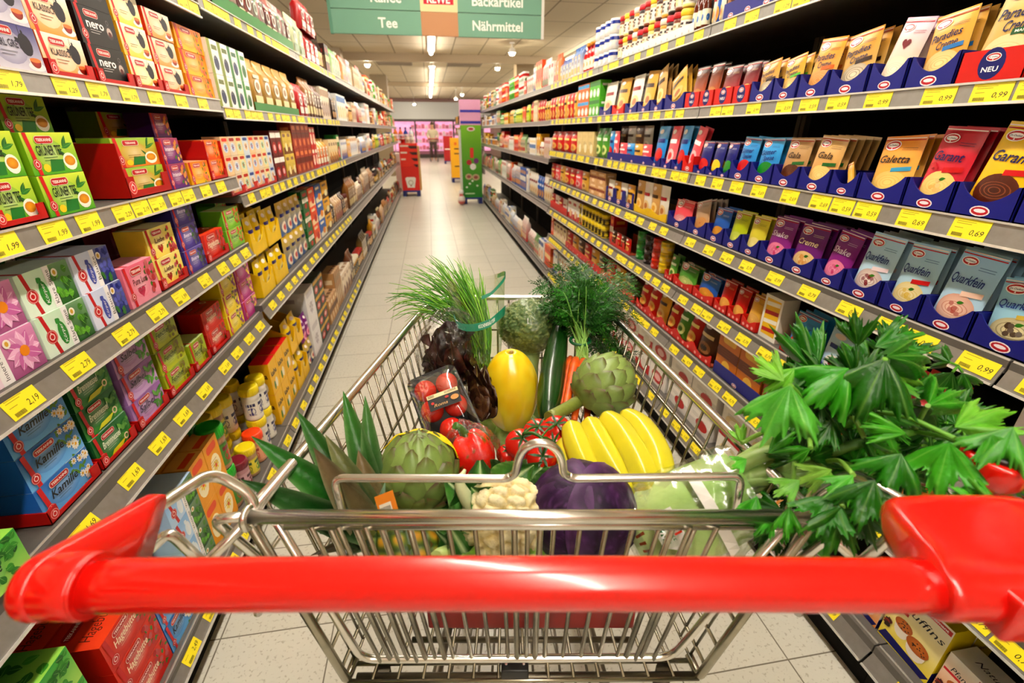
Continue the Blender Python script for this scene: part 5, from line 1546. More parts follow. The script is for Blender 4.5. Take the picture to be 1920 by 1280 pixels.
# right bracket with the coin lock housing
secs = []
for x, f_, ty, tr in ((.3095,.96,.252,.020),(.3115,1.05,.258,.021),(.318,1.08,.285,.020),(.325,1.09,.300,.0175),(.332,1.10,.304,.0175),(.36,1.12,.306,.018),(.41,1.12,.306,.018),(.432,1.08,.304,.018),(.442,.98,.300,.016),(.446,.8,.296,.012)):
    secs.append((x, wrap([(HY, HZ, .0222*f_), (ty, 1.098, tr)])))
hull('handle_bracket', secs)
def rbox(name, x0, y0, z0, x1, y1, z1, m, bev=.006, colr=GR, parent=None):
    mb = MB(); mb.box(x0, y0, z0, x1, y1, z1, colr); o = cpart(name, mb, m, parent)
    b = o.modifiers.new('soft_edges', 'BEVEL'); b.width = bev; b.segments = 3
    for p in o.data.polygons: p.use_smooth = True
    return o
BLK = mat('black_plastic', .35, base='161618', noise_amt=.1)
BRASS = mat('worn_brass', .35, metal=1, base='b0853c')
lock = rbox('coin_lock', .345, HY-.030, HZ-.022, .452, HY-.012, HZ+.018, REDPL, .004)
rbox('coin_slot', .372, HY-.0318, HZ-.006, .418, HY-.0296, HZ+.006, BLK, .001, parent=lock)
mb = MB(); mb.box(.376, HY-.0325, HZ-.004, .397, HY-.0312, HZ+.003, GR); cpart('coin', mb, BRASS, lock)
# chain of the lock hanging in front of the right bracket
CHAIN = mat('dark_chain_steel', .4, metal=1, base='5a4a3c', noise_amt=.3, noise_scale=40)
mb = MB()
for k in range(9):
    c = Vector((.372+.003*math.sin(k), HY-.038-.002*math.sin(k*1.3), HZ-.036-.0105*k)); pts = []
    for j in range(12):
        q = 2*PI*j/12
        a, b_ = .0042*math.cos(q), .0085*math.sin(q)
        pts.append(c+(Vector((a,0,b_)) if k % 2 else Vector((a*.4,a,b_))))
    mb.tube(pts, .0017, GR, 6, closed=True)
cpart('chain', mb, CHAIN, lock)
# key holder on the right side, a red cup with a black top
mb = MB(); mb.lathe([(.020,0),(.026,.010),(.028,.030),(.026,.034)], GR, 20, centre=(.475,.372,1.078)); kh = cpart('lock_cup', mb, REDPL)
mb = MB(); mb.lathe([(.021,.0),(.019,.004)], GR, 20, centre=(.475,.372,1.1125)); cpart('cap', mb, BLK, kh)

def rod(name, lines, r, m=CHROME, n=10, parent=None):
    mb = MB()
    for l_ in lines: mb.tube(l_, r, GR, n)
    return cpart(name, mb, m, parent)
LB, RB = Vector((-.302,.405,1.0)), Vector((.345,.405,1.0))          # rear corners of the basket rim
LF, RF = Vector((-.215,1.10,1.0)), Vector((.228,1.10,1.0))          # front corners
# rim
rod('basket_rim', [fillet([LB, LF, (-.165,1.172,1.0), (.178,1.172,1.0), RF, RB], .05, 6)], .0080, CHROME, 12)
rod('rear_rail', [[(-.300,.405,1.0),(.350,.405,1.0)]], .0082, CHROME, 14)
rod('gate_hinge_rail', [[(-.262,.409,.984),(.318,.409,.984)]], .0062, CHROME, 12)
# side bows that join handle and basket
for s_ in (-1, 1):
    xo = .0 if s_ < 0 else .045
    q = lambda x, y, z: (s_*(x+xo), y, z)
    rod('side_bow', [fillet([q(.3505,.338,1.066), q(.340,.425,1.048), q(.300,.424,1.013), q(.299,.407,.985)], .022, 6)], .0066)
    rod('side_brace', [fillet([q(.350,.300,1.06), q(.395,.368,.985), q(.370,.378,1.006), q(.349,.382,.952)], .012, 5), fillet([q(.390,.372,.905), q(.349,.382,.952), q(.299,.405,.996)], .01, 4)], .0060)
    rod('corner_strut', [fillet([q(.296,.407,1.0), q(.338,.402,.999), q(.325,.412,.955), q(.268,.442,.80)], .012, 5), [q(.275,.436,.90), q(.330,.430,.86), q(.352,.44,.79)]], .0060)
    pts = []
    for k in range(18):
        a = 2*PI*k/18; pts.append(q(.300, .405+.0115*math.cos(a), .998+.0115*math.sin(a)))
    mb = MB(); mb.tube(pts, .0042, GR, 8, closed=True); cpart('hinge_ring', mb, CHROME)
# side panels
BR = (.258, .451, .62)
def lerp(a, b, t): return Vector(a)*(1-t)+Vector(b)*t
BLf, BRf = Vector((-.165,1.08,.70)), Vector((.178,1.08,.70))
BLb, BRb = Vector((-.257,.451,.62)), Vector((.293,.456,.62))
for name_, T0, T1, B0, B1 in (('side_panel',LB,LF,BLb,BLf),('side_panel',RB,RF,BRb,BRf)):
    lines = []
    N = 21
    for i in range(1, N):
        t = i/N
        lines.append([lerp(T0, T1, t), lerp(B0, B1, t)])
    o = rod(name_, lines, .0024, WIRE, 6)
    hz = []
    for f_ in (.17, .42, .60, .78, .92): hz.append([lerp(T0, B0, f_), lerp(T1, B1, f_)])
    rod('cross_wire', hz, .0030, WIRE, 8, o)
    rod('rear_post', [fillet([T0, B0+Vector((0,0,0)), lerp(B0, B1, .05)], .01, 3)], .0068, WIRE, 10, o)
# front panel
lines = []
for i in range(12):
    t = i/11
    lines.append([lerp((-.160,1.172,1.0), (.173,1.172,1.0), t), lerp((-.150,1.09,.70), (.163,1.09,.70), t)])
fp = rod('front_panel', lines, .0026, WIRE, 6)
rod('cross_wire', [[lerp((-.2,1.135,1.0),(-.155,1.09,.7),f_)+Vector((0,.012*(1-f_),0)), lerp((.213,1.135,1.0),(.168,1.09,.7),f_)+Vector((0,.012*(1-f_),0))] for f_ in (.25,.5,.75,1)], .003, WIRE, 8, fp)
# floor
lines = []
for i in range(15):
    t = i/14
    lines.append([lerp(BLb, BRb, t), lerp(BLf, BRf, t)])
fl = rod('basket_floor', lines, .0026, WIRE, 6)
rod('cross_wire', [[lerp(BLb,BLf,t)+Vector((0,0,-.004)), lerp(BRb,BRf,t)+Vector((0,0,-.004))] for t in (0,.04,.22,.42,.62,.82,1)], .0040, WIRE, 8, fl)
# hinged rear gate
lines = []
gt0, gt1 = Vector((-.230,.412,.984)), Vector((.235,.412,.984)); gb0, gb1 = Vector((-.190,.433,.700)), Vector((.205,.436,.700))
for i in range(16):
    t = i/15
    a = lerp(gt0, gt1, t); b = lerp(gb0, gb1, t)
    if i in (0,1,2,14,15): a = a+Vector((0,-.009,.004)); b = b+Vector((0,-.003,0))
    lines.append([a, b])
gate = rod('rear_gate', lines, .0030, WIRE, 8)
rod('gate_frame', [fillet([(-.274,.412,.985), gb0+Vector((-.028,0,0)), gb1+Vector((.028,0,0)), (.322,.412,.985)], .025, 5)], .0056, CHROME, 10, gate)
rod('heavy_wire', [[lerp(gt0,gt1,t), lerp(gb0,gb1,t)] for t in (.035,.10,.165,.235,.5,.565,.90,.955)], .0042, WIRE, 8, gate)
# child seat bow with the hump
zb = 1.013
hump = fillet([(-.206,.436,.972), (-.218,.455,zb), (-.006,.455,zb-.001), (.004,.455,zb+.006), (.008,.455,zb+.030), (.014,.455,zb+.044), (.026,.455,zb+.052), (.042,.455,zb+.052), (.054,.455,zb+.042), (.060,.455,zb+.028), (.063,.455,zb+.006), (.074,.455,zb-.001), (.280,.455,zb+.003), (.272,.436,.972)], .013, 5)
rod('child_seat_bow', [hump], .0052, CHROME, 12)
# red seat board folded low in the basket, black latch plate, chassis
rbox('seat_board', -.135, .500, .668, .196, .53, .715, mat('dark_red_plastic', .4, base='8a0c0a'), .004)
lp = rbox('latch_plate', -.017, .452, .612, .026, .474, .640, BLK, .003)
mb = MB()
for x, z in ((-.009,.637),(.018,.637),(.0045,.637)): mb.lathe([(.0022,0),(.0022,.004)], GR, 8, centre=(x,.463+(.006 if x > 0 and x < .01 else 0),z))
cpart('screws', mb, CHROME, lp)
CHAS = mat('dark_zinc_chassis', .4, metal=1, base='6e675a', noise_amt=.2, noise_scale=20)
for s_ in (-1, 1):
    xo = .018
    rod('chassis_tube', [fillet([(s_*.225+xo,.470,.615),(s_*.222+xo,.47,.22),(s_*.16+xo,1.12,.17)], .08, 6)], .0125, CHAS, 12)
lines = [[(-.2+xo,.50+.085*k,.205-.006*k),(.2+xo,.50+.085*k,.205-.006*k)] for k in range(7)]
lr = rod('lower_rack', [[(-.18+.036*i+xo,.50,.212),(-.14+.028*i+xo,1.08,.175)] for i in range(11)], .003, CHAS, 6)
rod('rack_bar', lines, .006, CHAS, 8, lr)
rod('rear_cross_bar', [[(-.262+xo,.458,.615),(.275+xo,.460,.615)]], .0065, CHAS, 10)
rod('under_frame', [[(-.22+xo,.62,.46),(.22+xo,.62,.46)], [(-.235+xo,.52,.56),(.24+xo,.52,.56)]], .006, CHAS, 10)
RUB = mat('grey_rubber', .7, base='3a3836', noise_amt=.1)
for x, y in ((-.205+xo,.47),(.205+xo,.47),(-.16+xo,1.10),(.16+xo,1.10)):
    mb = MB(); mb.box(x-.022, y-.012, .055, x-.016, y+.03, .17, GR); mb.box(x+.016, y-.012, .055, x+.022, y+.03, .17, GR); mb.box(x-.022, y-.012, .16, x+.022, y+.03, .175, GR)
    ca = cpart('caster', mb, CHAS)
    mb = MB(); R0 = .058
    pts = []
    prof = [(.030,-.013),(.052,-.014),(.058,-.008),(.058,.008),(.052,.014),(.030,.013)]
    vs = []; fs = []
    for k in range(24):
        q = 2*PI*k/24
        for r_, dx in prof: vs.append((x+dx, y+.012+r_*math.cos(q), R0+.0005+r_*math.sin(q)))
    for k in range(24):
        k2 = (k+1) % 24
        for j in range(6): fs.append((k*6+j, k*6+(j+1) % 6, k2*6+(j+1) % 6, k2*6+j))
    mb.add(vs, fs, GR, 0, True); mb.tube([(x-.02,y+.012,R0),(x+.02,y+.012,R0)], .03, GR, 16)
    cpart('wheel', mb, RUB, ca)
# ================================================================== the vegetables and fruit in the trolley (trolley frame)
def cd(px, py, d):
    """a point d metres deep along the line of sight through (px, py), trolley frame"""
    v = (640-py)/FPX; u = (px-960)/FPX
    c, s = math.cos(PITCH), math.sin(PITCH)
    return Vector((u*d, (c+v*s)*d, EYE+(-s+v*c)*d))
EYEP = Vector((0, 0, EYE))
VEG = mat('vegetable_skin', .42, gamma=1.15, noise_amt=.10, noise_scale=45, bump=.15, bump_scale=120)
WAXY = mat('waxy_fruit_skin', .24, gamma=1.15, noise_amt=.05, noise_scale=30, coat=.15)
LEAFM = mat('leaf_tissue', .34, gamma=1.22, noise_amt=.16, noise_scale=70, spec=.3, bump=.25, bump_scale=160)
MATTE = mat('matte_vegetable', .6, noise_amt=.14, noise_scale=160, bump=.4, bump_scale=300)
FILM = film('crinkled_cellophane', 'ffffff', .08, .35, 70, .99, .8)
FILM3 = film('taut_clear_film', 'ffffff', .05, .10, 24, 1.0, .3)
FILM2 = film('soft_clear_bag', 'f6fbf2', .14, .25, 40, .975, .8)
def veg(name, label, cat, base, group=None):
    o = thing(name, label, cat, tw(base), -YAW, group); o['_b'] = 0
    del o['_b']
    return o, Vector(base)
def vpart(t, name, mb, m, parent=None):
    o, b = t
    mb.v = [(x-b.x, y-b.y, z-b.z) for x, y, z in mb.v]
    return mb.build(name, m, parent or o)
def frame(axis, ref=Vector((0,0,1))):
    z = axis.normalized(); x = ref.cross(z)
    if x.length < .05: x = Vector((1,0,0)).cross(z)
    x.normalize(); return x, z.cross(x), z
def ball(mb, c, ax, nu, nv, fn, v0=0.0, v1=1.0, m=0, smooth=True):
    """spheroid about centre c; ax = three half-axis vectors; fn(u, v, dir) -> (radius factor, colour); v 0 = bottom pole"""
    vs = []; cl = []
    for j in range(nv+1):
        v = v0+(v1-v0)*j/nv; th = PI*v
        for i in range(nu):
            q = 2*PI*i/nu
            d = Vector((math.sin(th)*math.cos(q), math.sin(th)*math.sin(q), -math.cos(th)))
            r, cc = fn(i/nu, v, d)
            vs.append(c+(ax[0]*d.x+ax[1]*d.y+ax[2]*d.z)*r); cl.append(cc)
    fs = [(j*nu+i, j*nu+(i+1) % nu, (j+1)*nu+(i+1) % nu, (j+1)*nu+i) for j in range(nv) for i in range(nu)]
    mb.add(vs, fs, cl, m, smooth)
def nz(p, s, o=0): return noise.noise(Vector(p)*s+Vector((o, o*.7, -o)))
def crumple(d, a, o):
    r1 = 1-abs(nz(d, 4.5, o))*2.4; r2 = 1-abs(nz(d, 10, o+5))*2.6
    return a*(.5*r1+.35*r2)
rv = random.Random(11)

# ---- canary melon
t = veg('yellow_melon', 'big oval yellow melon standing in the middle of the trolley', 'melon', (-.003,.872,.79))
mb = MB(); ax = Vector((.01,-.12,1)).normalized(); X, Y_, Z = frame(ax)
def fn(u, v, d):
    g = .012*math.cos(2*PI*u*10+nz(d,2)*2)*math.sin(PI*v); e = 1-.06*(.5-v)
    n_ = nz(d, 3, 5); c = mixc('f6d014', 'fae23a', .5+n_)
    if v > .975: c = mixc(c, '8a6420', .7)
    return e+g*.6+.006*n_-(.05 if v > .975 else 0), c
ball(mb, Vector((-.003,.872,.890)), (X*.0595, Y_*.0595, Z*.1005), 72, 44, fn)
vpart(t, 'rind', mb, WAXY)
mb = MB(); top = Vector((-.003,.872,.890))+Z*.094
mb.tube([top, top+Z*.006, top+Z*.010+X*.003], [.006,.004,.003], 'a88a3c', 8); vpart(t, 'stem_stub', mb, VEG)

# ---- cucumber
t = veg('cucumber', 'dark green cucumber leaning beside the yellow melon', 'cucumber', cd(1030,780,.93))
mb = MB(); cp = spline([cd(1026,792,.905), cd(1031,740,.95), cd(1041,670,1.03), cd(1053,600,1.105)], 10); n_ = len(cp)
cp2 = [cp[0]]+cp+[cp[-1]]
def cuc(p, k): 
    return .027*min(1, (math.sin(PI*min(max((k+.35)/(n_-.3),0),1)))**.34)
mb.tube(cp, [cuc(p, k) for k, p in enumerate(cp)], [mixc('123812','1f5218', .5+.5*nz(p, 60)) for p in cp], 26)
vpart(t, 'rind', mb, WAXY)

# ---- broccoli in film
t = veg('broccoli', 'broccoli head wrapped in clear film near the front rail', 'broccoli', (.043,1.055,.90))
bc = Vector((.043,1.055,.968)); mb = MB()
def fn(u, v, d):
    l = noise.voronoi(d*2.6)[0]; f_ = noise.voronoi(d*11)[0][0]; g_ = noise.voronoi(d*26)[0][0]
    r = .95+.09*min(1, (l[1]-l[0])*3)**.6+.10*(.5-f_)+.05*(.5-g_)
    return r, mixc(mixc('bcc678','54723a', min(1, f_*1.1+g_*.8)), 'b8a850', max(0, .6-v)*.9)
ball(mb, bc, (Vector((.073,0,0)), Vector((0,.068,0)), Vector((0,0,.062))), 150, 90, fn)
vpart(t, 'florets', mb, MATTE)
mb = MB(); mb.tube([bc+Vector((0,0,-.05)), bc+Vector((0,-.02,-.10)), bc+Vector((0,-.03,-.14))], [.03,.022,.022], 'a8c078', 14); vpart(t, 'stalk', mb, VEG)
mb = MB()
def fn(u, v, d): return 1.03+crumple(d,.05,3)+(.10*max(0,v-.75)), 'ffffff'
ball(mb, bc, (Vector((.075,0,0)), Vector((0,.071,0)), Vector((0,0,.067))), 110, 64, fn); vpart(t, 'clear_film', mb, FILM)

# ---- artichokes
def artichoke(t, c, axis, R, seed, tone=0):
    X, Y_, Z = frame(axis); r = random.Random(seed)
    mb = MB()
    def fn(u, v, d): return .86, '4a5a30'
    ball(mb, c, (X*R, Y_*R, Z*R*1.05), 24, 16, fn); vpart(t, 'heart', mb, VEG)
    mb = MB(); N = 60
    for k in range(N):
        tt = k/(N-1); ph = k*2.39996+seed
        th = PI*(.16+.80*tt)                          # from the stem end up to the tip
        sr, cr = math.sin(th), -math.cos(th)
        rad = R*(1-.10*tt)
        b = c+(X*math.cos(ph)+Y_*math.sin(ph))*(rad*sr*.93)+Z*(R*1.05*cr*.93)
        nrm = ((X*math.cos(ph)+Y_*math.sin(ph))*sr+Z*cr).normalized()
        up = (Z-nrm*Z.dot(nrm))
        if up.length < .05: up = X
        up.normalize(); sd = up.cross(nrm)
        L_ = R*(.72 if tt < .85 else .52)*r.uniform(.9,1.12); W_ = R*(.74-.26*tt)*r.uniform(.9,1.1); lift = R*(.08+.05*r.random())
        vs = []; cl = []; nx, ny = 6, 6
        for j in range(ny+1):
            f_ = j/ny; w_ = W_*(math.sin(PI*(.22+.72*f_))**.8 if f_ < 1 else .08)
            for i in range(nx+1):
                s_ = i/nx*2-1
                p = b+up*(L_*f_-L_*.30)+sd*(w_*s_*.62)+nrm*(lift+R*.16*f_-R*.17*s_*s_*(1-f_*.3)-R*.14*f_*f_)
                vs.append(p); e = abs(s_)**3
                base = mixc('94aa60','64823c', f_*.6+tone*.2+.25*nz(b,40))
                cl.append(mixc(base, '5a3a2a', min(1, (.75*max(0,f_-.70)/.30+.45*e*(f_ > .35))*r.uniform(.5,1.2))))
        mb.add(vs, [(j*(nx+1)+i, j*(nx+1)+i+1, (j+1)*(nx+1)+i+1, (j+1)*(nx+1)+i) for j in range(ny) for i in range(nx)], cl, 0, True)
    vpart(t, 'bracts', mb, VEG)
c = cd(1133,722,.92)
t = veg('artichoke', 'green artichoke with its stalk lying against the right side of the trolley', 'artichoke', c-Vector((0,0,.06)))
sa, sb = cd(1085,752,.91), cd(1030,784,.85)
artichoke(t, c, (c-sb)*.7+Vector((.03,.02,.10)), .058, 2)
mb = MB(); mb.tube(spline([c, sa, sb], 6), [.016,.015,.0145,.014,.013,.0125,.012,.012,.012,.012,.012,.0125,.013][:13], [mixc('6a7a34','8a9440',k/12) for k in range(13)], 14); vpart(t, 'stalk', mb, VEG)
c = cd(784,886,.705)
t = veg('artichoke', 'green artichoke under a yellow net behind the chrome seat bow', 'artichoke', c-Vector((0,0,.06)))
artichoke(t, c, Vector((.05,.10,1)), .057, 5, 1)
NET = mat('yellow_net', .4, base='f0d010')
mb = MB(); R = .0635
def sp(a, b): 
    d = Vector((math.sin(a)*math.cos(b), .35+math.sin(b)*1.0, math.cos(a)*math.cos(b)*.9)).normalized()
    return c+d*(R+.0015*math.sin(9*a+7*b))
for k in range(14):
    b = -.12+.62*k/13; mb.tube([sp(-1.0+2.3*i/26, b) for i in range(27)], .0009, 'f0d010', 4)
for k in range(34):
    a = -1.0+2.3*k/33; mb.tube([sp(a+.06*i, -.12+.62*i/8) for i in range(9)], .0008, 'f0d010', 4)
vpart(t, 'net', mb, NET)

# ---- cauliflower
c = Vector((-.010,.500,.905))
t = veg('cauliflower', 'cream cauliflower with green leaves just behind the trolley gate', 'cauliflower', c-Vector((0,0,.07)))
mb = MB()
def fn(u, v, d):
    l = noise.voronoi(d*2.6+Vector((3,1,2)))[0]; f_ = noise.voronoi(d*8)[0][0]; g_ = noise.voronoi(d*22)[0][0]
    edge = min(1, (l[1]-l[0])*4)
    r = .86+.12*edge**.6+.05*(.5-f_)+.025*(.5-g_)
    return r, mixc(mixc('d8c078','eee2b4', edge), 'f2ead0', max(0,.5-f_))
ball(mb, c, (Vector((.064,0,0)), Vector((0,.056,0)), Vector((0,0,.062))), 120, 72, fn); vpart(t, 'curd', mb, mat('cauliflower_curd', .65, noise_amt=.06, noise_scale=200, bump=.3, bump_scale=350))
def blade(mb, base, tip, side, nrm, W, c0, c1, rib, ruffle=.1, curl=.2, nx=10, ny=14, seed=0, rnd_tip=.6, cup=.25):
    """broad leaf with a pale midrib"""
    base, tip = Vector(base), Vector(tip); ax = tip-base; L_ = ax.length; a = ax.normalized()
    s_ = side-a*side.dot(a); s_.normalize(); n_ = a.cross(s_)
    if n_.dot(nrm) < 0: n_ = -n_
    vs = []; cl = []
    for j in range(ny+1):
        f = j/ny; w_ = W*(math.sin(PI*(.06+.94*f)**rnd_tip)**.7 if f < 1 else .12)
        for i in range(nx+1):
            q = i/nx*2-1
            rf = ruffle*W*math.sin(9*f+seed+3*q)*abs(q)**1.5+ruffle*.7*W*math.sin(17*f+seed*2)*abs(q)**2
            vs.append(base+ax*f+s_*(w_*q*.5)+n_*(cup*W*q*q-curl*L_*f*f+rf))
            vein = max(0, 1-abs(q)*9)+.35*max(0, 1-abs(((f*7-abs(q)*2) % 1)-.5)*9)
            cl.append(mixc(mixc(c0, c1, .5+.4*math.sin(5*f+3*q+seed)), rib, min(1, vein)))
    mb.add(vs, [(j*(nx+1)+i, j*(nx+1)+i+1, (j+1)*(nx+1)+i+1, (j+1)*(nx+1)+i) for j in range(ny) for i in range(nx)], cl, 0, True)
TOC = lambda p: (EYEP-p).normalized()
def lf(t, base, tip, W, c0='2f6a24', c1='4f8a34', rib='b8cc8c', **k):
    mb = MB(); b, e = Vector(base), Vector(tip); side = (e-b).cross(TOC(b)); blade(mb, b, e, side, TOC(b), W, c0, c1, rib, **k); return vpart(t, 'leaf', mb, LEAFM)
for i, (b, e, w, sd) in enumerate([
    ((905,1065,.690),(830,915,.685),.085,1), ((900,1050,.665),(858,905,.645),.075,2), ((895,1075,.650),(842,985,.625),.060,3), ((905,1000,.69),(900,862,.72),.08,4),
    ((935,930,.72),(895,862,.75),.07,5), ((985,930,.73),(1020,868,.74),.08,6), ((1008,1065,.640),(1012,985,.630),.032,7), ((960,935,.73),(955,872,.765),.07,8),
    ((1020,930,.72),(1065,872,.73),.06,9), ((885,1080,.645),(905,1010,.625),.05,10), ((930,960,.645),(885,915,.635),.06,12), ((900,950,.66),(835,900,.66),.06,13), ((880,1060,.66),(822,1000,.64),.06,14), ((935,915,.70),(1000,872,.70),.06,15)]):
    pale = i in (6, 9)
    lf(t, cd(*b), cd(*e), w, '86b848' if pale else '2f6428', 'a4cc60' if pale else '5c9444', 'ccdca8', ruffle=.10, curl=.12, seed=sd)
mb = MB(); mb.tube(spline([cd(885,950,.645), cd(862,908,.63), cd(872,880,.64)], 5), [.011,.0105,.010,.009,.008,.007,.006,.005,.004,.003,.002], 'd4dcb0', 12); vpart(t, 'leaf_rib', mb, VEG)
mb = MB(); mb.tube([cd(838,1036,.63), cd(826,1043,.615), cd(818,1047,.605)], [.010,.0115,.010], 'b8cc80', 14); vpart(t, 'leaf_rib', mb, VEG)

# ---- red cabbage
c = Vector((.099,.508,.905))
t = veg('red_cabbage', 'round purple red cabbage beside the cauliflower', 'cabbage', c-Vector((0,0,.075)))
def cab(off, seed, R):
    def fn(u, v, d):
        q = math.atan2(d.y, d.x)+seed; vein = 0
        br = abs(((q*2.2+1.3*nz(d,2.2,seed)) % 1)-.5)
        vein = max(0, 1-br*18)*.55+max(0, 1-abs(nz(d,5,seed+3))*14)*.35
        return R*(1+.03*nz(d,3,seed)+.012*nz(d,9,seed)), mixc(mixc('150320','2e073a', .5+nz(d,4,seed)), '6e3a7c', min(1,vein)*.7)
    return fn
mb = MB(); ball(mb, c, (Vector((.071,0,0)), Vector((0,.066,0)), Vector((0,0,.073))), 72, 48, cab(0, 1, .97)); CABM = mat('cabbage_leaf', .5, spec=.3, noise_amt=.12, noise_scale=60, bump=.25, bump_scale=90)
vpart(t, 'head', mb, CABM)
for k in range(5):
    mb = MB(); q0 = k*1.35+.4; ax = Vector((math.cos(q0)*.9, math.sin(q0)*.9-.2, .35)).normalized(); X, Y_, Z = frame(ax)
    r_ = .0735+.0012*k; fnk = cab(0, 4+k*3, 1)
    def fn(u, v, d):
        rr, cc = fnk(u, v, d); e = max(0, (.62-v)/.12)
        rr += .09*max(0, (.70-v)/.1)*(.3+.7*abs(math.sin(2*PI*u*3+k)))*.5
        return rr, mixc(cc, '6e3a7c', .3*max(0, (.70-v)/.08) if v < .7 else 0)
    ball(mb, c, (X*r_, Y_*r_*.95, Z*r_), 56, 22, fn, .60+.04*(k % 2), 1.0); vpart(t, 'outer_leaf', mb, CABM)

# ---- bananas
t = veg('banana_hand', 'hand of yellow bananas curving down beside the tomatoes', 'bananas', cd(1180,930,.69)-Vector((0,0,.04)))
def banana(pts, r, seed):
    mb = MB(); cp = spline(pts, 8); n_ = len(cp); rr = []; cl = []
    for k in range(n_):
        f = k/(n_-1); q = min(1, .30+.78*math.sin(PI*min(1, f*.9+.10))**.6)
        if f < .05: q *= .5+10*f
        rr.append(r*q); c_ = mixc('dcd034','ccc62c', f)
        if f < .04: c_ = mixc(c_, '6a5a20', .65)
        if f > .9: c_ = mixc(c_, 'a8b040', (f-.9)*8)
        cl.append(c_)
    b0 = len(mb.v); mb.tube(cp, rr, cl, 20)
    # five soft ridges
    for k in range(n_):
        for j in range(20):
            i_ = b0+k*20+j; p = Vector(mb.v[i_]); mb.v[i_] = tuple(cp[k]+(p-cp[k])*(1+.06*math.cos(5*2*PI*j/20)))
    vpart(t, 'banana', mb, WAXY)
banana([cd(1058,828,.79), cd(1062,850,.765), cd(1076,890,.745), cd(1098,930,.73), cd(1130,965,.72)], .0185, 0)
banana([cd(1070,792,.79), cd(1080,830,.755), cd(1104,885,.72), cd(1136,935,.695), cd(1180,990,.68)], .0200, 1)
banana([cd(1103,786,.795), cd(1118,820,.76), cd(1152,880,.71), cd(1182,935,.68), cd(1205,990,.67)], .0200, 2)
banana([cd(1130,779,.80), cd(1160,805,.765), cd(1195,862,.705), cd(1216,920,.67), cd(1225,985,.665)], .0205, 3)
banana([cd(1165,775,.81), cd(1200,800,.775), cd(1231,850,.715), cd(1241,910,.68), cd(1238,985,.67)], .0205, 4)
mb = MB(); mb.tube([cd(1205,985,.675), cd(1222,1015,.675)], [.022,.012], '9aa040', 12); vpart(t, 'stem', mb, VEG)

# ---- tomatoes
def tomato(mb, c, R, up=Vector((0,0,1)), col='d22414'):
    X, Y_, Z = frame(up)
    def fn(u, v, d):
        dip = .10*math.exp(-((1-v)/.10)**2)
        return 1-dip+.012*math.cos(2*PI*u*5)*v, mixc(col, 'e85028', max(0, v-.82)*2.2)
    ball(mb, c, (X*R, Y_*R, Z*R*.88), 36, 22, fn)
def calyx(mb, c, R, up, seed=0):
    X, Y_, Z = frame(up); r = random.Random(seed); top = c+Z*R*.84
    for k in range(6):
        q = 2*PI*k/6+r.uniform(-.2,.2); d = X*math.cos(q)+Y_*math.sin(q); s_ = Z.cross(d)
        L_ = R*r.uniform(.65,.95)
        p = [top+s_*R*.06, top-s_*R*.06, top+d*L_*.55-s_*R*.09+Z*R*.14, top+d*L_*.55+s_*R*.09+Z*R*.14, top+d*L_+Z*R*r.uniform(-.05,.25)]
        mb.add(p, [(0,1,2,3),(3,2,4)], '2f5a20', 0, True)
t = veg('vine_tomatoes', 'red tomatoes on a green vine in front of the yellow melon', 'tomatoes', cd(1005,840,.80)-Vector((0,0,.03)))
U = Vector((0,-.45,1))
tm = [((976,832,.79),.0265,(.15,-.5,1)), ((1008,811,.815),.0255,(0,-.5,1)), ((1044,806,.82),.0265,(-.1,-.5,1)), ((1016,858,.765),.0255,(0,-.8,.8)), ((950,852,.80),.018,(.3,-.4,1)), ((1040,838,.80),.024,(-.2,-.6,1))]
for k, (p, R, u_) in enumerate(tm):
    c = cd(*p); mb = MB(); tomato(mb, c, R, Vector(u_)); o = vpart(t, 'tomato', mb, WAXY)
    mb = MB(); calyx(mb, c, R, Vector(u_).normalized(), k); vpart(t, 'calyx', mb, LEAFM, o)
mb = MB()
vine = [cd(982,812,.765), cd(1000,812,.755), cd(1014,820,.75), cd(1024,838,.735)]
mb.tube(spline(vine, 6), .0028, '3a6a24', 8)
for p, R, u_ in tm[:4]+tm[5:]:
    c = cd(*p)+Vector(u_).normalized()*R*.82; q = min(vine, key=lambda w_: (w_-c).length); mb.tube(spline([c, (c+q)/2+Vector((0,0,.004)), q], 4), .0019, '3a6a24', 6)
vpart(t, 'vine', mb, VEG)

# ---- black tray of tomatoes under film
o0 = cd(830,758,.885); e1 = (cd(858,822,.82)-cd(806,694,.93)); e1.normalize(); nr = TOC(o0); e2 = nr.cross(e1); e2.normalize(); nr = e1.cross(e2)
if nr.dot(TOC(o0)) < 0: nr = -nr
L2, W2, D2 = .082, .048, .045
t = veg('tomato_punnet', 'black film-wrapped tray of plum tomatoes with a dark paper label', 'vegetable tray', o0-nr*.04)
mb = MB(); TP = lambda a, b, h: o0+e1*a+e2*b+nr*h
ring = []
for (sa, sb, q0) in ((1,1,0),(-1,1,1),(-1,-1,2),(1,-1,3)):
    for k in range(4):
        q = q0*PI/2+PI/2*k/3; ring.append((sa*(L2-.015)+.015*math.cos(q), sb*(W2-.015)+.015*math.sin(q)))
lv = [(.78,-D2),(.92,-.004),(1.05,0),(1.05,.0015),(.90,-.004),(.76,-D2+.002)]
vs = [TP(a*k_, b*k_, h) for k_, h in lv for a, b in ring]; n_ = len(ring)
mb.add(vs, [(j*n_+i, j*n_+(i+1) % n_, (j+1)*n_+(i+1) % n_, (j+1)*n_+i) for j in range(len(lv)-1) for i in range(n_)], '101012', 0, True)
mb.face([i for i in range(n_)], '101012'); mb.face([5*n_+i for i in range(n_)], '101012'); vpart(t, 'tray', mb, mat('black_tray', .5, base='0c0c0e'))
mb = MB(); vs = []; cl = []
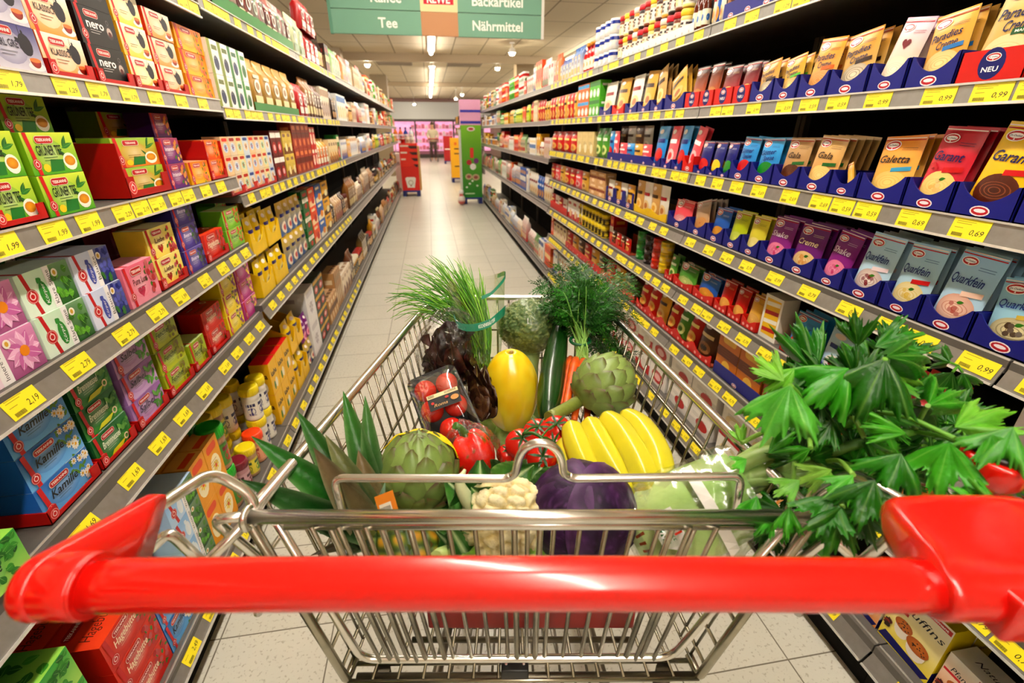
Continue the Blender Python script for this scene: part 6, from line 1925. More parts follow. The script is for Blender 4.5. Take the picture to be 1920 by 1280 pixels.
for j in range(11):
    for i in range(9):
        a, b = -1.05+2.1*j/10, -1.05+2.1*i/8
        vs.append(TP(a*L2, b*W2, .016*(1-a**4)*(1-b**4)+.003+.0012*math.sin(7*a+5*b)))
mb.add(vs, [(j*9+i, j*9+i+1, (j+1)*9+i+1, (j+1)*9+i) for j in range(10) for i in range(8)], 'ffffff', 0, True); vpart(t, 'clear_film', mb, FILM3)
mb = MB()
sgn = 1 if (e2.x < 0) else -1
lc = cd(843,752,.855); la = cd(870,735,.85)-cd(815,772,.86); la.normalize(); lb_ = nr.cross(la)
lc = o0+e1*.006+(e2 if e2.x > 0 else -e2)*.006+nr*.0195
la = (la-nr*la.dot(nr)).normalized(); lb_ = nr.cross(la)
mp = lambda x, y, d: lc+la*x+lb_*y+nr*(.001+d)
p = Print(mb, mp, 0, .0004, .0001)
p.rect(-.030,-.017,.030,.010,'17100e'); p.rect(-.030,.010,.030,.019,'e8d8b0')
x = .004
while x < .026: p.rect(x,.0120,x+.0008,.0175,'2a2018'); x += rv.uniform(.0014,.0024)
p.text('Roma', -.008, -.008, .010, 'd8b078', .026, shear=.3); p.ell(.020,-.003,.008,.006,'c89858',10); p.ell(.006,.003,.004,.003,'b82818',8); p.ell(-.022,-.002,.003,.003,'c83020',8)
for k in range(2): p.rect(-.028,.0115+.003*k,-.016,.0130+.003*k,'6a5a40')
vpart(t, 'paper_label', mb, PAPER)
e2s = e2 if e2.x > 0 else -e2
for (a_, b_), nm in (((-.052,-.0215),'at the upper left corner of the black tray'),((-.050,.0225),'at the upper right corner of the black tray'),((-.001,-.0225),'in the middle of the black tray, partly under the label'),((.008,.0225),'right of the label in the black tray'),((.054,-.002),'at the lower end of the black tray')):
    mb = MB(); c_ = o0+e1*a_+e2s*b_+nr*-.008; tomato(mb, c_, .0218, nr+e1*.3); mb.v = [tuple(Vector(v)-c_) for v in mb.v]
    o = mb.build('plum_tomato', WAXY, None, tw(c_), -YAW); tag(o, 'red plum tomato '+nm, 'tomato', 'tomatoes in the black tray')

# ---- red pepper in film
c = cd(888,852,.765)
t = veg('bell_pepper', 'red bell pepper in crinkled clear film', 'pepper', c-Vector((0,0,.04)))
X, Y_, Z = frame(Vector((-.35,.3,.8)))
mb = MB()
def fn(u, v, d): 
    lob = .10*math.cos(2*PI*u*4); return 1+lob*math.sin(PI*v)**.6-.22*math.exp(-((1-v)/.13)**2), mixc('e81a10','b8140c',max(0,.35-v)) if nz(d,2.4,9) < .34 else mixc('b81614','4a6a20',.7)
ball(mb, c, (X*.036, Y_*.036, Z*.043), 48, 30, fn); vpart(t, 'flesh', mb, WAXY)
mb = MB(); mb.tube([c+Z*.034, c+Z*.05+X*.004, c+Z*.058+X*.012], [.009,.006,.006], '4a7a2a', 10); vpart(t, 'stem', mb, VEG)
mb = MB()
def fn(u, v, d): return 1.12+.14*nz(d,3,8)+crumple(d,.14,4)+.5*max(0,v-.8)*abs(math.sin(2*PI*u*2)), 'ffffff'
ball(mb, c, (X*.038, Y_*.038, Z*.047), 96, 60, fn); vpart(t, 'clear_film', mb, FILM)
mb = MB(); mb.tube(spline([cd(868,800,.79), cd(885,785,.81), cd(900,800,.80)], 5), .003, 'ffffff', 6)

# ---- red leaf lettuce in a bag
c = cd(836,655,1.0)
t = veg('red_lettuce', 'dark red leaf lettuce in a clear bag at the far left of the trolley', 'lettuce', c-Vector((0,0,.12)))
mb = MB()
def fn(u, v, d): return .8+.2*nz(d,3,2), mixc('1c0c0c','3a1a18',.5+nz(d,5))
ball(mb, c+Vector((.01,.02,-.02)), (Vector((.055,0,0)), Vector((0,.06,0)), Vector((0,0,.085))), 40, 30, fn); vpart(t, 'heart', mb, LEAFM)
for k in range(30):
    q = rv.uniform(0, 2*PI); b = c+Vector((.02*math.cos(q)+.01, .02*math.sin(q), -.085+.02*rv.random())); e = c+Vector((.056*math.cos(q)+.004, .056*math.sin(q), rv.uniform(-.05,.040)))
    mb = MB(); sd = Vector((-math.sin(q), math.cos(q), 0)); blade(mb, b, e, sd, Vector((math.cos(q), math.sin(q), .4)), .056, '2a1014', '5a2822', '6a4430', .16, .16, 16, 18, k*1.7, cup=.1); vpart(t, 'leaf', mb, LEAFM)
for k in range(6):
    b = cd(905+rv.uniform(-12,12), 785, .92); e = cd(888+8*k-10, 690+rv.uniform(-10,20), .95)
    mb = MB(); blade(mb, b, e, Vector((1,0,0)), TOC(b), .045, '2a1214', '5a3a22', '8a7a3c', .26, .0, 14, 18, k+40); vpart(t, 'leaf', mb, LEAFM)
mb = MB()
def fn(u, v, d): return 1.0+.08*nz(d,3,1)+crumple(d,.11,6)-(.35*max(0,v-.85)), 'ffffff'
ball(mb, c+Vector((.012,0,-.015)), (Vector((.068,0,0)), Vector((0,.066,0)), Vector((0,0,.104))), 110, 80, fn); vpart(t, 'clear_bag', mb, FILM)

# ---- chives in a printed herb bag
b0 = cd(908,655,1.02)
t = veg('chive_bunch', 'bunch of green chives fanning out of a clear herb bag with a green band', 'herbs', b0-Vector((0,0,.10)))
mb = MB()
ARC = [(716,588),(728,562),(742,532),(768,488),(812,476),(850,482),(884,494),(912,525)]
for k in range(230):
    f = rv.random()**.85; g = f*(len(ARC)-1); i0 = min(int(g), len(ARC)-2); fr = g-i0
    ax_, ay_ = ARC[i0][0]*(1-fr)+ARC[i0+1][0]*fr, ARC[i0][1]*(1-fr)+ARC[i0+1][1]*fr
    sc = rv.choice([rv.uniform(.45,.8), rv.uniform(.6,1.0), rv.uniform(.85,1.04)])
    tp = cd(900+(ax_-900)*sc+rv.uniform(-6,6), 632+(ay_-632)*sc+rv.uniform(-10,10), 1.04+rv.uniform(-.02,.13))
    b = b0+Vector((rv.uniform(-.022,.012), rv.uniform(-.012,.02), rv.uniform(-.05,.01)))
    mid = b*.5+tp*.5+Vector((rv.uniform(.0,.03)*(1-f), rv.uniform(.0,.02), rv.uniform(.02,.06)*(1-f*.6)))
    dr = rv.uniform(0,.02)*(1-f)
    pts = spline([b, b*.62+mid*.38+Vector((.006,0,.010)), mid, mid*.42+tp*.58+Vector((0,0,.012*(1-f))), tp-Vector((0,0,dr))], 4)
    c_ = mixc('3a8c14','98d044', rv.random()); r_ = rv.uniform(.0011,.0020)
    mb.tube(pts, [r_*(1-.75*(i/(len(pts)-1))**3) for i in range(len(pts))], c_, 5, caps=False)
vpart(t, 'blades', mb, LEAFM)
mb = MB()
bt = [cd(905,665,1.03), cd(893,600,1.03), cd(880,545,1.03)]; vs = []
for j in range(9):
    f = j/8; ce = cd(908-14*f, 690-150*f, 1.0); w_ = .032+.030*f
    for i in range(25):
        q = 2*PI*i/24; vs.append(ce+Vector((w_*math.cos(q)*(1+.06*math.sin(3*q+4*f)), w_*.7*math.sin(q), (.012*math.cos(q*2+1)+.035*max(0,math.cos(q-.5)))*f)))
mb.add(vs, [(j*25+i, j*25+i+1, (j+1)*25+i+1, (j+1)*25+i) for j in range(8) for i in range(24)], 'ffffff', 0, True); vpart(t, 'clear_bag', mb, FILM2)
GB = mat('green_printed_film', .3, noise_amt=.05)
mb = MB()
def bandp(x, y, d):
    q = -PI/2+x; f = .62+y; ce = cd(908-14*f, 690-150*f, 1.0); w_ = .0335+.030*f+d
    return ce+Vector((w_*math.cos(q)*(1+.06*math.sin(3*q+4*f)), w_*.7*math.sin(q), (.012*math.cos(q*2+1)+.035*max(0,math.cos(q-.5)))*f))
p = Print(mb, bandp, 0, .0004, .0002); p.rect(-1.5,-.05,1.5,.05,'1f8a6a',nx=24); p.text('K\u00dcCHENKR\u00c4UTER', .35, .0, .062, 'f4f8f4', 1.5, bold=.02)
def rim(x, y, d):
    return bandp(x, .36+y, d)
p2 = Print(mb, rim, 0, .0004); p2.rect(.2,-.03,2.4,.015,'1f8a6a',nx=24)
vpart(t, 'green_band', mb, GB)

# ---- carrots with their tops
t = veg('carrot_bunch', 'bunch of orange carrots with big feathery green tops', 'carrots', cd(1085,700,1.0)-Vector((0,0,.1)))
nk = cd(1088,635,1.04)
for k, (a, b, r_) in enumerate((((1080,672,1.02),(1058,775,.90),.0125),((1094,675,1.02),(1076,790,.89),.0135),((1106,680,1.03),(1100,800,.90),.012),((1070,670,1.05),(1052,760,.93),.011))):
    mb = MB(); pts = spline([cd(*a), (cd(*a)+cd(*b))/2, cd(*b)], 8); n_ = len(pts)
    mb.tube(pts, [r_*(.55+.45*min(1,i/2))*(1-.55*(i/(n_-1))) for i in range(n_)], [mixc('e8701c','d85a14', abs(math.sin(i*2.1))) for i in range(n_)], 16); vpart(t, 'carrot', mb, VEG)
mb = MB(); gm = MB()
for k in range(92):
    q = rv.uniform(0, 2*PI); rr = math.sqrt(rv.random())
    tp = cd(1096+rr*100*math.cos(q), 556-rr*74*math.sin(q), 1.12+rv.uniform(-.10,.14))
    if k > 70: tp = cd(rv.uniform(1120,1192), rv.uniform(590,680), 1.10+rv.uniform(-.05,.1))
    b = nk+Vector((rv.uniform(-.012,.012), rv.uniform(-.012,.012), 0))
    lowb = cd(1092+rv.uniform(-14,14), 685, 1.02)
    mid = b*.5+tp*.5+Vector((rv.uniform(-.01,.01), 0, rv.uniform(.0,.045)))
    pts = spline([lowb, b, mid, tp], 6)
    if k < 44: mb.tube(pts[:15], [.0023*(1-.5*i/14) for i in range(15)], [mixc('a4c868','5f9a3c', i/14) for i in range(15)], 6, caps=False)
    n_ = len(pts)
    for i in range(10, n_):
        p = pts[i]; ax = (pts[min(i+1,n_-1)]-pts[i-1]).normalized(); sd = ax.cross(Vector((rv.uniform(-.8,.8), rv.uniform(-.8,.8), 1))).normalized()
        for s_ in (-1, 1):
            Lf = .036*rv.uniform(.6,1.15)*(1-.3*(i-10)/(n_-10))
            dr = (sd*s_+ax*.7+Vector((0,0,rv.uniform(-.4,.2)))).normalized(); nn = dr.cross(ax).normalized(); wv = dr.cross(nn)
            c_ = mixc('184a14','3c8428', rv.random())
            for h in range(5):
                st = p+dr*(Lf*.2*h)
                for z in ((-1,1) if h < 4 else (0,)):
                    d2 = (dr+wv*z*.9+nn*rv.uniform(-.35,.35)).normalized(); l2 = Lf*(.50-.05*h); w2 = wv*(l2*.2) if z == 0 else dr*(l2*.2)
                    gm.add([st, st+d2*l2*.55+w2, st+d2*l2, st+d2*l2*.55-w2], [(0,1,2,3)], c_)
vpart(t, 'stems', mb, VEG); vpart(t, 'feathery_leaves', gm, LEAFM)
mb = MB(); pts = [nk+Vector((.022*math.cos(2*PI*i/20), .018*math.sin(2*PI*i/20), -.004+.003*math.sin(2*PI*i/20))) for i in range(20)]; mb.tube(pts, .0034, '1f7a4a', 8, closed=True); vpart(t, 'green_tie', mb, PLASTIC)

# ---- pineapple
pc = cd(775,1050,.655); pa = (cd(640,945,.655)-pc).normalized()
t = veg('pineapple', 'pineapple lying on its side with its leafy crown over the left rail', 'pineapple', pc-Vector((0,0,.06)))
X, Y_, Z = frame(pa)
mb = MB()
def fn(u, v, d):
    a = u*8+v*6; b = u*8-v*6
    e = abs(math.sin(PI*a))*abs(math.sin(PI*b)); 
    return 1+.09*e**.5-.02, mixc(mixc('2a4a14','6a7a20', min(1,e*2)), 'd09828', max(0, e-.45)*1.7)
ball(mb, pc, (X*.046, Y_*.046, Z*.070), 128, 72, fn, .03, .97); vpart(t, 'body', mb, VEG)
mb = MB()
for i in range(8):
    for j in range(9):
        u = (i+.5*(j % 2))/8; v = (j+1)/10.5; th = PI*v; d = Vector((math.sin(th)*math.cos(2*PI*u), math.sin(th)*math.sin(2*PI*u), -math.cos(th)))
        p = pc+X*.048*d.x+Y_*.048*d.y+Z*.072*d.z; nr_ = (X*d.x+Y_*d.y+Z*d.z*.6).normalized(); s_ = nr_.cross(Z).normalized()
        mb.add([p-s_*.004, p+s_*.004, p+nr_*.008+Z*.008], [(0,1,2)], mixc('8a6a38','4a7a28', rv.random()))
vpart(t, 'spines', mb, VEG)
cb_ = pc+pa*.066
def pleaf(tip, W, c0, c1, base=None, curl=.05, nrm=None):
    W *= 1.25
    b = Vector(base) if base else cb_+Vector((rv.uniform(-.008,.008), rv.uniform(-.008,.008), rv.uniform(-.006,.01)))
    e = Vector(tip); mb = MB(); ax = e-b; L_ = ax.length; n_ = nrm or TOC((b+e)/2); s_ = ax.cross(n_).normalized(); n_ = s_.cross(ax).normalized()
    vs = []; cl = []; nx = 6; ny = 14
    for j in range(ny+1):
        f = j/ny; w_ = W*(.75+.5*f-1.25*f**2.2) if f < 1 else 0
        w_ = max(w_, .0006)
        for i in range(nx+1):
            q = i/nx*2-1
            vs.append(b+ax*f+s_*(w_*q*.5)+n_*(.32*w_*q*q+curl*L_*math.sin(PI*f)-curl*1.2*L_*f*f)); cl.append(mixc(mixc(c0, c1, f), 'b8c8a0', .25*abs(q)**4))
    mb.add(vs, [(j*(nx+1)+i, j*(nx+1)+i+1, (j+1)*(nx+1)+i+1, (j+1)*(nx+1)+i) for j in range(ny) for i in range(nx)], cl, 0, True); vpart(t, 'crown_leaf', mb, LEAFM)
G0, G1, B0_, B1_ = '2a4a20', '2f7a24', '8a7a58', '6a5a40'
for tip, W, c0, c1 in (((472,818,.60),.042,'1f5a1a','2a7a22'),((556,768,.66),.040,G0,'2c6a22'),((642,728,.72),.036,G0,'3a7a2c'),((684,738,.72),.032,G0,'4a7a3c'),((455,900,.56),.040,'1c4a1c','24601f'),
    ((590,842,.60),.044,B0_,B1_),((672,845,.66),.040,'9a8a60','7a6848'),((610,815,.64),.036,'5a7040','7a7a50'),((705,870,.68),.018,'3a5a48','5a7a68'),((690,885,.66),.018,'2a3a34','4a5a50'),((722,905,.64),.016,'5a7a68','8aa890'),
    ((560,955,.58),.034,'24481f','2c5c24'),((600,1000,.62),.022,'2a3a1c','3a4a24'),((585,1040,.60),.02,'3a3a20','5a4a28'),((650,1040,.61),.03,'3a4a24','2c3c1c'),((740,912,.66),.016,'3a5a34','6a8a5a'),((640,900,.61),.034,'8a8058','6a5c40')):
    pleaf(cd(*tip), W, c0, c1)
mb = MB(); tc_ = cd(725,945,.60); ta = Vector((.9,.1,.35)).normalized(); tb = TOC(tc_).cross(ta).normalized(); tn = ta.cross(tb)
p = Print(mb, lambda x, y, d: tc_+ta*x+tb*y+tn*(d if tn.dot(TOC(tc_)) > 0 else -d), 0, .0004); p.rect(-.013,-.014,.013,.014,'e8961c'); p.rect(-.010,-.012,.006,.002,'f0e8d8')
x = -.009
while x < .004: p.rect(x,-.010,x+.0006,-.002,'2a2018'); x += .0014
vpart(t, 'orange_price_sticker', mb, PAPER)

# ---- celery with its leaves, root end in a printed bag
t = veg('celery', 'large leafy green celery lying across the trolley, its root end in a clear bag', 'celery', (.245,.47,.90))
root = cd(1225,975,.655)
ST = []
for k in range(9):
    e = cd(1600+38*(k % 5), 770+38*(k//2)+10*(k % 3), .58+.02*(k % 3)); m_ = cd(1400+10*(k % 4), 880+14*(k % 5)-20, .63-.01*(k % 3))
    b = root+Vector((rv.uniform(-.012,.012), rv.uniform(-.02,.02), rv.uniform(-.015,.015)))
    pts = spline([b, m_, (m_+e)/2+Vector((0,0,.012)), e], 8); ST.append(pts); n_ = len(pts)
    mb = MB(); mb.tube(pts, [.0125*(1-.62*i/(n_-1)) for i in range(n_)], [mixc('c4d88c','5f9a34', min(1, 1.3*i/(n_-1))) for i in range(n_)], 12); vpart(t, 'stalk', mb, VEG)
def celleaf(base, tip, spread=1.0, c0='2a7a20', c1='3f9a2c', nrm=None, seed=0, droop=.22, mb=None):
    b, e = Vector(base), Vector(tip); ax = e-b; L_ = ax.length; a = ax/L_
    n_ = nrm or (TOC((b+e)/2)+Vector((rv.uniform(-.5,.5), rv.uniform(-.5,.5), rv.uniform(-.2,.6)))).normalized()
    s_ = a.cross(n_).normalized(); n_ = s_.cross(a).normalized()
    r = random.Random(seed*7+1); A = 1.12*spread; NA = 84; rings = [0,.15,.3,.45,.6,.74,.87,1]
    th0 = [-.74*spread*r.uniform(.9,1.1), r.uniform(-.08,.08), .74*spread*r.uniform(.9,1.1)]; hh = [.84*r.uniform(.85,1.1), 1, .84*r.uniform(.85,1.1)]
    vs = []; cl = []; tone = r.random()
    ph = r.uniform(0, 1)
    for i in range(NA+1):
        th = -A+2*A*i/NA
        lob = max(hh[q]*max(0, 1-abs(th-th0[q])/(.46*spread))**.8 for q in range(3))
        R = L_*(.50+.54*lob)*(1 if abs(th) < .84*A else max(.3, 1-(abs(th)/A-.84)*3.6))
        tooth = 1-abs(((th*(4.0/spread)+ph) % 1)*2-1)
        small = 1-abs(((th*(8.1/spread)+ph*3) % 1)*2-1)
        for k, f in enumerate(rings):
            rr = R*f*(1-(.17*(1-tooth)+.15*(1-small))*max(0, f-.68)/.32)
            crease = math.cos((th/spread)*8.3+ph)*.012*L_*f+.045*L_*math.sin(5*f+ph*12+1.5*th)*math.sin(2.6*th+ph*7)*f+.016*L_*math.sin(11*f+5*th+ph*20)*f+.0045*L_*math.cos(th/spread*31)*f
            fold = (1-math.cos(th))*.22*L_*f*(1 if ph > .35 else -.6)
            z = crease-fold-droop*L_*f*f*(.2+1.3*ph)
            vs.append(b+a*(rr*math.cos(th))+s_*(rr*math.sin(th))+n_*z)
            vein = max(max(0, 1-abs(th-q)*26) for q in th0)*(1-f*.6)+.3*max(0, 1-abs(((th*5.2/spread+ph+.5) % 1)-.5)*10)*(1-f)
            cl.append(mixc(mixc(c0, c1, .5*tone+.4*f+.2*math.sin(5*th+ph*9)*f), 'a8cc70', min(.5, vein*.42)))
    nr_ = len(rings); fs = [(i*nr_+k, (i+1)*nr_+k, (i+1)*nr_+k+1, i*nr_+k+1) for i in range(NA) for k in range(nr_-1)]
    own = mb is None
    if own: mb = MB()
    mb.add(vs, fs, cl, 0, True)
    if own: vpart(t, 'leaf', mb, LEAFM)
D1, D2_ = ('1e640e','389020'), ('185408','2c7612'); LT = ('58a428','8cc448'); MD = ('36901c','54aa2c')
LV = [((1660,672,.52),(1612,800,.50),.95,D2_),((1662,668,.53),(1790,650,.53),.55,D1),((1592,690,.54),(1490,742,.53),.95,MD),((1530,700,.58),(1508,578,.58),.62,D1),((1608,650,.58),(1598,576,.57),.75,D2_),
 ((1640,650,.58),(1745,612,.57),.6,D1),((1482,722,.53),(1420,835,.515),1.0,('3a8a28','5fae40')),((1470,715,.55),(1410,655,.57),.65,LT),((1490,690,.56),(1440,740,.55),.7,LT),((1670,690,.55),(1770,735,.55),.5,LT),
 ((1660,700,.55),(1700,775,.54),.7,('3f9a2c','6ab43e')),((1780,830,.47),(1735,945,.46),.95,MD),((1790,822,.48),(1868,842,.47),.75,('4a9a34','6ab040')),((1700,812,.50),(1620,795,.50),.6,MD),((1790,800,.50),(1920,752,.49),.7,LT),
 ((1740,760,.53),(1832,705,.54),.55,MD),((1750,745,.54),(1800,770,.53),.7,('5a9a3a','80b850')),((1560,880,.52),(1480,905,.54),.6,('6aa838','98c458')),((1600,890,.50),(1545,930,.49),.75,MD),((1560,930,.50),(1520,1010,.48),.9,D1),
 ((1640,900,.48),(1590,1000,.47),.8,D1),((1580,950,.49),(1555,1060,.47),.8,D2_),((1620,960,.49),(1650,1040,.48),.8,D2_),((1450,960,.53),(1418,1008,.52),.7,('3aa428','52b838')),((1480,950,.52),(1470,1010,.50),.7,MD),((1655,930,.47),(1700,985,.47),.7,D2_),
 ((1830,900,.46),(1815,985,.46),.7,D1),((1870,880,.46),(1905,970,.45),.7,D1),((1890,850,.46),(1935,900,.46),.7,MD),((1925,985,.42),(1870,1008,.42),.45,('5aa83a','7cc050')),((1390,830,.57),(1370,790,.58),.7,LT),((1400,860,.57),(1365,880,.575),.8,('3fae2c','70cc48')),
 ((1440,850,.56),(1500,800,.55),.6,MD),((1520,840,.54),(1470,870,.55),.6,MD),((1500,790,.56),(1555,825,.545),.6,D1),((1560,790,.55),(1520,850,.54),.7,D2_),((1620,820,.53),(1690,860,.52),.7,D1),((1650,770,.56),(1740,800,.55),.7,D2_),((1580,740,.57),(1560,660,.575),.7,D2_),
 ((1560,720,.57),(1470,680,.58),.7,D2_),((1610,720,.57),(1660,640,.575),.7,D2_),((1700,740,.56),(1760,690,.56),.6,D1),((1500,900,.53),(1440,930,.53),.7,('5aa838','84bc50')),((1420,930,.55),(1395,985,.54),.7,MD),((1700,880,.50),(1660,930,.49),.7,D2_),((1740,870,.50),(1790,930,.49),.7,D1),
 ((1905,985,.41),(1780,930,.42),.6,MD),((1860,815,.45),(1905,905,.44),.9,MD),((1900,800,.45),(1830,880,.44),.8,('3a8a28','5fae40')),((1690,850,.49),(1650,940,.48),1.0,D1)]
for k, (b, e, sp_, (c0, c1)) in enumerate(LV): celleaf(cd(*b), cd(*e), sp_, c0, c1, None, k)
for k in range(51):
    x = rv.uniform(1450, 1810); y = rv.uniform(680, 970); d_ = rv.uniform(.56,.66)
    if y > 900 and x > 1640: x = rv.uniform(1450, 1640)
    # a whole leaf of three leaflets on its own thin stalk
    q = rv.uniform(0, 2*PI); mb = MB(); cc = rv.choice([D1, D2_, D2_, MD, D1]); b = cd(x, y, d_)
    for w_, l_ in ((0, 74), (1.25, 58), (-1.25, 58)):
        st = cd(x+16*math.cos(q+w_), y+16*math.sin(q+w_), d_-.004)
        celleaf(st, cd(x+(16+l_)*math.cos(q+w_), y+(16+l_)*math.sin(q+w_), d_+rv.uniform(-.02,.03)), rv.uniform(.7,.95), *cc, None, 100+k*3+int(w_), rv.uniform(.05,.3), mb)
        mb.tube([b, st], .0018, '6aa838', 6)
    vpart(t, 'leaf', mb, LEAFM)
mb = MB()
for k in range(14):
    b, e = LV[k*3][0], None; p = cd(*b); s_ = min((q for st in ST for q in st[14:]), key=lambda w_: (w_-p).length)
    mb.tube(spline([s_, (s_+p)/2+Vector((0,0,.01)), p], 5), .0028, mixc('6aa838','98c458', rv.random()), 7)
vpart(t, 'leaf_stalks', mb, VEG)
# the bag
ba, be = cd(1185,1000,.645), cd(1415,890,.625); bx = (be-ba); bl = bx.length; bx.normalize(); bn = (TOC((ba+be)/2)-bx*TOC((ba+be)/2).dot(bx)).normalized(); bs = bn.cross(bx)
def bagp(x, y, d):
    f = min(max(x/bl, 0), 1); q = y
    r_ = .052+.018*math.sin(PI*(.15+.7*f))+d+.0025*math.sin(11*f+3*q)+.0035*(.5-abs(math.sin(9*f+2.5*q+1)))+.002*(.5-abs(math.sin(19*f-4*q)))
    if f < .12: r_ *= (.55+.45*f/.12)
    return ba+bx*(f*bl)+bn*(r_*.86*math.cos(q))+bs*(r_*math.sin(q))-Vector((0,0,.02))
mb = MB(); vs = [bagp(bl*j/44, 2*PI*i/64, 0) for j in range(45) for i in range(65)]
mb.add(vs, [(j*65+i, j*65+i+1, (j+1)*65+i+1, (j+1)*65+i) for j in range(44) for i in range(64)], 'ffffff', 0, True); vpart(t, 'clear_bag', mb, FILM2)
mb = MB()
vs = [ba+bx*(bl*(.04+.92*j/20))+(bn*math.cos(2*PI*i/28)*.80+bs*math.sin(2*PI*i/28))*((.046+.014*math.sin(PI*(.15+.7*j/20)))*(.75+.25*min(1,j/4))*(1+.05*math.sin(5*2*PI*i/28)))-Vector((0,0,.02)) for j in range(21) for i in range(29)]
cl = [mixc('d4e0a4','86b84c', j/20*.9+.1*math.sin(i)) for j in range(21) for i in range(29)]
mb.add(vs, [(j*29+i, j*29+i+1, (j+1)*29+i+1, (j+1)*29+i) for j in range(20) for i in range(28)], cl, 0, True); vpart(t, 'pale_root_end', mb, VEG)
bgp = lambda x, y, d: bagp(x, -y/.066, d+.0015)
mb = MB(); p = Print(mb, bgp, 0, .0004)
p.poly([(bl*.22,-.02),(bl*.40,-.02),(bl*.40,.018),(bl*.30,.026),(bl*.22,.018)], 'f2f0ea'); p.rect(bl*.245, -.016, bl*.285, .016, '2f8a4a'); p.text('NRW', bl*.265, 0, .013, 'f6f6f0', .028, rot=PI/2, bold=.03)
p.text('Produkt', bl*.315, 0, .008, '3a8a4a', .032, rot=PI/2); p.text('BEI', bl*.36, 0, .014, 'd84a28', .026, rot=PI/2, bold=.02)
for k in range(6): p.rect(bl*.08, -.03+.011*k, bl*(.13+.01*(k % 3)), -.026+.011*k, 'b86a4a')
vpart(t, 'bag_logo', mb, GLOSS)
mb = MB(); p = Print(mb, bgp, 0, .0004); p.rect(bl*.60, -.06, bl*.68, .07, 'eceae4', nx=1, ny=10); p.text('zig', bl*.64, .02, .014, 'b82830', .024, rot=-PI/2, bold=.02)
vpart(t, 'bag_band', mb, GLOSS)

# ---- heads of lettuce under the other things, on the trolley floor
for k, (x, y, r_, nm) in enumerate(((.02,.90,.062,'under the yellow melon'),(-.07,.72,.060,'under the tomato tray'),(.09,.70,.060,'under the bananas'),(.05,1.02,.058,'under the broccoli'),(-.08,.95,.060,'under the red lettuce'),(.14,.87,.058,'under the carrots'),(-.03,.60,.055,'under the red pepper'))):
    c = Vector((x, y, .628+.105*(y-.45)+r_+.012))
    mb = MB()
    def fn(u, v, d): return 1+.10*nz(d,2.2,k)+.05*nz(d,6,k), mixc(mixc('8aac54','c0d48c',.5+nz(d,3,k)), 'dce4b8', max(0, 1-abs(nz(d,3.5,k+9))*10)*.5)
    ball(mb, Vector((0,0,0)), (Vector((r_,0,0)), Vector((0,r_,0)), Vector((0,0,r_*.92))), 40, 28, fn)
    o = mb.build('iceberg_lettuce', LEAFM, None, tw(c), -YAW); tag(o, 'pale green lettuce head on the trolley floor '+nm, 'lettuce', 'lettuce heads on the trolley floor')
# ================================================================== stands at the far end of the aisle, and the shopper beyond
STAND = mat('printed_display_board', .5, noise_amt=.04, gamma=1.2)
def pallet(t, w, d, h=.13):
    mb = MB()
    for x in (-w/2, w/2-.08): mb.box(x, 0, 0, x+.08, d, h-.03, '20307a')
    mb.box(-w/2, 0, h-.035, w/2, d, h, '2a3a90'); mb.build('pallet', STAND, t)
def board(t, name, x0, z0, x1, z1, y0, y1, colr, fn=None, col2=None):
    mb = MB(); mb.box(x0, y0, z0, x1, y1, z1, colr); p = Print(mb, flat((x0,y0,z0),(1,0,0),(0,0,1)), 0, .002, .0006)
    if col2: p.rect(0, 0, x1-x0, z1-z0, colr, col2, 1, 4)
    if fn: fn(p, x1-x0, z1-z0)
    return mb.build(name, STAND, t)
# red stand with the keystone emblem
t = thing('display_stand', 'red cardboard display stand with a white keystone label at the end of the tea shelves', 'display stand', (-.475, 11.64, 0), 0, 'display stands')
pallet(t, .40, .5)
def keystone(p, w, h):
    p.poly([(w*.30,h*.12),(w*.70,h*.12),(w*.80,h*.52),(w*.72,h*.58),(w*.28,h*.58),(w*.20,h*.52)], 'f0ece4'); p.ring(w*.5, h*.34, w*.10, w*.15, 'c8bca8', 12); p.ell(w*.5, h*.2, w*.04, w*.04, 'c02018', 8)
board(t, 'front_panel', -.20, .132, .20, .64, 0, .5, 'e02a14', keystone)
def shelf_cut(p, w, h):
    for k in range(4): p.poly([(w*.42+w*.1*k,h*(.90-.26*k)),(w*.98,h*(.90-.26*k)),(w*.98,h*(.78-.26*k)),(w*(.62+.08*k),h*(.78-.26*k))], '4a1a10')
    for k in range(3): p.rect(w*.06, h*(.86-.28*k), w*(.52-.1*k), h*(.93-.28*k), 'f0d8c8')
board(t, 'upper_panel', -.20, .642, .20, 1.14, .01, .5, 'e8391c', shelf_cut)
board(t, 'side_panel', .201, .132, .24, 1.08, .01, .5, 'c8a468')
def jars_on(cx, cy, z, n, cols, what, rows=1):
    for k in range(n):
        c = cols[k % len(cols)]
        for r_ in range(rows):
            o = obj('tin', tin(.05, .14, c, mixc(c,'ffffff',.6), mixc(c,'000000',.4))); o.location = (cx+(k-(n-1)/2)*.106, cy+.11*r_, z)
            tag(o, '%s, %s from the aisle end of its row' % (what if r_ == 0 else 'rear '+what, ORD[n-k]), 'tin', what+' row')
jars_on(-.475, 11.75, 1.141, 3, ['c83028','e8d8c0','f0e8e0'], 'tin standing on the red keystone stand')
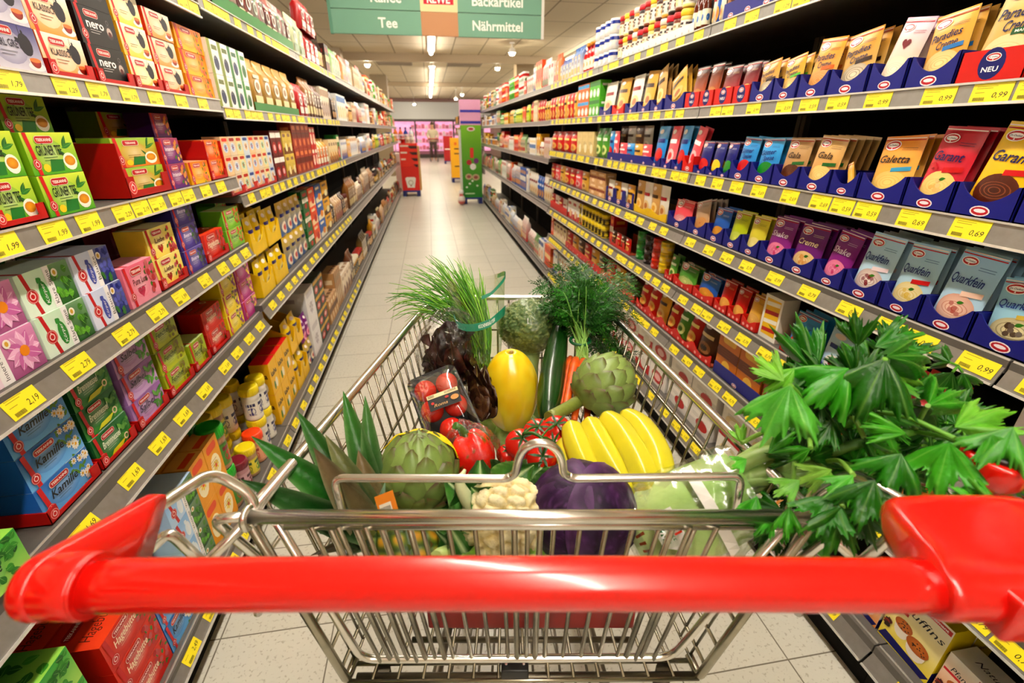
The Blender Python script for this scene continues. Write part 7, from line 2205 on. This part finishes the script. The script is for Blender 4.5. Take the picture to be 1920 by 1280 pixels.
# tall stand of bottles behind it
t = thing('bottle_rack', 'white rack with orange and blue packs behind the red keystone stand', 'display stand', (-.60, 12.5, 0))
mb = MB(); mb.box(-.25, 0, 0, .25, .45, .9, 'e8e0d8'); mb.box(-.25, 0, 1.15, .25, .45, 1.18, 'e8e0d8')
for x in (-.24, .22): mb.box(x, .40, .9, x+.02, .44, 1.5, 'c8c0b8')
mb.build('rack', STAND, t)
for k in range(4):
    o = obj('bottle', bottle(.055, .30, ['e88a28','e87a20','2a4aa8','d8e0ec'][k], 'f0e8e0', '2038a0')); o.location = (-.78+.12*k, 12.6, 1.181)
    tag(o, '%s bottle, %s from the wall side on the white rack top' % (('orange','deep orange','blue','pale')[k], ORD[k+1]), 'bottle', 'bottles on the white rack')
# green stand with a pink top
t = thing('display_stand', 'tall green display stand with pink and blue banded top beside the baking shelves', 'display stand', (.83, 10.16, 0), 0, 'display stands')
pallet(t, .40, .30)
def party(p, w, h):
    # plain round badges in place of the printed figure
    for x, y, r_, c in ((.36,.50,.10,'c02030'),(.72,.52,.10,'8a3a8a'),(.55,.44,.12,'f0ece8')): p.ell(w*x, h*y, w*r_*1.3, w*r_*1.3, c, 14)
    for x, y, r_ in ((.32,.30,.15),(.68,.29,.16)): p.ell(w*x, h*y, w*r_*1.2, w*r_, 'c8b890', 14); p.ell(w*x, h*y, w*r_*.7, w*r_*.5, 'a85a50', 12)
    for x, y in ((.36,.20),(.2,.15),(.74,.17),(.5,.24)): p.ell(w*x, h*y, w*.06, w*.05, 'e8f0e0', 10)
    p.rect(w*.1, h*.05, w*.6, h*.065, 'd8f0c8')
    p.rect(w*.42, h*.56, w*.60, h*.70, 'e04030'); p.ell(w*.5, h*.95, w*.2, h*.03, 'f0e4e0', 12); p.ell(w*.5, h*.95, w*.13, h*.018, 'c83040', 10)
board(t, 'front_panel', -.20, .132, .20, 1.50, 0, .28, '1f8a24', party, '86c41c')
def bands(p, w, h):
    p.rect(0, h*.05, w, h*.16, '3a3ab0'); p.rect(0, h*.50, w, h*.60, '3a3ab0')
board(t, 'top_panel', -.20, 1.502, .20, 1.95, 0, .28, 'e8b0d0', bands)
board(t, 'side_panel', -.235, .132, -.201, 1.42, .01, .28, 'e4e4dc')
t = thing('display_stand', 'yellow display stand with dark slots further down the aisle', 'display stand', (.80, 14.7, 0), 0, 'display stands')
pallet(t, .40, .4)
board(t, 'front_panel', -.20, .132, .20, 1.21, 0, .4, 'f0b808', lambda p, w, h: ([p.rect(w*.25, h*z, w*.9, h*(z+.03), '5a3a10') for z in (.72,.60,.28)], [p.ell(w*x, h*.86, w*.10, h*.04, 'e87a10', 10) for x in (.35,.7)]))
t = thing('display_stand', 'small dark red display stand in the distance left of the yellow one', 'display stand', (.86, 23.4, 0), 0, 'display stands')
pallet(t, .42, .4)
board(t, 'front_panel', -.21, .132, .21, 1.18, 0, .4, 'b81a1c', lambda p, w, h: [p.rect(w*.1, h*.45, w*.9, h*.5, 'e8d8d0')])
# shelving end beyond the green stand
t = thing('far_shelf_rack', 'far grey shelf rack seen between the green stand and the meat counter', 'shelving', (1.35, 17.5, 0))
mb = MB()
for z in (.3,.8,1.25,1.6): mb.box(-.35, 0, z, .5, 3.0, z+.03, 'c8c4bc')
mb.box(.5, 0, 0, .53, 3.0, 1.9, '2a2624'); mb.build('rack', STEEL, t)
rq = random.Random(9)
for z in (.331,.831,1.281,1.631):
    for k in range(4):
        o = obj('carton', carton(.16, .22, .2, *rq.choice(PAL['dark']), k)); o.location = (1.02, 17.6+.6*k, z); o.rotation_euler = (0, 0, -PI/2)
        o.location.y += .16
        tag(o, 'carton %s back on the %s shelf of the far grey rack' % (ORD[k+1], {.331:'bottom',.831:'second',1.281:'third',1.631:'top'}[z]), 'carton', 'cartons on the far rack')
# round ball-shaped pack leaning at the green stand
mb = MB(); mb.lathe([(.03,0),(.07,.05),(.08,.11),(.06,.17),(.035,.20),(.05,.24),(.045,.29),(.0,.31)], ['d8d0c8','d83828','f0e8e4','f0e8e4','d83828','f4f0ec','f4f0ec','f4f0ec'], 16)
o = mb.build('standing_figure_pack', PLASTIC, None, (.585, 10.05, 0)); tag(o, 'small white and red bottle-shaped pack on the floor by the green stand', 'pack')

# ---- the person with a trolley, far away
def skin_body(name, joints, edges, m, parent, colr='ffffff'):
    me = bpy.data.meshes.new(name); me.from_pydata([j[0] for j in joints], edges, []); me.materials.append(m)
    o = bpy.data.objects.new(name, me); col_.objects.link(o); o.parent = parent
    md = o.modifiers.new('skin', 'SKIN'); md.use_smooth_shade = True
    for v, j in zip(me.skin_vertices[0].data, joints): v.radius = (j[1], j[1]*(j[2] if len(j) > 2 else 1))
    me.skin_vertices[0].data[0].use_root = True
    o.modifiers.new('round', 'SUBSURF').levels = 1; o.modifiers['round'].render_levels = 2
    return o
CLOTH = mat('pale_jacket', .8, base='c4b89c', noise_amt=.12); TROU = mat('dark_trousers', .8, base='4a3030'); SKINM = mat('skin', .5, base='c89878'); HAIR = mat('brown_hair', .6, base='4a3424')
t = thing('person', 'distant person in a pale jacket pushing a trolley towards the camera', 'person', (.20, 26.0, 0))
J = [((0,0,.95),.13,.8),((0,0,1.12),.14,.75),((0,0,1.32),.16,.7),((0,0,1.44),.10,.8),((0,-.01,1.52),.055),((0,-.02,1.60),.085,1.1),((0,-.02,1.70),.085,1.05),
     ((.18,0,1.38),.065),((.24,-.06,1.15),.05),((.20,-.28,1.04),.036),((.19,-.36,1.03),.028),((-.18,0,1.38),.065),((-.24,-.06,1.15),.05),((-.20,-.28,1.04),.036),((-.19,-.36,1.03),.028),
     ((.09,0,.86),.10),((.10,-.04,.50),.065),((.10,.02,.10),.045),((.10,-.12,.04),.035),((-.09,0,.86),.10),((-.10,.03,.50),.065),((-.10,.08,.10),.045),((-.10,-.06,.04),.035)]
E_ = [(0,1),(1,2),(2,3),(3,4),(4,5),(5,6),(3,7),(7,8),(8,9),(9,10),(3,11),(11,12),(12,13),(13,14),(0,15),(15,16),(16,17),(17,18),(0,19),(19,20),(20,21),(21,22)]
skin_body('body', J, E_, SKINM, t)
skin_body('jacket', [((0,0,.88),.165,.85),((0,0,1.12),.165,.8),((0,0,1.34),.175,.75),((0,0,1.45),.09),((.19,0,1.39),.08),((.25,-.06,1.15),.065),((.21,-.26,1.05),.05),((-.19,0,1.39),.08),((-.25,-.06,1.15),.065),((-.21,-.26,1.05),.05)], [(0,1),(1,2),(2,3),(2,4),(4,5),(5,6),(2,7),(7,8),(8,9)], CLOTH, t)
skin_body('trousers', [((0,0,.92),.15,.85),((.095,0,.84),.11),((.10,-.04,.50),.08),((.10,.02,.12),.065),((-.095,0,.84),.11),((-.10,.03,.50),.08),((-.10,.08,.12),.065)], [(0,1),(1,2),(2,3),(0,4),(4,5),(5,6)], TROU, t)
mb = MB(); ball(mb, Vector((0,.0,1.70)), (Vector((.10,0,0)), Vector((0,.105,0)), Vector((0,0,.12))), 16, 10, lambda u, v, d: (1, '4a3424'), .42, 1.0); mb.build('hair', HAIR, t)
t = thing('shopping_trolley', 'distant wire trolley pushed by the person in the pale jacket', 'shopping trolley', (.20, 25.2, 0))
mb = MB()
for z, w_, d0, d1 in ((1.0,.26,-.35,.38),(.62,.20,-.25,.32)):
    mb.tube([(-w_,d0,z),(w_,d0,z),(w_,d1,z),(-w_,d1,z)], .012, GR, 6, closed=True)
for k in range(9):
    x = -.26+.065*k; mb.tube([(x,-.35,1.0),(x*.78,-.25,.62)], .005, GR, 5); mb.tube([(-.26,-.35+.09*k,1.0),(-.2,-.25+.07*k,.62)], .005, GR, 5); mb.tube([(.26,-.35+.09*k,1.0),(.2,-.25+.07*k,.62)], .005, GR, 5)
mb.build('basket', WIRE, t)
mb = MB(); mb.tube([(-.26,.40,1.04),(.26,.40,1.04)], .016, 'd01810', 8); mb.build('handle_grip', REDPL, t)
mb = MB()
for x in (-.2, .2): mb.tube([(x,.30,.62),(x,.30,.14),(x*.8,-.35,.14)], .014, GR, 6)
mb.build('chassis', CHAS, t)
for x, y in ((-.2,.3),(.2,.3),(-.16,-.33),(.16,-.33)):
    mb = MB(); mb.tube([(x-.012,y,.062),(x+.012,y,.062)], .06, GR, 14); mb.build('wheel', RUB, t)
# ================================================================== camera and picture settings
cam = bpy.data.cameras.new('camera'); co = bpy.data.objects.new('camera', cam); col_.objects.link(co)
cam.sensor_width = 36; cam.sensor_fit = 'HORIZONTAL'; cam.lens = FPX/1920*36
co.location = (0, 0, EYE); co.rotation_euler = (PI/2-PITCH, 0, -YAW)
cam.clip_start = .02; cam.clip_end = 100
cam.dof.use_dof = True; cam.dof.focus_distance = .95; cam.dof.aperture_fstop = 4.5
scene.camera = co
w = bpy.data.worlds.new('store_air'); w.use_nodes = True
w.node_tree.nodes['Background'].inputs[0].default_value = C('e8dcc8'); w.node_tree.nodes['Background'].inputs[1].default_value = .05
scene.world = w
vs_ = scene.view_settings
vs_.view_transform = 'Standard'; vs_.look = 'None'; vs_.gamma = 1.0; vs_.use_curve_mapping = False
vs_.exposure = 1.28
scene.cycles.use_denoising = True
scene.cycles.max_bounces = 8; scene.cycles.diffuse_bounces = 4; scene.cycles.glossy_bounces = 4; scene.cycles.transparent_max_bounces = 16
scene.cycles.sample_clamp_indirect = 6
scene.cycles.caustics_reflective = False; scene.cycles.caustics_refractive = False
